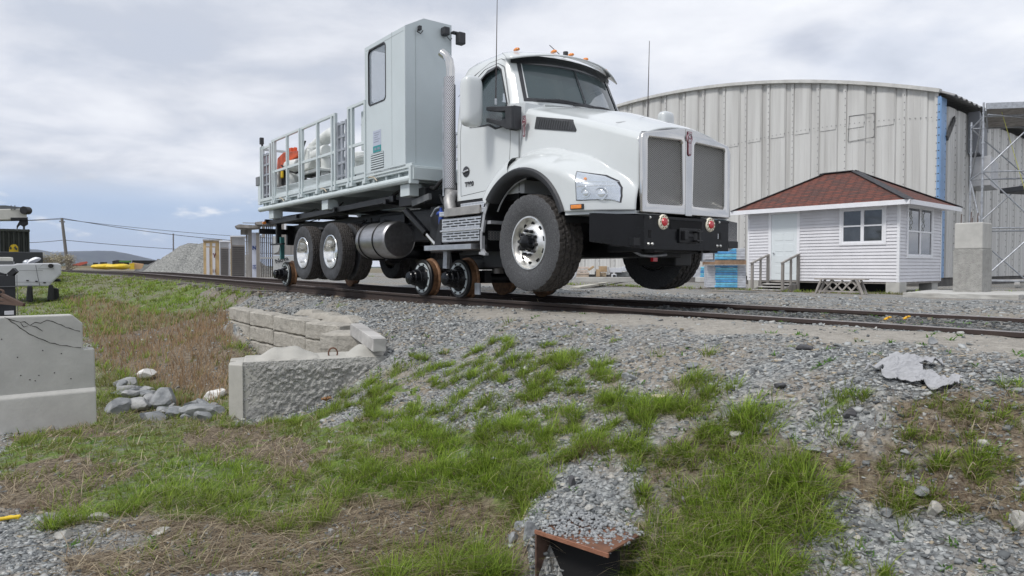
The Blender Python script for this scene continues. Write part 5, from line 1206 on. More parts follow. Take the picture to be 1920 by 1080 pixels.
MB().box(-2.90, -2.78, -.60, -.50, 3.96, 4.08).box(-2.86, -2.74, -.36, -.24, 3.86, 4.04).box(-2.9, -2.82, -.42, -.30, 4.02, 4.06).tube([(-2.86, -.52, 3.97), (-2.84, -.46, 3.90), (-2.86, -.42, 3.95)], .007, 6).build('booth_camera', PLAST, bo, bevel=.015)
# black hose loops behind the cab and blue valve
MB().tube([(-2.7, -.9, 1.62), (-2.5, -.95, 1.58), (-2.35, -.95, 1.66), (-2.25, -.92, 1.72), (-2.15, -.9, 1.60)], .028, 8).tube([(-2.6, -.8, 1.5), (-2.4, -.9, 1.42), (-2.2, -.9, 1.2), (-2.1, -.9, 1.16)], .02, 8).build('rear_hoses', HOSE, tr, smooth=50)
bv_ = MB().ico((-2.22, -1.02, 1.20), .055, 2, (1, 1, .8)).cyl((-2.22, -1.02, 1.02), (-2.22, -1.02, 1.16), .035).cyl((-2.22, -1.02, 1.2), (-2.22, -1.02, 1.28), .02).cyl((-2.30, -1.02, 1.2), (-2.14, -1.02, 1.2), .03).build('blue_valve', BLUEP, tr, smooth=50)
MB().tube([(-2.22, -1.04, 1.29), (-2.3, -1.06, 1.27), (-2.42, -1.06, 1.17)], .014, 8).cyl((-2.22, -1.03, .94), (-2.22, -1.03, 1.03), .015).build('valve_handle', GALV, bv_, smooth=50)
# roof rack tube for deck underside light gaps
# ================================================================ TRACK
def rail_path(w, s0=-140., s1=2.6, n=60):
    ss = np.concatenate([[s1, 0, -3, -6, -9, -12, -14, -15.5, -18, -24, -35], np.linspace(-45, s0, 8)]); return [(s, w) for s in ss]
def make_rail(w, label):
    prof = [(-.036, 0), (-.036, -.030), (-.012, -.045), (-.008, -.12), (-.066, -.142), (-.066, -.155), (.066, -.155), (.066, -.142), (.008, -.12), (.012, -.045), (.036, -.030), (.036, 0), (.03, .003), (-.03, .003)]
    mb = MB(); pth = rail_path(w); n = len(prof)
    for s, ww in pth:
        for a, b in prof: mb.v.append(tuple(sw2(s, ww + a, railz(s) + b)))
    for i in range(len(pth) - 1):
        for j in range(n): mb.f.append((i * n + j, i * n + (j + 1) % n, (i + 1) * n + (j + 1) % n, (i + 1) * n + j))
    mb.f.append(tuple(range(n))); o = mb.build('steel_rail', [RAILS, RAILT], None)
    for p in o.data.polygons:
        if p.normal.z > .8 and p.center.z > railz(p.center.x * F.x + p.center.y * F.y) - .02: p.material_index = 1
    tag(o, label, 'rail', 'rails of the track'); return o
make_rail(W0 - .745, 'nearer brown steel rail of the track, closest to the camera')
make_rail(W0 + .745, 'farther brown steel rail of the track, on the yard side')
rd = random.Random(11); slp = None
k = 0; s = -8.6
while s > -46 and k < 46:
    if slp is None:
        o = MB().box(-.115, .115, -1.28, 1.28, -.17, 0).build('railway_sleeper', WOODS, None, bevel=.012); slp = o
    else: o = slp.copy(); C.objects.link(o)
    of = rd.uniform(-.16, .12); p = sw2(s, W0 + of, railz(s) - .158 + rd.uniform(-.006, 0)); o.location = p; o.rotation_euler = (rd.uniform(-.012, .012), rd.uniform(-.01, .01), math.atan2(F.y, F.x) + rd.uniform(-.03, .03))
    tag(o, 'weathered grey timber sleeper lying under the rails with its end showing on the grass bank', 'sleeper', 'sleepers under the track'); s -= .62 + rd.uniform(-.03, .05); k += 1

# ================================================================ CONCRETE BLOCKS
def frame(o, loc, rz): o.location = loc; o.rotation_euler = (0, 0, rz)
# left cracked barrier
def PLN(px, py, O, ang):
    r = ray(px, py); n = Vector((-math.sin(ang), math.cos(ang), 0)); q = r * (O.dot(n) / r.dot(n)); return (q - O).dot(Vector((math.cos(ang), math.sin(ang), 0))), q.z - O.z
def barrier():
    O = P(180, 793, z=-1.5); an = R(38); r = empty('concrete_barrier', O, an, 'large grey concrete barrier with a long crack, at the left edge of the photo', 'barrier'); T2 = lambda a, b: PLN(a, b, O, an)
    _, zt2 = T2(178, 653); xs, zt1 = T2(155, 600); xt, topz = T2(135, 590); _, zb = T2(180, 728)
    body = MB().prism([(-3.2, -.25), (0, -.25), (0, zb), (-.001, zt2), (xs, zt2), (xs, zt1 - .03), (xt, topz), (-3.2, topz)], 'y', 0, .16).build('barrier_wall', CONC, r, bevel=.012)
    MB().prism([(-.035, -.25), (-.03, zb - .02), (0, zb + .015), (.16, zb + .015), (.24, -.25)], 'x', -3.2, .003).build('barrier_foot', mat('concrete_light', (.52, .51, .48), .9, 0, .10, 3, .5, 40, bdist=.004, grime=.3), r, bevel=.01)
    cr = MB(); T_ = lambda px, py: (T2(px, py)[0], -.002, T2(px, py)[1])
    for ln in ([(8, 595), (22, 600), (38, 604), (46, 603), (56, 610), (66, 604), (76, 606), (88, 600), (100, 603), (108, 607), (115, 609), (124, 614), (130, 615), (140, 619), (150, 621)],
               [(14, 597), (22, 604), (30, 608), (38, 615), (48, 621), (54, 626), (62, 629), (72, 634), (84, 638), (94, 643), (103, 644), (114, 648), (125, 648), (138, 651), (152, 652)], [(56, 610), (68, 613), (80, 621)], [(38, 604), (44, 613), (52, 611)]):
        p3 = [T_(*q) for q in ln]; cr.tube(p3, [.001 + .0028 * abs(math.sin(i * 1.7)) for i in range(len(p3))], 5)
    cr.build('crack', mat('crack_dark', (.03, .028, .025), .95), body); pt = MB()
    for (a, b) in [(33, 670), (39, 704), (56, 712), (66, 714), (73, 704), (102, 699), (133, 710), (3, 636), (115, 663), (80, 657)]: x, y, z = T_(a, b); pt.ico((x, -.001, z), .006, 1)
    pt.build('pits', mat('crack_dark', (.03, .028, .025)), body)
barrier()
def rough_box(name, dims, mt, parent=None, amp=.012, cuts=14, seed=0, sel=None, bevel=.02):
    # box with subdivided, roughened faces
    bm = bmesh.new(); bmesh.ops.create_cube(bm, size=1); 
    for v in bm.verts: v.co.x *= dims[0]; v.co.y *= dims[1]; v.co.z *= dims[2]
    bmesh.ops.subdivide_edges(bm, edges=bm.edges, cuts=cuts, use_grid_fill=True); rd_ = random.Random(seed)
    for v in bm.verts:
        n = Vector((fbm(np.array([v.co.y * 9 + seed]), np.array([v.co.z * 9]), 3, seed)[0] - .5, fbm(np.array([v.co.x * 9 + seed]), np.array([v.co.z * 9]), 3, seed + 1)[0] - .5, fbm(np.array([v.co.x * 9 + seed]), np.array([v.co.y * 9]), 3, seed + 2)[0] - .5))
        e = sum(1 for a, b in zip(v.co, dims) if abs(abs(a) - b / 2) < 1e-4)
        v.co += n * amp * 2
        if e >= 2: v.co -= Vector([math.copysign(bevel * .6, c) if abs(abs(c) - d / 2) < amp * 2 else 0 for c, d in zip(v.co, dims)])
        v.co.z += dims[2] / 2
    me = bpy.data.meshes.new(name); bm.to_mesh(me); bm.free(); o = bpy.data.objects.new(name, me); C.objects.link(o); me.materials.append(mt); 
    if parent: o.parent = parent
    return o
def block2():
    a = P(455, 680, z=-.90); b = P(742, 664, z=-.88); d = (b - a); rz = math.atan2(d.y, d.x); Lb = d.length + .25
    r = empty('rough_block', Vector((a.x, a.y, -1.60)), rz, 'rough concrete block with two humps and a rusty lifting loop on top', 'concrete block'); H = .70
    m = MB(); nx, nz = 150, 60
    def fr(u, v):
        x = Lb * u; z = H * v; n = fbm(np.array([x * 38.]), np.array([z * 38.]), 4, 5)[0] - .5; k = min(1, 6 * min(u, 1 - u), 8 * (1 - v)); return (x, .02 - (.055 * n + .015) * k, z)
    m.grid(fr, nx, nz); m.build('rough_face', CONCR, r, smooth=60)
    o = MB().box(0, Lb, .018, .62, 0, H - .004).build('block_core', mat('smooth_concrete', (.41, .40, .365), .9, 0, .08, 5, .5, 50, bdist=.004, grime=.2), r, bevel=.02)
    MB().prism([(-.13, .10), (0, .0), (.01, .62), (-.13, .55), (-.13, .40), (-.07, .36), (-.07, .28), (-.13, .22)], 'z', .02, H - .02).build('keyed_end', mat('smooth_concrete', (.41, .40, .365)), r, bevel=.012)
    def hump(x0, x1):
        def f(u, v): 
            x = x0 + (x1 - x0) * u; y = .12 + .40 * v; k = min(1, 3.2 * min(u, 1 - u)) * min(1, 3.6 * min(v, 1 - v)); return (x, y, H - .006 + .10 * k + .006 * math.sin(x * 30))
        MB().grid(f, 20, 10).build('hump', mat('smooth_concrete', (.41, .40, .365)), r, smooth=40)
    hump(.10, .72); hump(.98, 1.50)
    MB().tube([(.86 + .045 * math.cos(t), .30, H + .055 * math.sin(t) + .02) for t in np.linspace(-.5, 3.64, 12)], .008, 8).build('lifting_loop', RUST, r, smooth=60)
block2()
# timber end lying over the blocks
e0 = P(1275 / 1920 * 460 + 400, 560 + 375 / 1920 * 460, Y=7.0); pA = P(717, 652, Y=6.85); pB = P(690, 625, Y=7.9)
pA = P(712, 647, Y=6.95); pB = P(672, 620, Y=7.75)
tb_ = MB().beam((0, 0, 0), (pB - pA).normalized() * 1.0, .135, .135).build('timber_beam', WOODH, None, bevel=.006, loc=pA)
tag(tb_, 'bleached square timber with a dark sawn end, resting across the concrete blocks', 'timber beam')
# retaining wall of stacked blocks
WLINE = [P(428, 575, z=-.655), P(466, 583, z=-.66), P(510, 590, z=-.665), P(570, 601, z=-.68), P(634, 611, z=-.70)]
rd = random.Random(5); names = ['leftmost', 'second', 'third', 'fourth']
for i in range(4):
    a, b = WLINE[i], WLINE[i + 1]; d = b - a; rz = math.atan2(d.y, d.x); Lk = d.length
    for j in range(3):
        h = .215; zt = (a.z + b.z) / 2 - j * (h + .008); o = rough_box('stone_block', (Lk - .012, .24, h), CONCT, None, .012, 10, 10 * i + j)
        nrm = Vector((-math.sin(rz), math.cos(rz), 0)); c = (a + b) / 2 + nrm * (.12 + .0 * j); o.location = (c.x, c.y, zt - h); o.rotation_euler = (0, 0, rz)
        nj = ['top row', 'middle row', 'bottom row'][j]
        tag(o, f'tan concrete wall block, {names[i]} from the left in the {nj} of the low wall', 'wall block', 'blocks of the low retaining wall')
def loose(a, b, z, dims, rz, seed, lab, mt=CONCT, amp=.014):
    p = P(a, b, z=z); o = rough_box('loose_block', dims, mt, None, amp, 10, seed); o.location = (p.x, p.y, z - dims[2]); o.rotation_euler = (0, 0, rz); tag(o, lab, 'concrete block', 'loose blocks at the wall end'); return o
loose(672, 622, -.74, (.78, .40, .30), R(-10), 61, 'grey white concrete block under the leaning timber')
loose(770, 632, -.80, (.62, .34, .24), R(12), 62, 'tan concrete block half sunk in gravel right of the timber')
loose(800, 640, -.86, (.5, .3, .22), R(-4), 63, 'lower tan concrete block just right of the timber end', amp=.02)
for k, (a, b, w_) in enumerate([(583, 586, .22), (612, 592, .26), (645, 598, .30)]):
    p = P(a, b, z=-.66); rz = R(-30)
    o = MB().add([(-w_, -.16, 0), (w_, -.16, 0), (w_, .16, 0), (-w_, .16, 0), (-w_ * .5, -.1, .085), (w_ * .5, -.1, .085), (w_ * .5, .1, .085), (-w_ * .5, .1, .085)], [(0, 1, 5, 4), (1, 2, 6, 5), (2, 3, 7, 6), (3, 0, 4, 7), (4, 5, 6, 7), (0, 3, 2, 1)]).build('block_key', CONCT, None, bevel=.01, loc=(p.x, p.y, -.70))
    o.rotation_euler = (0, 0, rz); tag(o, f'tapered concrete key standing out of the gravel above the low wall, {["left", "middle", "right"][k]} of three', 'concrete key', 'concrete keys above the wall')

# ================================================================ ROCKS, RAG, CULVERT
def rock(px, py, r, sc, seed, mt, label, group=None, sink=.3, name='rock', rot=None):
    g = G(px, py); rd_ = random.Random(seed); bm = bmesh.new(); bmesh.ops.create_icosphere(bm, subdivisions=3, radius=1)
    pl = [(Vector((rd_.gauss(0, 1), rd_.gauss(0, 1), rd_.gauss(0, 1))).normalized(), rd_.uniform(.45, .85)) for _ in range(9)]
    for v in bm.verts:
        d = v.co.copy()
        for n, k in pl:
            q = d.dot(n)
            if q > k: d -= n * (q - k)
        n3 = fbm(np.array([d.x * 3 + seed]), np.array([d.y * 3 + d.z * 2]), 3, seed)[0] - .5; d *= 1 + .12 * n3
        v.co = Vector((d.x * sc[0], d.y * sc[1], d.z * sc[2])) * r
    me = bpy.data.meshes.new(name); bm.to_mesh(me); bm.free(); o = bpy.data.objects.new(name, me); C.objects.link(o); me.materials.append(mt)
    o.location = (g.x, g.y, g.z + r * sc[2] * (.75 - sink)); o.rotation_euler = (rd_.uniform(-.15, .15), rd_.uniform(-.15, .15), rot if rot is not None else rd_.uniform(0, 6)); tag(o, label, 'rock', group); return o
RKG = mat('rock_blue_grey', (.32, .33, .335), .9, 0, 0, 7, 1., 16, col2=(.17, .18, .19), bdist=.02)
RKM = mat('rock_mid', (.40, .40, .39), .9, 0, 0, 7, .8, 18, col2=(.24, .245, .25), bdist=.02)
RKL = mat('rock_light', (.40, .39, .36), .9, 0, .3, 9, .6, 20, bdist=.01)
RKD = mat('rock_dark', (.075, .075, .08), .85, 0, .3, 7, .6, 20, bdist=.01)
RKT = mat('rock_tan', (.48, .42, .30), .9, 0, .2, 6, .6, 20, bdist=.01)
RKW = mat('rock_white', (.72, .71, .68), .9, 0, .1, 6, .4, 20, bdist=.01)
wr = [('flat-topped', 'upper left'), ('layered', 'upper middle'), ('small pale', 'far left'), ('rounded', 'middle'), ('blocky', 'right'), ('big two-humped', 'centre right'), ('long flat', 'lower right'), ('rounded grey', 'lower left'), ('low', 'lower middle'), ('wedge', 'far right'), ('narrow', 'lower edge'), ('tilted', 'right end')]
RL = [(240, 725, .16, (1.2, .7, .5)), (258, 738, .15, (1.2, .8, .5)), (228, 742, .11, (1.3, .6, .35)), (272, 750, .10, (.9, .8, .8)), (285, 745, .09, (1, .8, .6)), (308, 765, .21, (1, .8, .85)), (330, 783, .19, (1.5, .7, .4)), (222, 775, .18, (1.0, .8, .7)), (262, 770, .19, (1.2, .8, .5)), (375, 785, .20, (1.3, .7, .5)), (288, 788, .15, (1.2, .8, .5)), (352, 775, .16, (1.3, .7, .45))]
rq = random.Random(8)
for k in range(22): t = rq.random(); RL.append((225 + 160 * t + rq.uniform(-12, 12), 738 + 45 * t + rq.uniform(-14, 18), rq.uniform(.07, .13), (rq.uniform(1, 1.4), .75, rq.uniform(.45, .8))))
for i, (a, b, r, sc) in enumerate(RL):
    lab = f'{wr[i][0]} grey stone in the ditch pile, at its {wr[i][1]}' if i < 12 else 'small grey filler stone wedged among the larger stones of the ditch pile'
    rock(a, b, r * .95, sc, 100 + i, RKG if i % 4 else RKM, lab, 'grey stones piled in the ditch', sink=-.15 if i > 11 else .05)
rock(275, 712, .15, (1.1, .8, .7), 130, RKW, 'white boulder among the brown stems behind the stone pile', sink=.1)
rock(398, 748, .15, (1.2, .7, .5), 131, RKW, 'white lump lying at the left end of the rough block', sink=.1)
for i, (a, b, r, sc, m_, lab) in enumerate([(1752, 965, .042, (1.0, .8, .95), RKL, 'pale squarish rock beside the grass tuft at lower right'), (1665, 965, .040, (1.2, .8, .6), RKG, 'grey rounded rock left of the pale squarish rock'), (1725, 925, .05, (1.3, .8, .45), RKG, 'grey slab rock behind the pale squarish rock'),
    (1845, 835, .028, (1, .8, .8), RKL, 'small pale rock near the right edge'), (1525, 845, .035, (1.3, .9, .5), RKG, 'flat blue grey stone on the gravel right of the big tufts'), (1462, 725, .05, (1.4, .7, .4), RKD, 'dark flat stone on the gravel below the small pier shed'), (1592, 782, .04, (1, .8, .9), RKD, 'dark rounded stone near the short weeds'),
    (1748, 645, .04, (1, .8, .8), RKG, 'lone grey stone on the sandy strip by the rail'), (1178, 712, .055, (1, .6, .7), RKG, 'angular purple grey stone between the grass tufts'), (1235, 746, .055, (1.3, .6, .4), RKT, 'tan stone lying in the row of grass tufts'), (1125, 998, .045, (1.2, .7, .7), RKT, 'yellowish stone on the gravel over the rusty culvert'),
    (1105, 955, .025, (1.2, .8, .7), RKL, 'small pale stone above the culvert'), (1072, 910, .035, (1, .8, 1.1), RKD, 'dark pointed stone at the edge of the grass bank'), (975, 990, .04, (1, .9, .8), RKG, 'grey rounded stone left of the culvert'), (963, 1016, .04, (1, .9, .9), RKG, 'speckled grey stone lower left of the culvert'), (992, 1010, .055, (.8, .5, 1.1), RKG, 'upright slab stone against the culvert side'),
    (185, 975, .05, (1.2, .8, .6), RKL, 'pale stone half covered by straw at lower left'), (300, 1000, .05, (1.4, .8, .4), RKL, 'flat pale stone under straw in the lower left'), (120, 1008, .045, (1, .8, .8), RKL, 'pale stone beside the lower left grass tuft'), (1120, 665, .03, (1, .8, .6), RKG, 'grey stone at the top of the tuft row'), (1910, 985, .045, (1, .8, .9), RKL, 'speckled pale rock cut by the right edge of the photo'), (1380, 820, .04, (1, .8, .7), RKL, 'pale stone at the foot of the big tuft'),
    (1510, 655, .06, (1.3, .7, .5), RKD, 'dark wedge stones pushed up at the edge of the sand'), (1300, 690, .045, (1.2, .8, .6), RKG, 'grey stone on open gravel above the tufts'), (705, 575, .06, (1.3, .8, .5), RKG, 'dark grey stone on the gravel near the rail wheels'), (1030, 565, .0001, (1, 1, 1), RKG, None)]):
    if lab: rock(a, b, r, sc, 200 + i, m_, lab, sink=.25)
# rag
def rag():
    g = G(1722, 712); m = MB(); nu, nv = 150, 120
    ol = [(-.24, .12), (-.20, .15), (-.06, .17), (-.03, .20), (.03, .19), (.06, .15), (.16, .14), (.24, .10), (.245, .07), (.14, .075), (.05, .06), (.06, .02), (.12, -.03), (.21, -.09), (.17, -.11), (.06, -.12), (-.02, -.10), (-.07, -.05), (-.17, -.02), (-.21, .02), (-.22, .05), (-.15, .08)]
    poly = np.array(ol) * np.array([1.0, 1.55]); us = np.linspace(-.26, .26, nu); vs = np.linspace(-.22, .34, nv); U, V = np.meshgrid(us, vs, indexing='ij'); ins = inpoly(U + .012 * np.sin(V * 70), V + .012 * np.sin(U * 60), poly)
    X = g.x + U * .82; Y = g.y + V * .82; h = 1 - np.abs(2 * fbm(U * 14 + V * 9, V * 14 - U * 5, 2, 12) - 1) ** .6; rid = (1 - np.abs(np.sin(U * 26 + 14 * fbm(U * 6, V * 6, 2, 3) + V * 30))) ** 1.5; Zg = TZ(X, Y) + .012 + (.030 * h + .020 * rid) + .035 * np.exp(-((U + .02) ** 2 / .008 + (V - .16) ** 2 / .01))
    vid = {}; vs_ = []; fs = []
    for i in range(nu - 1):
        for j in range(nv - 1):
            if ins[i, j] and ins[i + 1, j] and ins[i, j + 1] and ins[i + 1, j + 1]:
                q = []
                for a, b in ((i, j), (i + 1, j), (i + 1, j + 1), (i, j + 1)):
                    if (a, b) not in vid: vid[(a, b)] = len(vs_); vs_.append((X[a, b], Y[a, b], Zg[a, b]))
                    q.append(vid[(a, b)])
                fs.append(q)
    o = MB().add(vs_, fs).build('cloth_rag', mat('cloth_grey', (.37, .375, .39), .95, 0, .08, 20, .8, 16, bdist=.025, stretch=(1, 2.6, 1)), None, smooth=80); sm_ = o.modifiers.new('s', 'SOLIDIFY'); sm_.thickness = .006; sb2 = o.modifiers.new('ss', 'SUBSURF'); sb2.levels = 1; sb2.render_levels = 1
    tag(o, 'crumpled light grey cloth lying on the gravel at right', 'cloth')
rag()
# culvert: rusty steel channel end with dark opening
def culvert():
    a = P(1008, 996, z=-1.30); b = P(1135, 1048, z=-1.325); d = b - a; rz = math.atan2(d.y, d.x); L_ = d.length
    r = empty('rusty_culvert', a, rz, 'rusty steel culvert end with dark opening sunk in the gravel at the bottom', 'culvert')
    MB().box(-.01, L_, 0, .30, -.008, .0).build('top_plate', RUST, r); MB().box(-.012, L_ + .02, -.010, .0, -.012, .006).build('edge_flange', mat('rust_orange', (.28, .13, .08), .8, 0, 0, 20, .4, 60, col2=(.22, .09, .05)), r)
    MB().box(-.012, -.003, -.005, .30, -.34, .0).build('side_plate', mat('rust_dark', (.10, .06, .045), .85, 0, .4, 14), r); MB().box(-.01, L_, .10, .12, -.6, -.01).build('opening_shade', DARKV, r)  # black sheet added behind the lip paints the shade inside the opening
culvert()
def covergrav():
    # stones and soil heaped on the plate
    m = MB(); a = P(1008, 996, z=-1.30); b = P(1135, 1048, z=-1.325); d = (b - a); t_ = d.normalized(); nr = Vector((-t_.y, t_.x, 0)); rr_ = random.Random(3)
    for i in range(620):
        u, v = rr_.random(), rr_.random() ** .8; p = a + d * u + nr * (.005 + .34 * v); r = rr_.uniform(.006, .017); m.ico((p.x, p.y, p.z + .004 + .015 * v + rr_.uniform(0, .012)), r, 1, (1, .7, .55), .25, i, rr_.uniform(0, 6))
    o = m.build('heaped_gravel', mat('gravel_loose', (.38, .39, .39), .9, 0, 0, 55, .4, 80, col2=(.14, .15, .16)), None); tag(o, 'small stones heaped on the rusty culvert plate', 'gravel', kind='stuff')
covergrav()
lf = MB(); g = G(612, 757)
for k in range(9):
    a = k * .7; lf.grid(lambda u, v: (g.x + .05 * math.cos(a) * u + .02 * (v - .5) * math.sin(a), g.y + .04 * math.sin(a) * u + .02 * (v - .5), g.z + .03 + .05 * u * (1 - .5 * u) * (1 + .4 * math.sin(k)) + .01 * math.sin(6 * v)), 5, 3)
tag(lf.build('dead_leaf', mat('leaf_brown', (.27, .14, .06), .8, 0, .3, 20), None, smooth=60), 'curled brown dead leaf in the grass before the rough block', 'leaf')
g0 = G(0, 982); g1 = G(36, 977)
rp = MB().tube([g0 + Vector((-.25, 0, .02)), g0 + Vector((0, 0, .025)), (g0 + g1) / 2 + Vector((0, .01, .03)), g1 + Vector((0, 0, .02))], .011, 8)
for k in range(16):
    p = g0 + (g1 - g0) * (k / 15) + Vector((0, 0, .028)); rp.ico(p, .0125, 1)
tag(rp.build('yellow_rope', YELLOW, None, smooth=60), 'short yellow braided rope end at the left edge', 'rope')

# ================================================================ HUT
BB = Vector((-.650, .760, 0)).normalized(); BR = Vector((-BB.y * -1, -BB.x, 0)); BR = Vector((.760, .650, 0)).normalized()
SID = mat('vinyl_siding', (.66, .66, .69), .5, 0, .04, 2, grime=.12)
TRIM = mat('white_trim', (.78, .79, .82), .45, 0, .03, 4)
def hut():
    o = P(1684, 529, Y=21.2); r = empty('white_hut', Vector((o.x, o.y, o.z)), math.atan2(BR.y, BR.x), 'small white sided hut with brown red hip roof and door', 'hut')
    # local: x = along right face (BR), y = BB direction (towards back-left)
    LA = 5.05; LBx = 3.55; H = 2.52
    # siding with real lap profile
    def siding(mb, p0, d, n, L, z0, z1, holes):
        # lap boards
        z = z0
        while z < z1 - .02:
            zt = min(z + .105, z1); segs = [(0, L)]
            for (a, b, c, e) in holes:
                if zt > c + .01 and z < e - .01: segs = [q for s_ in segs for q in ((s_[0], min(s_[1], a)), (max(s_[0], b), s_[1])) if q[1] - q[0] > .02]
            for (a, b) in segs:
                P0, P1 = p0 + d * a, p0 + d * b
                mb.add([tuple(P0 + n * .032 + Vector((0, 0, z))), tuple(P1 + n * .032 + Vector((0, 0, z))), tuple(P1 + n * .003 + Vector((0, 0, zt))), tuple(P0 + n * .003 + Vector((0, 0, zt))), tuple(P0 + Vector((0, 0, z))), tuple(P1 + Vector((0, 0, z)))], [(0, 1, 2, 3), (0, 4, 5, 1)])
            z += .105
    y_ = Vector((0, 1, 0)); x_ = Vector((1, 0, 0)); nL = Vector((-1, 0, 0)); nR = Vector((0, -1, 0)); O = Vector((0, 0, 0))
    # front (long, along y, facing -x)
    def t_on_long(px): # distance along BB for pixel column
        u = (px - 960) / FPX; return (u * o.y - o.x) / (BB.x - u * BB.y)
    def t_on_short(px):
        u = (px - 960) / FPX; return (u * o.y - o.x) / (BR.x - u * BR.y)
    def z_at(px, py, D, t): q = o + D * t; return P(px, py, q.y).z - o.z
    dl, dr = t_on_long(1494), t_on_long(1446); dz0 = z_at(1470, 520, BB, (dl + dr) / 2); dz1 = z_at(1470, 401, BB, (dl + dr) / 2)
    wl, wr_ = t_on_long(1656), t_on_long(1578); wz0 = z_at(1617, 455, BB, (wl + wr_) / 2); wz1 = z_at(1617, 392, BB, (wl + wr_) / 2)
    sl_, sr_ = t_on_short(1699), t_on_short(1744); sz0 = z_at(1721, 480, BR, (sl_ + sr_) / 2); sz1 = z_at(1721, 390, BR, (sl_ + sr_) / 2)
    w1 = MB(); siding(w1, O, y_, nL, LA, 0, H, [(dl - .06, dr + .06, -1, dz1 + .08), (wl - .08, wr_ + .08, wz0 - .08, wz1 + .08)]); siding(w1, O, x_, nR, LBx, 0, H, [(sl_ - .08, sr_ + .08, sz0 - .08, sz1 + .08)])
    w1.build('siding', SID, r, recalc=False)
    MB().box(.05, LBx - .0, .05, LA, 0, H).build('wall_core', SID, r)
    MB().box(-.03, .05, -.03, .05, -.01, H).box(-.03, .04, LA - .05, LA + .02, -.01, H).box(LBx - .05, LBx + .02, -.03, .04, -.01, H).build('corner_trim', TRIM, r, bevel=.006)
    # roof: hip with overhang
    ov = .46; zt = H - .06; rz_ = H + 1.25; cx = LBx / 2; q0, q1 = cx + .35, LA - cx - .1
    V = [(-ov, -ov, zt), (LBx + ov, -ov, zt), (LBx + ov, LA + ov, zt), (-ov, LA + ov, zt), (cx, q0, rz_), (cx, q1, rz_)]
    rf = bpy.data.materials.new('asphalt_shingles'); rf.use_nodes = True; nt = rf.node_tree; N = nt.nodes; L = nt.links; b = N['Principled BSDF']; b.inputs['Roughness'].default_value = .9
    tc = N.new('ShaderNodeTexCoord'); sp = N.new('ShaderNodeSeparateXYZ'); L.new(tc.outputs['Object'], sp.inputs[0]); cb = N.new('ShaderNodeCombineXYZ'); ad = N.new('ShaderNodeMath'); ad.operation = 'ADD'; L.new(sp.outputs[0], ad.inputs[0]); L.new(sp.outputs[1], ad.inputs[1])
    L.new(ad.outputs[0], cb.inputs[0]); mz = N.new('ShaderNodeMath'); mz.operation = 'MULTIPLY'; mz.inputs[1].default_value = 2.1; L.new(sp.outputs[2], mz.inputs[0]); L.new(mz.outputs[0], cb.inputs[1])
    br = N.new('ShaderNodeTexBrick'); L.new(cb.outputs[0], br.inputs[0]); br.inputs['Scale'].default_value = 1; br.inputs['Brick Width'].default_value = .27; br.inputs['Row Height'].default_value = .14; br.inputs['Mortar Size'].default_value = .012; br.inputs['Color1'].default_value = (.17, .055, .038, 1); br.inputs['Color2'].default_value = (.075, .045, .04, 1); br.inputs['Mortar'].default_value = (.03, .022, .02, 1); br.inputs['Bias'].default_value = -.15
    n = N.new('ShaderNodeTexNoise'); n.inputs['Scale'].default_value = 30; L.new(tc.outputs['Object'], n.inputs['Vector']); mx = N.new('ShaderNodeMixRGB'); mx.blend_type = 'OVERLAY'; mx.inputs[0].default_value = .5; L.new(br.outputs[0], mx.inputs[1]); L.new(n.outputs[0], mx.inputs[2]); L.new(mx.outputs[0], b.inputs['Base Color'])
    bp = N.new('ShaderNodeBump'); bp.inputs['Distance'].default_value = .02; L.new(br.outputs['Fac'], bp.inputs['Height']); bp.invert = True; L.new(bp.outputs[0], b.inputs['Normal'])
    roof = MB().add(V, [(0, 1, 4), (1, 2, 5, 4), (2, 3, 5), (3, 0, 4, 5)]).build('roof', rf, r, recalc=False)
    cap = MB()
    for a, c in ((0, 4), (1, 4), (2, 5), (3, 5), (4, 5)): A1, C1 = Vector(V[a]), Vector(V[c]); cap.beam(A1 + Vector((0, 0, .01)), C1 + Vector((0, 0, .012)), .26, .022)
    cap.build('ridge_cap', mat('cap_shingle', (.055, .055, .06), .9, 0, .3, 12), roof)
    fs = MB().box(-ov - .02, -ov, -ov - .02, LA + ov, zt - .13, zt + .012).box(-ov - .02, LBx + ov, -ov - .02, -ov, zt - .13, zt + .012).box(-ov, LBx + ov, -ov, LA + ov, zt - .07, zt - .055).build('fascia', TRIM, roof)
    # door
    MB().box(-.035, -.0, dl - .10, dl, -.0, dz1 + .10).box(-.035, 0, dr, dr + .10, 0, dz1 + .10).box(-.036, 0, dl, dr, dz1, dz1 + .10).build('door_frame', TRIM, r)
    dd = MB().box(-.012, .06, dl + .002, dr - .002, .02, dz1 - .002).build('door', mat('door_blue_white', (.68, .73, .75), .4), r)
    m = MB()
    for zz in (.25, .62, 1.0, 1.38):
        for k in (0, 1): y0 = dl + .13 + k * (dr - dl - .2) / 2; m.box(-.02, -.01, y0, y0 + (dr - dl) / 2 - .18, zz, zz + .26)
    m.build('door_panel', mat('door_blue_white', (.68, .73, .75)), dd, bevel=.01); MB().ico((-.05, dr - .10, .95), .03, 2).build('door_knob', GALV, dd, smooth=60)
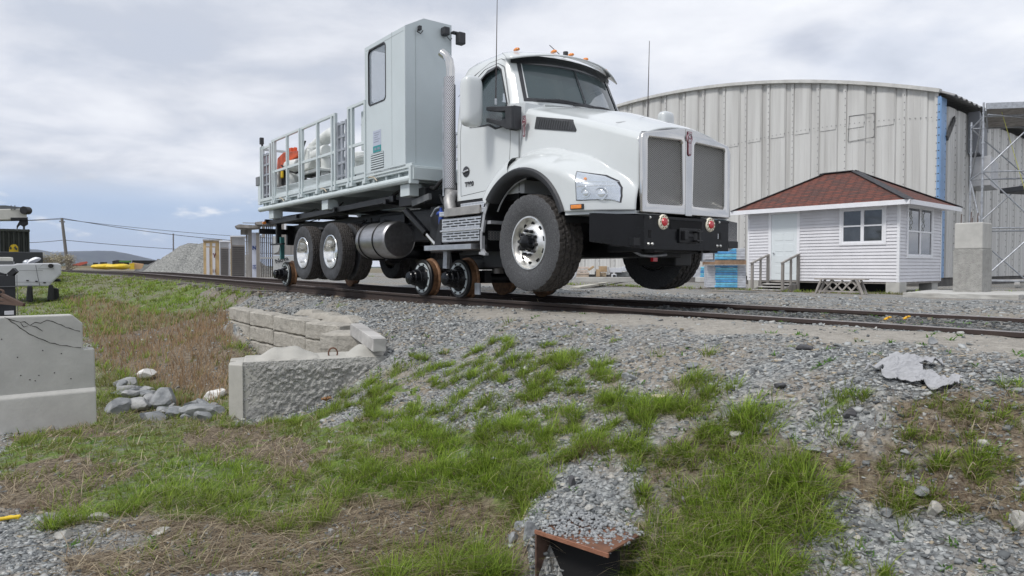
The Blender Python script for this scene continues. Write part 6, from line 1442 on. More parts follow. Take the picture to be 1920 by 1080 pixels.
    def window(axis, a, b_, z0, z1, nv):
        def bx(m, s0, s1, za, zb, d0, d1):
            if axis == 'L': m.box(-d1, -d0, s0, s1, za, zb)
            else: m.box(s0, s1, -d1, -d0, za, zb)
        w = MB(); t = .07
        for (s0, s1, za, zb) in ((a - .08, a, z0 - .08, z1 + .08), (b_, b_ + .08, z0 - .08, z1 + .08), (a, b_, z1, z1 + .08), (a, b_, z0 - .08, z0)): bx(w, s0, s1, za, zb, 0, .05)
        f_ = w.build('window', TRIM, r, bevel=.006); s = MB(); mid = (a + b_) / 2
        for (p, q) in ((a, mid), (mid, b_)):
            bx(s, p, p + .05, z0, z1, -.0, .038); bx(s, q - .05, q, z0, z1, -.0, .038); bx(s, p + .05, q - .05, z0, z0 + .05, 0, .036); bx(s, p + .05, q - .05, z1 - .05, z1, 0, .036); bx(s, p + .05, q - .05, (z0 + z1) / 2 - .02, (z0 + z1) / 2 + .025, 0, .041)
        s.build('sash', TRIM, f_); g_ = MB(); bx(g_, a + .03, b_ - .03, z0 + .03, z1 - .03, .006, .012); g_.build('pane', mat('window_dark', (.045, .05, .055), .04, 0, .25, 2.5, coat=1), f_)
        return f_
    window('L', wl, wr_, wz0, wz1, 2); fr_ = window('S', sl_, sr_, sz0, sz1, 2)
    c = MB()
    for k in range(2):
        x0 = sl_ + .1 + k * (sr_ - sl_) / 2
        for j in range(3): ph = j * 2 + k; c.tube([(x0 + .10 + .13 * math.sin(t * 3 + ph) + .04 * j, -.016, sz0 + (sz1 - sz0) * .5 + (sz1 - sz0) * .42 * t / 3) for t in np.linspace(0, 3, 14)], .012, 5)
    c.build('curtain', mat('lace', (.5, .52, .52), .8), fr_)
    # foundation
    gz = -.78 - o.z + 0
    for (x, y, lab) in ((.25, .1, 0), (LBx - .3, .2, 0), (.2, LA - .3, 0), (LBx - .3, LA - .4, 0)): MB().box(x - .28, x + .28, y - .15, y + .25, gz - .15, -.01).build('foundation_block', CONC, r, bevel=.01)
    MB().box(.4, LBx, 1.2, LA, gz - .2, -.02).build('crawl_space_shade', DARKV, r); MB().box(0, LBx, 0, LA, -.06, -.002).build('sill_beam', WOODG, r)  # solid black box paints the shade under the hut floor
    # steps
    s0 = Vector((0, (dl + dr) / 2, 0)); M_ = r.matrix_world if False else Matrix.Translation(r.location) @ Matrix.Rotation(r.rotation_euler.z, 4, 'Z')
    p = M_ @ s0; st = empty('wooden_steps', Vector((p.x, p.y, -.80)), r.rotation_euler.z, 'grey wooden steps with two handrails at the hut door', 'steps')
    top = o.z - (-.80) - .08; hwid = .52
    for k in range(3): z = top * (3 - k) / 3 - .02; x1 = -.05 - .34 * k - (.0 if k == 0 else .12); MB().box(x1 - (.46 if k == 0 else .30), x1, -hwid, hwid, z - .04, z).build('tread', WOODH, st, bevel=.004)
    for s_ in (-1, 1):
        MB().prism([(-.05, -.1), (-.05, top - .06), (-.5, top - .06), (-1.15, .05), (-1.15, -.1)], 'y', s_ * hwid - .02, s_ * hwid + .02).build('stringer', WOODG, st)
        MB().box(-.12, -.03, s_ * (hwid + .03) - .04, s_ * (hwid + .03) + .04, -.1, top + .95).build('post', WOODG, st); MB().box(-1.15, -1.07, s_ * (hwid + .03) - .04, s_ * (hwid + .03) + .04, -.1, .95).build('post', WOODG, st); MB().box(-.6, -.54, s_ * (hwid + .03) - .03, s_ * (hwid + .03) + .03, .2, 1.15).build('baluster', WOODG, st)
        MB().beam((-1.18, s_ * (hwid + .03), .95), (-.02, s_ * (hwid + .03), top + .98), .07, .05).build('handrail', WOODG, st)
hut()
def trestle():
    g = P(1576, 548, Y=19.6); g.z = float(TZ(g.x, g.y)[0]); r = empty('wooden_trestle', g, math.atan2(-BB.y, -BB.x), 'low grey wooden bench with crossed lattice legs before the hut', 'bench'); H = .44
    MB().box(-.70, .72, -.14, .14, H - .04, H).build('seat', WOODG, r, bevel=.005)
    for s_ in (-1, 1):
        for y in (-.12, .12): MB().beam((s_ * .50, y, H - .04), (s_ * .66, y, 0), .07, .05).build('leg', WOODG, r)
        MB().beam((s_ * .30, .13, H - .04), (s_ * .52, .13, 0), .07, .05).build('leg', WOODG, r)
    lt = MB()
    for k in range(4): x = -.45 + .26 * k; lt.beam((x, -.1, .08), (x + .28, -.1, H - .06), .03, .04).beam((x + .28, -.07, .08), (x, -.07, H - .06), .03, .04)
    lt.beam((-.6, -.09, .07), (.6, -.09, .07), .05, .04); lt.build('lattice', WOODG, r)
trestle()

# ================================================================ WAREHOUSE
def warehouse():
    Y0 = 31.0; o = P(1764, 178, Y0); zc_ = o.z; base = -.45; rz = math.atan2(BR.y, BR.x)
    r = empty('metal_warehouse', Vector((o.x, o.y, 0)), rz, 'big white ribbed metal building with curved roof and blue corner strip', 'warehouse')
    prof = []
    for a, b in [(1175, 193), (1213, 186), (1246, 179), (1320, 167.5), (1399, 158.5), (1489, 153), (1587, 154), (1643, 157.5), (1699, 164), (1764, 176)]:
        u = (a - 960) / FPX; t = (u * o.y - o.x) / (BB.x - u * BB.y); q = Vector((o.x, o.y, 0)) + BB * t; prof.append((t, P(a, b, q.y).z))
    prof.sort(); ts = [p[0] for p in prof]; zs = [p[1] for p in prof]
    cf = np.polyfit(ts, zs, 2); TL = ts[-1] + 16
    def top(t): return float(np.polyval(cf, t))
    WM = bpy.data.materials.new('warehouse_cladding'); WM.use_nodes = True; nt = WM.node_tree; N = nt.nodes; L = nt.links; b = N['Principled BSDF']; b.inputs['Roughness'].default_value = .5
    tc = N.new('ShaderNodeTexCoord'); mp = N.new('ShaderNodeMapping'); mp.inputs['Scale'].default_value = (1.2, 1.2, .06); L.new(tc.outputs['Object'], mp.inputs[0]); n = N.new('ShaderNodeTexNoise'); n.inputs['Scale'].default_value = 2.2; n.inputs['Detail'].default_value = 7; L.new(mp.outputs[0], n.inputs['Vector'])
    rp_ = N.new('ShaderNodeValToRGB'); L.new(n.outputs[0], rp_.inputs[0]); rp_.color_ramp.elements[0].position = .3; rp_.color_ramp.elements[0].color = (.44, .435, .42, 1); rp_.color_ramp.elements[1].position = .6; rp_.color_ramp.elements[1].color = (.58, .58, .565, 1); L.new(rp_.outputs[0], b.inputs['Base Color'])
    # panel pitch from seams measured at 1699..1643..1587
    def t_of(px): u = (px - 960) / FPX; return (u * o.y - o.x) / (BB.x - u * BB.y)
    sm = [1753, 1697, 1641, 1586, 1535, 1487, 1441, 1398, 1356, 1316, 1280, 1246, 1214]
    pit = (t_of(1214) - t_of(1753)) / 12; t0 = t_of(1753)
    cs = [(0, .0), (.09, .0), (.12, -.09), (.30, -.09), (.33, -.01), (.36, 0.0), (.52, 0), (.53, .015), (.56, .015), (.57, 0), (.74, 0), (.75, .015), (.78, .015), (.79, 0), (.93, 0), (.95, -.04), (.98, -.04)]
    lapz = lambda t: top(t) - 1.55 - .21 * (t - 1.2)
    def wall(D, s_from, s_to, z0, ztf, name, flip, parent, off=(0, 0)):
        mb = MB(); cols = []; k = 0; t = s_from
        while t < s_to:
            for a, d in cs: 
                tt = s_from + (k + a) * pit
                if tt < s_to: cols.append((tt, d))
            k += 1; t = s_from + k * pit
        for tt, d in cols:
            p = (off[0] - d, tt) if D == 'y' else (tt, off[1] - d)
            q = [(p[0], p[1], z0), (p[0], p[1], ztf(tt))]; mb.v += q
        for i in range(len(cols) - 1): mb.f.append((2 * i, 2 * i + 2, 2 * i + 3, 2 * i + 1))
        return mb.build(name, WM, parent, recalc=False)
    # local axes: x = BR, y = BB ; gable faces -x
    gable = wall('y', t0, TL, base, top, 'gable_wall', 0, r)
    # seam strips with rivets and upper lap sheets
    rv = MB(); up = MB(); k = 0
    while t0 + k * pit < TL - pit:
        tt = t0 + k * pit; up.box(-.028, 0, tt - .02, tt + .10 * pit, base, top(tt))
        for z in np.arange(base + .2, top(tt) - .1, .34): rv.box(-.04, -.028, tt + .01, tt + .05, z, z + .045)
        if 0 < k: up.add([(-.03, tt + .36 * pit, lapz(tt)), (-.03, tt + .93 * pit, lapz(tt)), (-.012, tt + .93 * pit, top(tt) - .05), (-.012, tt + .36 * pit, top(tt) - .05), (0, tt + .36 * pit, lapz(tt)), (0, tt + .93 * pit, lapz(tt))], [(0, 1, 2, 3), (0, 4, 5, 1)])
        for q in range(6): a = tt + pit * q / 6; rv.box(-.04, -.02, a, a + .035, lapz(a) + .15, lapz(a) + .19)
        k += 1
    up.build('seam_strip', WM, gable, recalc=False); rvo = rv.build('rivets', mat('rivet_grey', (.20, .20, .20), .6), gable); rvo['kind'] = 'stuff'
    tr_ = MB(); n_ = 60
    for i in range(n_): a, c = TL * i / n_, TL * (i + 1) / n_; tr_.beam((-.06, a, top(a) + .02), (-.06, c, top(c) + .02), .30, .16)
    tr_.build('roof_edge_trim', mat('trim_grey', (.52, .52, .50), .5, 0, .12, 3), r)
    hr = MB(); 
    for i in range(0, 18): a = .9 + i * 1.45; hr.beam((-.15, a, top(a) + .06), (-.15, a + .03, top(a + .03) - .12), .05, .05)
    MB().box(-.05, .0, -.02, t0, base, zc_ - .05).box(-.02, .62, -.05, 0, base, zc_ - .1).build('corner_strip', mat('corner_blue', (.19, .33, .55), .45, 0, .08, 3), r)
    cr_ = MB()
    for z in np.arange(base + .2, zc_ - .1, .34):
        cr_.box(-.056, -.05, t0 - .10, t0 - .04, z, z + .05).box(.50, .55, -.056, -.05, z, z + .05)
    cr_.build('corner_rivets', mat('rivet_dark', (.05, .06, .08), .6), r)
    # side wall: x direction, facing -y
    SL = 26.0; q = wall('x', .6, SL, base, lambda t: zc_ - .35, 'side_wall', 1, r)
    rv2 = MB()
    k = 0
    while .6 + k * pit < SL:
        tt = .6 + k * pit
        for z in np.arange(base + .2, zc_ - .5, .34): rv2.box(tt + .01, tt + .05, -.02, -.003, z, z + .05)
        k += 1
    rv2o = rv2.build('rivets', mat('rivet_grey', (.2, .2, .2)), q); rv2o['kind'] = 'stuff'
    # roof skin, corrugated edge overhanging the side wall
    mb = MB(); nx = 150
    for i in range(nx + 1):
        x = -.05 + (SL + .1) * i / nx; w = .085 if (i % 4) in (1, 2) else 0
        for j in range(41): t = -.55 + (TL + .55) * j / 40; mb.v.append((x, t, (top(max(t, 0)) + (min(t, 0)) * .55) + .02 + w))
    for i in range(nx):
        for j in range(40): mb.f.append((i * 41 + j, i * 41 + j + 1, (i + 1) * 41 + j + 1, (i + 1) * 41 + j))
    roof = mb.build('roof', mat('roof_dark_edge', (.25, .25, .25), .7, 0, .2, 3), r); so = roof.modifiers.new('s', 'SOLIDIFY'); so.thickness = .03
    MB().box(.02, SL, .3, TL, base, base + .2).box(SL - .1, SL, .1, TL, base, zc_ - .5).build('base_strip', mat('base_dark', (.08, .08, .08), .8), r)
    MB().box(.12, SL, .12, TL, -1.3, base + .02).build('foundation', mat('foundation_dark', (.11, .105, .10), .9, 0, .3, 2), r)
    # louvred vent near the corner
    v = MB().prism([(.55, zc_ - 1.75), (1.5, zc_ - .75), (1.62, zc_ - .95), (.67, zc_ - 1.95)], 'y', -.12, -.03)
    for i in range(5): a = .62 + .19 * i; v.box(a, a + .05, -.15, -.11, zc_ - 1.85 + .2 * i, zc_ - 1.55 + .2 * i)
    v.build('flashing_bracket', mat('dark_bracket', (.07, .07, .07), .6), r)
    MB().prism([(3.6, 5.45), (4.8, 5.1), (4.8, 6.6), (3.6, 7.4)], 'y', -.5, -.03).build('vent_hood', mat('hood_grey', (.18, .19, .21), .6), r); MB().prism([(3.9, 3.9), (5.1, 3.75), (5.1, 5.0), (3.9, 5.3)], 'y', -.9, -.04).build('exhaust_box', mat('box_light', (.42, .43, .45), .5, 0, .1, 3), r, bevel=.02)
    # repair outline
    pts_ = [(1589, 218), (1636, 212), (1636, 257), (1587, 266)]; q3 = []
    for a, b in pts_: t = t_of(a); qq = Vector((o.x, o.y, 0)) + BB * t; q3.append((-.04, t, P(a, b, qq.y).z))
    MB().tube(q3, .018, 4, closed=True).build('patch_outline', mat('rivet_grey', (.2, .2, .2)), gable)
warehouse()

# ================================================================ PIER, SLAB, SCAFFOLD
def pier():
    a = P(1841, 549, Y=16.6); zb = a.z; r = empty('concrete_pier', a, math.atan2(BR.y, BR.x), 'tall rough concrete pier with bent rebar, right of the hut', 'concrete pier'); H = P(1840, 416, Y=16.6).z - zb; wl = .62; ws = .75
    m = MB().prism([(-.005, 0), (ws, 0), (ws, wl), (-.005, wl)], 'z', 0, H * .62).build('lower_shaft', CONCR, r, bevel=.012)
    MB().prism([(.01, .01), (ws - .01, .01), (ws - .01, wl - .01), (.01, wl - .01)], 'z', H * .62, H).build('upper_shaft', CONC, r, bevel=.03)
    rb = MB()
    for x, y, h in ((.12, .5, .22), (.15, .3, .26), (.3, .2, .24), (.6, .4, .15)): rb.tube([(x, y, H - .02), (x + .01, y, H + h * .6), (x + .03, y, H + h)], .012, 6)
    rb.build('rebar', mat('rebar_dark', (.10, .07, .06), .8), r)
    s = P(1840, 561, Y=15.7); gz = -.80; so = rough_box('concrete_slab', (2.5, 2.3, .26), CONC, None, .02, 14, 77); c = a + BR * .35 + BB * .45; so.location = (c.x - .12, c.y - .35, zb - .245); so.rotation_euler = (0, 0, r.rotation_euler.z + .1); tag(so, 'broad broken-edged concrete slab under the tall pier', 'concrete slab')
pier()
def scaffold():
    o = P(1838, 533, Y=26.0); zb = o.z; r = empty('scaffold_tower', o, math.atan2(BR.y, BR.x) - .25, 'galvanised tube scaffold tower with plank deck at the right edge', 'scaffolding'); H = P(1838, 205, Y=26).z - zb
    ZL = [.12, 2.1, 4.2, 6.25]; A_ = [(0, 0), (1.35, -1.4), (2.9, 0.4), (1.6, 1.6)]
    A_ = [(0, 0), (1.55, -1.2), (3.6, .3), (2.0, 1.6)]
    for i, (x, y) in enumerate(A_):
        m = MB().cyl((x, y, 0), (x, y, H + (.0 if i else .25)), .036, n=10)
        for z in np.arange(.3, H, .55): m.cyl((x, y, z), (x, y, z + .05), .055, n=10)
        m.build('upright', GALV, r, smooth=50)
    for z in ZL:
        m = MB()
        for i in range(4): a, b = A_[i], A_[(i + 1) % 4]; m.cyl((*a, z), (*b, z), .03, n=8)
        m.build('ledger', GALV, r, smooth=50)
    br = MB()
    for k in range(3):
        for i in range(4):
            a, b = A_[i], A_[(i + 1) % 4]
            if k % 2: a, b = b, a
            br.cyl((*a, ZL[k]), (*b, ZL[k + 1]), .028, n=8)
    br.build('brace', GALV, r, smooth=50)
    MB().prism([(-.4, -.3), (1.5, -1.7), (6, .0), (4, 2.2)], 'z', H + .02, H + .10).build('deck_plank', WOODG, r); b2 = MB()
    for k in range(7): b2.beam((-.3 + .33 * k, -.2 + .28 * k, H - .03), (4.4 + .3 * k - 1.9, -1.7 + .35 * k + .9, H + .0), .12, .06)
    MB().beam((-.45, -.35, H + .0), (1.5, -1.75, H + .0), .06, .22).beam((1.5, -1.75, H), (6, -.05, H), .06, .22).beam((-.4, -.3, H - .1), (4, 2.1, H - .1), .05, .12).build('deck_edge', GALV, r)
    MB().cyl((-.6, -.5, H - .35), (5.5, -1.2, H - .25), .03, n=8).build('ledger', GALV, r)
    t = MB().prism([(1.7, -1.1), (3.6, -.6), (4.3, .3), (2.2, .6)], 'z', 3.55, 3.75)
    t.build('black_tray', PLAST, r, bevel=.03); MB().beam((.3, -1.1, .02), (2.8, .2, .06), .16, .06).beam((0, .5, .1), (2.6, -1.3, .2), .16, .05).build('base_plank', WOODH, r)
    MB().tube([(.6, -.3, H - .1), (1.6, -.6, 3.6), (2.6, -.5, 1.0)], .012, 5).tube([(1.9, -1, H - .1), (2.3, -.9, 4.5), (3.1, -.6, 2.4)], .012, 5).build('yellow_cord', mat('cord_yellow', (.6, .6, .15), .7), r)
scaffold()
# ================================================================ LEFT BACKGROUND
FRD = [Vector((0, 1, 0))]
def face(px):        # the parts that follow stand square to the line of sight of this column
    r_ = ray(px, 502); FRD[0] = Vector((r_.x, r_.y, 0)).normalized()
def PF(px, py, Y):
    d = FRD[0]; r_ = ray(px, py); return r_ * ((Y / d.y) / r_.dot(d))
def ppoly(mb, pts_, Y, dep):
    a = [PF(x, y, Y) for x, y in pts_]; n = len(a); d = FRD[0] * dep
    return mb.add([tuple(p) for p in a] + [tuple(p + d) for p in a], [tuple(range(n))[::-1], tuple(range(n, 2 * n))] + [(i, (i + 1) % n, (i + 1) % n + n, i + n) for i in range(n)])
def pbox(mb, x0, y0, x1, y1, Y, dep):
    a, b = PF(x0, y0, Y), PF(x1, y1, Y); zt, zb = (a.z + PF(x1, y0, Y).z) / 2, (PF(x0, y1, Y).z + b.z) / 2; d = FRD[0] * dep; q = []
    for p in (a, b): q += [(p.x, p.y, zb), (p.x, p.y, zt), (p.x + d.x, p.y + d.y, zb), (p.x + d.x, p.y + d.y, zt)]
    return mb.add(q, [(0, 1, 3, 2), (4, 6, 7, 5), (0, 4, 5, 1), (2, 3, 7, 6), (0, 2, 6, 4), (1, 5, 7, 3)])
MG = mat('machine_grey_white', (.50, .51, .53), .45, 0, .06, 1.5)
OLIVE = mat('container_olive', (.045, .050, .042), .6, 0, .2, 1.5)
# crane
face(40)
r = empty('crane_boom', P(0, 440, Y=29), 0, 'off-white crane boom with black head block, upper left edge', 'crane'); o = r.location
def child(mb, name, m, par, **k):
    mb.v = [tuple(Vector(p) - par.location) for p in mb.v]; return mb.build(name, m, par, **k)
m = ppoly(MB(), [(-60, 392), (8, 392), (44, 391), (51, 393), (50, 410), (18, 412), (-60, 414)], 29, .8); child(m, 'boom', mat('boom_white', (.60, .59, .54), .5, 0, .1, 2), r, bevel=.03)
m = ppoly(MB(), [(-60, 385), (10, 385), (44, 389), (44, 392), (-60, 392)], 29.2, .4); pbox(m, 20, 385, 22, 393, 28.9, .2); pbox(m, 27, 385, 29, 393, 28.9, .2); child(m, 'cable_guard', mat('dark_steel', (.10, .11, .12), .5), r)
m = MB().lathe([(.001, 0), (.16, 0), (.16, .3), (.001, .3)], tuple(P(44, 394, 28.9)), 'y', 20); ppoly(m, [(38, 409), (52, 407), (53, 420), (45, 425), (38, 421), (34, 425), (33, 428), (31, 424), (36, 415)], 29.1, .5); ppoly(m, [(20, 408), (50, 408), (50, 412), (20, 412)], 28.95, .9); child(m, 'head_block', FRAMEB, r, smooth=40)
m = MB()
for px in (32, 44, 46): m.tube([P(px, 424, 29.3), P(px, 432, 29.3)], .02, 5)
pbox(m, -30, 408, 2, 545, 29.3, .3); child(m, 'boom_support', mat('dark_steel', (.10, .11, .12)), r)
# container
r = empty('steel_container', P(0, 500, Y=31), 0, 'dark olive corrugated container with round yellow mark, far left', 'container')
face(55); m = MB(); a, b = PF(-80, 512, 31), PF(55, 430, 31); n = 56
for i in range(n + 1): q = a + (b - a) * (i / n) + FRD[0] * (.09 if (i % 4) in (1, 2) else 0); m.v += [(q.x, q.y, a.z), (q.x, q.y, b.z)]
m.f = [(2 * i, 2 * i + 2, 2 * i + 3, 2 * i + 1) for i in range(n)]; pbox(m, -80, 430, 55, 545, 31.1, 2.4); pbox(m, -80, 429, 56, 433, 30.95, .1); pbox(m, 53, 430, 56, 512, 30.95, .1); child(m, 'container_shell', OLIVE, r)
m = MB(); ppoly(m, [(17, 472), (17.5, 465), (20, 460), (25, 458), (30, 458.5), (34, 463), (34.5, 472)], 30.85, .03); yl = child(m, 'yellow_mark', YELLOW, r)
m = MB(); ppoly(m, [(18, 466), (19.5, 462), (21.5, 463), (22, 467), (19.5, 468)], 30.82, .02); ppoly(m, [(26, 464), (29, 461), (30, 464), (33, 466), (31.5, 470), (28, 467)], 30.82, .02); child(m, 'mark_wear', OLIVE, r)
tag(pbox(MB(), -40, 472, 82, 560, 26.5, 2.2).build('black_tank', mat('tank_black', (.020, .022, .026), .5), None, bevel=.03), 'long black tank box behind the grey-white machine at left', 'tank')
# grey-white machine body
face(112)
r = empty('machine_body', P(60, 540, Y=21.5), 0, 'large grey-white machine counterweight with round port at the left', 'machine')
m = ppoly(MB(), [(-60, 497), (25, 496), (32, 494), (108, 493), (115, 496), (115, 514), (100, 528), (92, 537), (-60, 537)], 21.5, 1.6); sh = child(m, 'body_shell', MG, r, bevel=.04)
m = MB(); c = PF(94, 498.5, 21.42); m.lathe([(.001, .0), (.065, .0), (.065, .06)], tuple(c), 'y', 20); child(m, 'port', DARKV, r)
m = MB().tube([PF(67, 497, 21.44), PF(70, 515, 21.44), PF(75, 537, 21.44)], .008, 5).tube([PF(72, 504, 21.44), PF(80, 496, 21.44), PF(101, 496, 21.44), PF(101, 504, 21.44)], .006, 5, closed=True).tube([PF(-10, 529, 21.44), PF(96, 529, 21.44)], .005, 5).tube([PF(35, 507, 21.44), PF(80, 507, 21.44)], .005, 5); child(m, 'panel_lines', mat('line_dark', (.1, .1, .11), .6), r)
m = MB()
for px, py in ((49, 525), (66, 526.5), (81, 529)): pbox(m, px, py, px + 5, py + 2, 21.47, .03)
child(m, 'body_marks', DARKV, r)
m = MB(); c = P(64, 490, 22.2); M_ = Matrix.Rotation(R(-28), 3, 'Y')
for i in range(24):
    for j, (rr_, hh_) in enumerate(((.001, .0), (.12, .03), (.21, .10), (.22, .12))): t = i / 24 * 6.283; p = M_ @ Vector((rr_ * math.cos(t), rr_ * math.sin(t) * .8, .12 - hh_)); m.v.append((c.x + p.x, c.y + p.y, c.z + p.z))
for i in range(24):
    for j in range(3): q = (i + 1) % 24; m.f.append((i * 4 + j, q * 4 + j, q * 4 + j + 1, i * 4 + j + 1))
child(m, 'white_lid', mat('white_trim', (.78, .79, .82)), r, smooth=50); m = MB().ico(tuple(P(52, 493, 22.3)), .14, 2, (1, 1, .8)); child(m, 'lid_drum', GALV, r, smooth=50)
m = MB(); pbox(m, -30, 482, 22, 490, 21.6, .8); child(m, 'white_cover', mat('boom_white', (.60, .59, .54)), r, bevel=.02); m = MB(); pbox(m, -30, 490, 25, 497, 21.55, .7); child(m, 'cover_base', mat('mid_grey', (.12, .125, .13)), r)
rd = random.Random(9)
for k, (a, b, c, d) in enumerate([(48, 536, 62, 566), (88, 534, 102, 564), (98, 522, 115, 528), (96, 540, 112, 566)]):
    tag(ppoly(MB(), [(a, d), (a + 3, b), (c - 2, b + 1), (c, d)], 21.3 + .2 * k, .5).build('scrap_piece', FRAMEB, None, bevel=.03), ['black scrap block under the left of the grey-white machine', 'black scrap block under the right nose of the machine', 'thin black scrap bar beside the machine nose', 'low dark scrap piece on the grass by the machine nose'][k], 'scrap')
face(33)
r = empty('steel_bin', P(0, 590, Y=12.5), 0, 'black open steel bin with rusty frames, cut by the left edge', 'bin')
m = MB(); pbox(m, -60, 517, 31, 648, 12.5, 1.1); child(m, 'bin_shell', mat('tank_black', (.020, .022, .026)), r)
m = MB(); pbox(m, 31, 515, 35, 648, 12.45, 1.2); pbox(m, -60, 537, 31, 538.5, 12.46, .05); child(m, 'bin_edge', mat('mid_grey', (.12, .125, .13)), r)
m = MB().beam(P(-20, 556, 12.2), P(45, 571, 12.0), .05, .05).beam(P(5, 553, 12.1), P(45, 572, 12.0), .05, .05).beam(P(-20, 566, 12.1), P(45, 572, 12.0), .04, .04).tube([P(0 + 7 * math.cos(t), 548 + 4.5 * math.sin(t), 12.2) for t in np.linspace(0, 6.283, 17)[:-1]], .02, 6, closed=True); child(m, 'rusty_frame', mat('old_rust', (.10, .065, .05), .9), r)
m = MB().beam(P(-12, 512, 12.6), P(10, 518, 12.6), .05, .09).beam(P(18, 517, 12.5), P(30, 506, 12.5), .07, .09); child(m, 'scrap_bars', FRAMEB, r)
m = MB(); pbox(m, 8, 584, 26, 590, 12.3, .3); child(m, 'pale_scrap', mat('white_trim', (.78, .79, .82)), r)
# utility pole and wires
r = empty('utility_pole', P(128, 512, Y=78), 0, 'leaning wooden utility pole with wires in the far field', 'pole')
child(MB().tube([P(129, 520, 78), P(116, 409, 78)], [.20, .14], 10), 'pole_shaft', mat('pole_wood', (.16, .15, .14), .9), r, smooth=50)
m = MB()
def sag(p, q, s, n=14): p, q = Vector(p), Vector(q); return [p + (q - p) * (i / n) - Vector((0, 0, s * 4 * (i / n) * (1 - i / n))) for i in range(n + 1)]
m.tube(sag(P(116, 409, 78), P(560, 458, 85), .5), .032, 4).tube(sag(P(117, 411, 78), P(560, 449, 85), .3), .025, 4).tube(sag(P(-60, 411, 78), P(116, 409, 78), .2), .03, 4).tube(sag(P(-60, 414, 78), P(117, 411, 78), .1), .025, 4).tube(sag(P(120, 450, 78), P(560, 476, 85), .3), .03, 4).tube(sag(P(-60, 451, 78), P(120, 450, 78), .3), .03, 4)
child(m, 'wire', mat('wire_dark', (.05, .05, .06), .6), r)
child(MB().beam(P(112, 415, 78), P(121, 416, 78), .15, .15), 'crossarm', mat('pole_wood', (.16, .15, .14)), r)
tag(MB().tube([P(325, 500, 95), P(325, 438, 95)], .09, 6).build('thin_mast', mat('mast_grey', (.2, .2, .22), .6), None), 'thin dark mast standing behind the gravel pile', 'mast')
# bare trees
def bare_tree(px, py, Y, H, seed, label):
    rd = random.Random(seed); b = P(px, py + 6, Y); r = empty('bare_tree', b, 0, label, 'tree', 'bare trees by the far pole'); m = MB(); lf = []
    def br(p, d, L, rad, dep):
        pts_ = [p]; q = p.copy(); dd = d.copy()
        for k in range(3): dd = (dd + Vector((rd.gauss(0, .16), rd.gauss(0, .16), .05))).normalized(); q = q + dd * L / 3; pts_.append(q.copy())
        m.tube(pts_, [rad, rad * .85, rad * .7, rad * .55], 4, caps=False)
        if dep == 0: lf.append(q); return
        for k in range(3 + (dep > 2)): br(pts_[rd.choice((1, 2, 3))], (dd + Vector((rd.gauss(0, .55), rd.gauss(0, .55), rd.gauss(.15, .3)))).normalized(), L * rd.uniform(.55, .8), rad * .55, dep - 1)
    for k in range(4): br(b + Vector((rd.uniform(-.5, .5), 0, -.2)), Vector((rd.uniform(-.5, .5), rd.uniform(-.3, .3), 1)).normalized(), H * .36, .07, 4)
    child(m, 'trunk', mat('bark_pale', (.34, .29, .24), .9), r); c = MB()
    for p in lf:
        for k in range(3): q = p + Vector((rd.gauss(0, .15), rd.gauss(0, .15), rd.gauss(0, .15))); s = rd.uniform(.03, .07); a = Vector((rd.gauss(0, 1), rd.gauss(0, 1), rd.gauss(0, 1))).normalized() * s; e = Vector((a.y, -a.x, a.z * .3)); c.add([q - a, q + e, q + a, q - e], [(0, 1, 2, 3)])
    child(c, 'crown', mat('bud_leaves', (.40, .36, .24), .9), r)
bare_tree(96, 507, 62, 2.4, 1, 'bare brown bushy tree left of the leaning pole'); bare_tree(112, 507, 66, 2.6, 2, 'bare brown bushy tree close against the leaning pole')
# mountains
def hills(pts_, Y, dep, m_, name, zb=-30):
    mb = MB(); xs = np.array([P(a, b, Y).x for a, b in pts_]); zs = np.array([P(a, b, Y).z for a, b in pts_]); n = 140
    for i in range(n + 1):
        x = xs[0] + (xs[-1] - xs[0]) * i / n; zt = float(np.interp(x, xs, zs)); zt += (fbm(np.array([x / 60.]), np.array([1.]), 4, 3)[0] - .5) * Y * .0016
        for j in range(13): t = j / 12; k = math.sin(t * math.pi / 2) ** 1.2; mb.v.append((x, Y - dep * (1 - t) + (fbm(np.array([x / 90.]), np.array([t * 3]), 3, 8)[0] - .5) * dep * .3, zb + (zt - zb) * k))
        mb.v.append((x, Y + dep, zb))
    for i in range(n):
        for j in range(13): mb.f.append((i * 14 + j, (i + 1) * 14 + j, (i + 1) * 14 + j + 1, i * 14 + j + 1))
    o = mb.build(name, m_, None, smooth=60); tag(o, kind='structure')
HM = mat('forest_hill', (.045, .06, .07), .95, 0, 0, .02, 0, col2=(.025, .032, .055))
hills([(-700, 470), (-300, 462), (-50, 470), (60, 466), (85, 468), (110, 475), (130, 474.5), (165, 470), (190, 471.5), (215, 470.5), (230, 472), (240, 477), (250, 484), (262, 490), (275, 493), (300, 496), (340, 497), (420, 499), (700, 500.5), (1200, 500)], 3600, 900, HM, 'hills')
hills([(-700, 494), (40, 492), (90, 495), (140, 496), (200, 494), (260, 497), (320, 498), (600, 500), (1400, 500)], 1200, 120, mat('far_trees', (.05, .065, .04), .95, 0, .4, .05), 'far_treeline', zb=-6)
face(150)
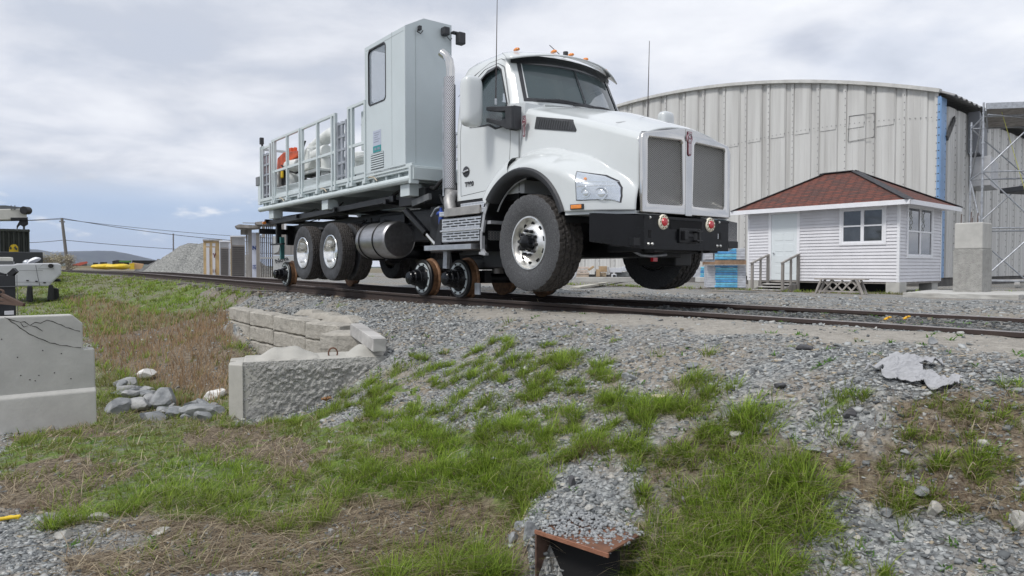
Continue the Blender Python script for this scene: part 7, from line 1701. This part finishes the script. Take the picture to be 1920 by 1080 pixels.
# farm roof, vehicles in the distance
r = empty('red_roofed_barn', P(150, 505, Y=240), 0, 'low orange red roof of a distant barn beyond the field', 'barn')
child(ppoly(MB(), [(133, 497), (150, 492), (163, 490), (165, 493), (150, 498)], 240, 8), 'roof', mat('barn_red', (.52, .10, .06), .7), r); child(ppoly(MB(), [(136, 497), (163, 494), (163, 500), (136, 500)], 241, 6), 'wall', mat('barn_wall', (.2, .2, .2), .8), r)
tag(ppoly(MB(), [(60, 499.5), (178, 498.5), (178, 503), (60, 503)], 130, 20).build('straw_strip', mat('straw_field', (.42, .36, .24), .9, 0, .2, .3), None), kind='structure')
def blob(px, py, w, h, Y, dep, mt, name, lab, cat, grp=None, parts=None):
    c = P(px, py, Y); k = Y / FPX; r = empty(name, c, 0, lab, cat, grp)
    def f(u, v):
        a = 2 * math.pi * u; t = v * math.pi; s = math.sin(t) ** .5
        return (math.cos(a) * 0 + (-math.cos(t)) * w * k / 2, math.sin(a) * s * dep / 2, h * k / 2 * (math.cos(a) * s * (1 + .10 * math.sin(t * 3 + 1))) + h * k / 2)
    m = MB().grid(f, 20, 16, closeu=True); m.build('hull', mt, r, smooth=60); mm = MB()
    for q in (parts or []): mm.box(q[0] * k, q[1] * k, -.3, .3, q[2] * k, q[3] * k)
    if parts: mm.build('dark_fittings', FRAMEB, r)
    return r
blob(194, 505.5, 36, 11, 74, 2.2, YELLOW, 'yellow_tank', 'low yellow tank beyond the track, left of the pair', 'tank', 'yellow tanks beyond the track', [(-3, 4, 9, 14), (-16, -13, 8, 13)])
blob(222, 505.5, 36, 11, 72, 2.2, YELLOW, 'yellow_tank', 'low yellow tank beyond the track, right of the pair', 'tank', 'yellow tanks beyond the track', [(-8, -3, 9, 16), (2, 8, 9, 14)])
face(255)
r = empty('tan_trailer', P(255, 504, Y=76), 0, 'small tan and yellow trailer between the tanks and the gravel pile', 'trailer')
child(ppoly(MB(), [(243, 505), (243, 494), (250, 492.5), (270, 495), (266, 505)], 76, 1.8), 'trailer_body', mat('tan_paint', (.55, .36, .20), .6), r, bevel=.05); child(ppoly(MB(), [(242.5, 505), (242.5, 494), (252, 493), (252, 505)], 75.9, .3), 'yellow_end', YELLOW, r)
tag(ppoly(MB(), [(210, 504), (212, 489), (220, 487.5), (242, 490), (242, 504)], 82, 2.5).build('dark_wagon', FRAMEB, None, bevel=.05), 'dark vehicle behind the yellow tanks', 'vehicle')
tag(ppoly(MB(), [(222, 492), (224, 488.5), (246, 488.5), (246, 492)], 81, 1.5).build('green_cover', mat('green_cover', (.10, .26, .07), .7), None), 'green tarpaulin strip over the dark vehicle', 'tarpaulin')
tag(ppoly(MB(), [(247, 495), (248, 488), (300, 488.5), (300, 497)], 80, 1.5).build('black_beam', FRAMEB, None), 'long black beam left of the gravel pile', 'beam')
# gravel piles
def pile(pts_, Y, dep, mt, lab):
    mb = MB(); xs = [P(a, b, Y).x for a, b in pts_]; zs = [P(a, b, Y).z for a, b in pts_]; n = 90; zb = -.9; q_ = 26
    for i in range(n + 1):
        x = xs[0] + (xs[-1] - xs[0]) * i / n; zt = float(np.interp(x, xs, zs)) + (fbm(np.array([x * 1.6]), np.array([2.]), 3, 4)[0] - .5) * .25
        for j in range(q_ + 1): t = -1 + 2 * j / q_; d = (zt - zb) * 1.35; mb.v.append((x + (fbm(np.array([x * 2]), np.array([t * 4]), 3, 6)[0] - .5) * .2, Y + t * d, zb + (zt - zb) * (1 - abs(t)) + (fbm(np.array([x * 2.5]), np.array([t * 9]), 3, 2)[0] - .5) * .22))
    for i in range(n):
        for j in range(q_): mb.f.append((i * (q_ + 1) + j, i * (q_ + 1) + j + 1, (i + 1) * (q_ + 1) + j + 1, (i + 1) * (q_ + 1) + j))
    o = mb.build('gravel_pile', mt, None, smooth=70); tag(o, lab, 'gravel pile'); return o
PG = mat('pile_gravel', (.36, .36, .34), .95, 0, 0, 9, 1., 9, col2=(.13, .135, .13), bdist=.12, detail=10)
pile([(262, 511), (280, 500), (300, 487), (312, 478), (325, 469), (338, 461), (350, 456), (361, 453.5), (368, 456), (385, 457), (420, 462), (470, 480), (520, 512)], 52, 4, PG, 'large grey gravel pile beyond the track')
pile([(246, 511), (262, 503), (280, 494), (296, 487), (306, 489), (330, 511)], 60, 3, mat('pile_dark', (.12, .12, .12), .95, 0, .3, 3, 1., 5, bdist=.1), 'small dark pile at the left foot of the grey gravel pile')
face(470)
# sheds and boards across the track
BT = WOODG
r = empty('wooden_crate', P(396, 515, Y=36), 0, 'tall tan crate end with two pale panels, leftmost across the track', 'crate')
m = MB(); pbox(m, 381, 451, 411, 520, 36, 1.6); child(m, 'crate_shell', TAN, r)
m = MB(); pbox(m, 386.5, 464, 393, 518, 35.97, .05); pbox(m, 398, 464, 404, 518, 35.97, .05); pbox(m, 386.5, 456, 393, 462, 35.97, .05); pbox(m, 398, 456, 404, 462, 35.97, .05); child(m, 'pale_panel', mat('pale_panel', (.62, .62, .64), .7), r)
m = MB()
for (a, b, c, d) in [(399, 475, 401, 477), (401, 477, 403, 483), (403, 474, 404.5, 479), (399, 505, 400, 511), (403, 505, 404, 511)]: pbox(m, a, b, c, d, 35.95, .03)
child(m, 'stencil_marks', mat('stencil', (.12, .03, .03), .8), r); m = MB(); pbox(m, 380, 449, 416, 452, 35.9, 2); child(m, 'crate_lid', WOODG, r)
SIDG = mat('grey_siding', (.14, .13, .125), .7, 0, .1, 2)
def shed(x0, x1, yt, ym, Y, lab, post=None):
    r = empty('siding_sample', P((x0 + x1) / 2, 515, Y), 0, lab, 'shed', 'small sheds across the track'); m = MB(); pbox(m, x0, yt, x1, 522, Y, 1.5); child(m, 'shed_core', mat('pale_panel', (.62, .62, .64)), r)
    m = MB(); n = 17
    for k in range(n): y0 = ym + (519 - ym) * k / n; y1 = ym + (519 - ym) * (k + 1) / n; a, b = PF(x0 + 3, y0, Y - .02), PF(x1 - 2, y1, Y - .02); e_ = FRD[0] * -.07; m.add([(a.x, a.y, a.z), (b.x, b.y, a.z), (b.x + e_.x, b.y + e_.y, b.z), (a.x + e_.x, a.y + e_.y, b.z), (a.x, a.y, b.z), (b.x, b.y, b.z)], [(0, 1, 2, 3), (3, 2, 5, 4)])
    child(m, 'lap_siding', SIDG, r)
    m = MB(); 
    for k in range(8): x = x0 + 3 + (x1 - x0 - 5) * k / 8; pbox(m, x, yt + 2, x + .35, ym - 1, Y - .02, .03)
    child(m, 'soffit_lines', mat('mid_pale', (.4, .4, .4), .7), r); m = MB(); pbox(m, x0 - .5, yt - 1, x1 + .5, yt + 1.5, Y - .1, 1.7); child(m, 'shed_cap', mat('white_trim', (.78, .79, .82)), r)
    m = MB(); pbox(m, x0, yt, x0 + 2.2, 521, Y - .06, .1); child(m, 'corner_post', mat('white_trim', (.78, .79, .82)) if not post else post, r)
shed(411, 430, 452, 464, 35, 'narrow shed with dark grey siding and white top, next to the crate'); shed(432, 460, 443, 459, 33.5, 'wider shed with dark grey siding and a tan corner post', TAN)
r = empty('timber_frame', P(468, 516, Y=32), 0, 'grey timber frame with flat roof slabs behind the rear rail wheel', 'timber frame')
for (a, b, c, d, Y) in [(464.5, 426, 473, 520, 32), (480, 436, 488, 520, 31.5), (461, 440, 465, 520, 32.6), (491, 420, 497, 445, 31)]: m = MB(); pbox(m, a, b, c, d, Y, .25); child(m, 'post', BT, r)
m = ppoly(MB(), [(440, 424), (448, 420.5), (489, 423), (489, 426), (470, 427.5), (444, 426.5)], 31.4, 1.8); child(m, 'roof_slab', BT, r); m = ppoly(MB(), [(478, 416.5), (490, 415), (528, 418), (532, 421), (482, 421)], 30.8, 1.8); child(m, 'roof_slab', BT, r)
m = MB(); pbox(m, 451, 430.5, 465, 440, 32.2, .2); pbox(m, 455, 417.5, 490, 418.5, 32.6, .2); child(m, 'crossbar', BT, r)
m = MB()
for k in range(7): x = 488 + 3.5 * k; pbox(m, x, 420 if k > 1 else 441, x + 3.1, 520, 31.2 + .04 * (k % 2), .08)
child(m, 'plank_wall', mat('dark_planks', (.10, .085, .075), .9, 0, .3, 3), r); m = MB(); pbox(m, 488, 482.5, 512, 485, 30.9, .5); child(m, 'shelf', mat('pale_shelf', (.45, .45, .44), .8), r)
m = MB()
for x in (496.5, 503, 510.5): pbox(m, x, 441, x + .8, 482, 31.0, .05)
child(m, 'pale_battens', mat('pale_shelf', (.45, .45, .44)), r)
r = empty('blue_lettered_board', P(476, 516, Y=31.8), 0, 'white upright board with blue lettering between two grey posts', 'board')
m = MB(); pbox(m, 472, 436, 481, 520, 31.85, .06); child(m, 'board_sheet', mat('board_white', (.62, .66, .78), .6), r); BL = mat('blue_ink', (.03, .06, .22), .6)
def wtext(s, px, py, hpx, Y, mt, par, sx=1, bold=.0, name='lettering'):
    p = PF(px, py, Y); sz = hpx * Y / FPX * 1.4; o = text(s, sz, .004, Matrix.Translation(p - par.location) @ Matrix.Rotation(math.atan2(-FRD[0].x, FRD[0].y), 4, 'Z') @ Matrix.Rotation(R(90), 4, 'X'), mt, name, par, bold=bold * sz, sx=sx); return o
wtext('N', 477, 465, 7, 31.82, BL, r, bold=.05); wtext('NB', 477, 498.5, 3.2, 31.82, BL, r, bold=.04); wtext('CO', 477, 502.5, 3.0, 31.82, BL, r, bold=.04)
r = empty('lettered_panel', P(530, 516, Y=30), 0, 'pale panel lettered Nova behind the rear rail wheel', 'sign')
m = MB(); pbox(m, 512, 479, 552, 520, 30, .08); child(m, 'panel_sheet', mat('panel_pale', (.48, .49, .48), .7), r); t_ = wtext('Nova', 528, 485.5, 8, 29.97, PLAST, r, bold=.03)
t_.data.transform(Matrix.Translation(P(528, 485.5, 29.97) - r.location) @ Matrix.Rotation(R(-18), 4, 'Y') @ Matrix.Translation(-(P(528, 485.5, 29.97) - r.location)))
m = MB(); pbox(m, 512, 443, 556, 478, 30.4, .1); pbox(m, 524, 420, 537, 478, 30.5, .2); o_ = child(m, 'grey_boards', WOODG, r); m = ppoly(MB(), [(513, 475), (513, 443), (524, 442.5), (524.5, 462), (522, 471), (518, 474)], 30.3, .08); child(m, 'curved_sheet', mat('panel_pale', (.48, .49, .48)), r); m = MB(); pbox(m, 533, 418, 538, 440, 30.2, .2); child(m, 'white_post', mat('white_trim', (.78, .79, .82)), r)

# ================================================================ YARD CLUTTER
def wrapped(px0, px1, y0, y1, Y, nlay, lab, seed, dep=1.1):
    a, b = P(px0, y1, Y), P(px1, y0, Y); r = empty('pallet_stack', a, -.20, lab, 'pallet stack', 'wrapped pallet stacks'); rd = random.Random(seed); W_ = (b.x - a.x) * .97; H = b.z - a.z; h = H / nlay
    for k in range(nlay):
        z = k * h
        MB().box(.0, W_, 0, dep, z + h * .70, z + h).box(0, .26, 0, dep, z + .0, z + h * .70).box(W_ - .26, W_, 0, dep, z, z + h * .70).box(W_ * .42, W_ * .58, 0.02, dep, z, z + h * .70).build('grey_layer', mat('plastic_grey', (.48, .50, .54), .5, 0, .15, 6), r, bevel=.012)
        c = [(.10, .38, .62), (.16, .48, .62), (.08, .30, .60)][k % 3]
        MB().box(.24 + rd.uniform(-.02, .02), W_ - .24, -.012, .05, z + .004, z + h - .006).build('blue_bag', mat(f'blue_wrap{k%3}', c, .3, 0, .25, 7, coat=.4), r, bevel=.012)
    MB().box(-.02, W_ + .02, .02, dep, -.02, .0).build('pallet_base', WOODG, r); return r
wrapped(1325, 1398, 497, 539, 20.5, 9, 'lower blue-wrapped stack of grey plastic trays left of the hut', 1)
wrapped(1322, 1396, 466, 487, 20.5, 4, 'upper blue-wrapped tray stack resting on the wooden pallet', 2)
a = P(1322, 496, 20.3); o = MB()
for k in range(5): o.box(.0, 1.15, .25 * k, .25 * k + .14, .05, .075).box(0, 1.15, .25 * k, .25 * k + .14, 0, .02)
o.box(0, 1.15, 0, .1, .02, .05).box(0, 1.15, .5, .6, .02, .05).box(0, 1.15, 1.0, 1.1, .02, .05); o = o.build('wooden_pallet', mat('pallet_brown', (.26, .17, .11), .9, 0, .3, 5), None, loc=a); o.rotation_euler = (0, 0, -.2); o.scale = (1, 1, 1.6); tag(o, 'brown wooden pallet between the two blue-wrapped stacks', 'pallet')
face(1340)
wrapped(1300, 1336, 500, 520, 24.5, 5, 'blue-wrapped stack farther back beside the front tyre', 3)
def yard(px0, y0, px1, y1, Y, dep, mt, name, lab, cat, grp=None, rot=0, bevel=.01):
    a = P(px0, y1, Y); b = P(px1, y0, Y); o = MB().box(0, b.x - a.x, 0, dep, 0, b.z - a.z).build(name, mt, None, bevel=bevel, loc=a); o.rotation_euler = (0, 0, rot); return tag(o, lab, cat, grp)
yard(1075, 520, 1195, 529, 26, .5, CONC, 'concrete_kerb', 'long low concrete kerb behind the front tyres', 'kerb', rot=.12)
for k, (a, b, c, d, lab) in enumerate([(1082, 516, 1104, 520, 'lowest board bundle on the kerb'), (1082, 511, 1105, 515, 'second board bundle on the kerb'), (1083, 506, 1102, 510, 'third board bundle on the kerb'), (1080, 500, 1104, 504.5, 'topmost pale board bundle on the kerb')]): yard(a, b, c, d, 27.2, .8, mat(f'board{k}', (.46 + .03 * k, .38 + .03 * k, .30 + .04 * k), .8, 0, .15, 6), 'board_bundle', lab, 'boards', 'boards stacked on the kerb')
CB = mat('cardboard', (.42, .30, .18), .85, 0, .15, 5)
yard(1119, 505, 1125, 519, 27, .3, CB, 'cardboard_post', 'upright cardboard strip seen between the front tyres', 'cardboard'); yard(1126, 499, 1139, 510, 27.4, .6, CB, 'cardboard_box', 'tan cardboard box between the front tyres', 'box'); yard(1124, 511, 1137, 519, 27.3, .5, mat('open_box', (.30, .24, .17), .9, 0, .3, 6), 'wooden_box', 'open dark wooden box under the cardboard box', 'box')
o = yard(1105, 504, 1117, 508, 27.1, .2, CB, 'leaning_board', 'tan board leaning on the stacked boards', 'board'); o.rotation_euler = (0, -.6, 0)
yard(1143, 502, 1166, 511, 27.6, .7, mat('appliance_white', (.62, .64, .68), .5), 'white_crate', 'long white crate behind the front axle', 'crate'); yard(1148, 514, 1156, 520, 26.9, .3, mat('appliance_white', (.62, .64, .68)), 'white_frame_box', 'small white framed box on the kerb', 'box'); yard(1149.5, 515.5, 1154.5, 519, 26.85, .05, DARKV, 'dark_opening_panel', 'dark square panel on the small white box', 'panel')
yard(1139, 500, 1142, 514, 27.2, .2, mat('mid_pale', (.4, .4, .4)), 'grey_upright', 'grey upright beside the white crate', 'post'); yard(1157, 510, 1186, 519, 27.8, .5, mat('scrap_grey', (.14, .15, .15), .7, 0, .4, 8), 'scrap_heap', 'dark low heap of parts at the right end of the kerb', 'scrap'); yard(1168, 500, 1185, 508, 28.2, .4, mat('appliance_white', (.62, .64, .68)), 'white_bundle', 'white bundle above the dark parts heap', 'bundle')
face(1070)
sh_ = ppoly(MB(), [(1056, 532), (1066, 515), (1072, 498), (1084, 500), (1080, 520), (1066, 532)], 24.5, .3).build('plastic_sheet', mat('sheet_white', (.60, .61, .63), .6, 0, .1, 5), None, bevel=.05); tag(sh_, 'white plastic sheet heap right behind the front tyre', 'sheet')
p0, p1 = G(1078, 541), G(1190, 522.5); p1 = p0 + (p1 - p0) * .6
for k in range(1): tag(MB().beam(p0 + Vector((0, 0, .03)), p1 + Vector((0, 0, .05)), .30, .04).build('long_plank', mat('pale_plank', (.46, .44, .38), .85, 0, .12, 3), None), 'long pale plank lying on the yard behind the front tyres', 'plank')
yard(1312, 520, 1330, 529, 23.5, .6, mat('pale_block', (.5, .5, .48), .8), 'pale_block', 'pale concrete block under the farther wrapped stack', 'block')
# yellow petals between rails
for k, (a, b) in enumerate(((1660, 603), (1696, 601.5))):
    g = G(a, b); g.z = float(TZ(g.x, g.y)[0]); o = MB()
    for j in range(4): o.ico((g.x + .012 * j, g.y + .01 * math.sin(j), g.z + .02 + .006 * j), .018, 1, (1, .7, .5), .2, j)
    tag(o.build('yellow_scrap', mat('petal', (.75, .42, .03), .6), None), ['left small yellow scrap between the rails', 'right small yellow scrap between the rails'][k], 'scrap')
# clear square plate under the bumper
pl_ = MB(); T0 = (1.2, .58, .50)
pl_.box(1.20, 1.21, .38, .40, .50, .63).box(1.20, 1.21, .60, .62, .50, .63).box(1.20, 1.21, .40, .60, .50, .515).box(1.20, 1.21, .40, .60, .615, .63)
pl_.build('square_bracket', GALV, tr)
# ================================================================ HAZE
hz_ = MB().box(-3600, 3600, -60, 4700, -140, 190).build('haze', None and [] or bpy.data.materials.new('haze_air'), None)
hm = hz_.data.materials[0]; hm.use_nodes = True; nt = hm.node_tree
for n in list(nt.nodes):
    if n.type != 'OUTPUT_MATERIAL': nt.nodes.remove(n)
pv_ = nt.nodes.new('ShaderNodeVolumePrincipled'); pv_.inputs['Color'].default_value = (.78, .86, 1, 1); pv_.inputs['Density'].default_value = .00010; nt.links.new(pv_.outputs[0], [n for n in nt.nodes if n.type == 'OUTPUT_MATERIAL'][0].inputs['Volume']); tag(hz_, kind='stuff')
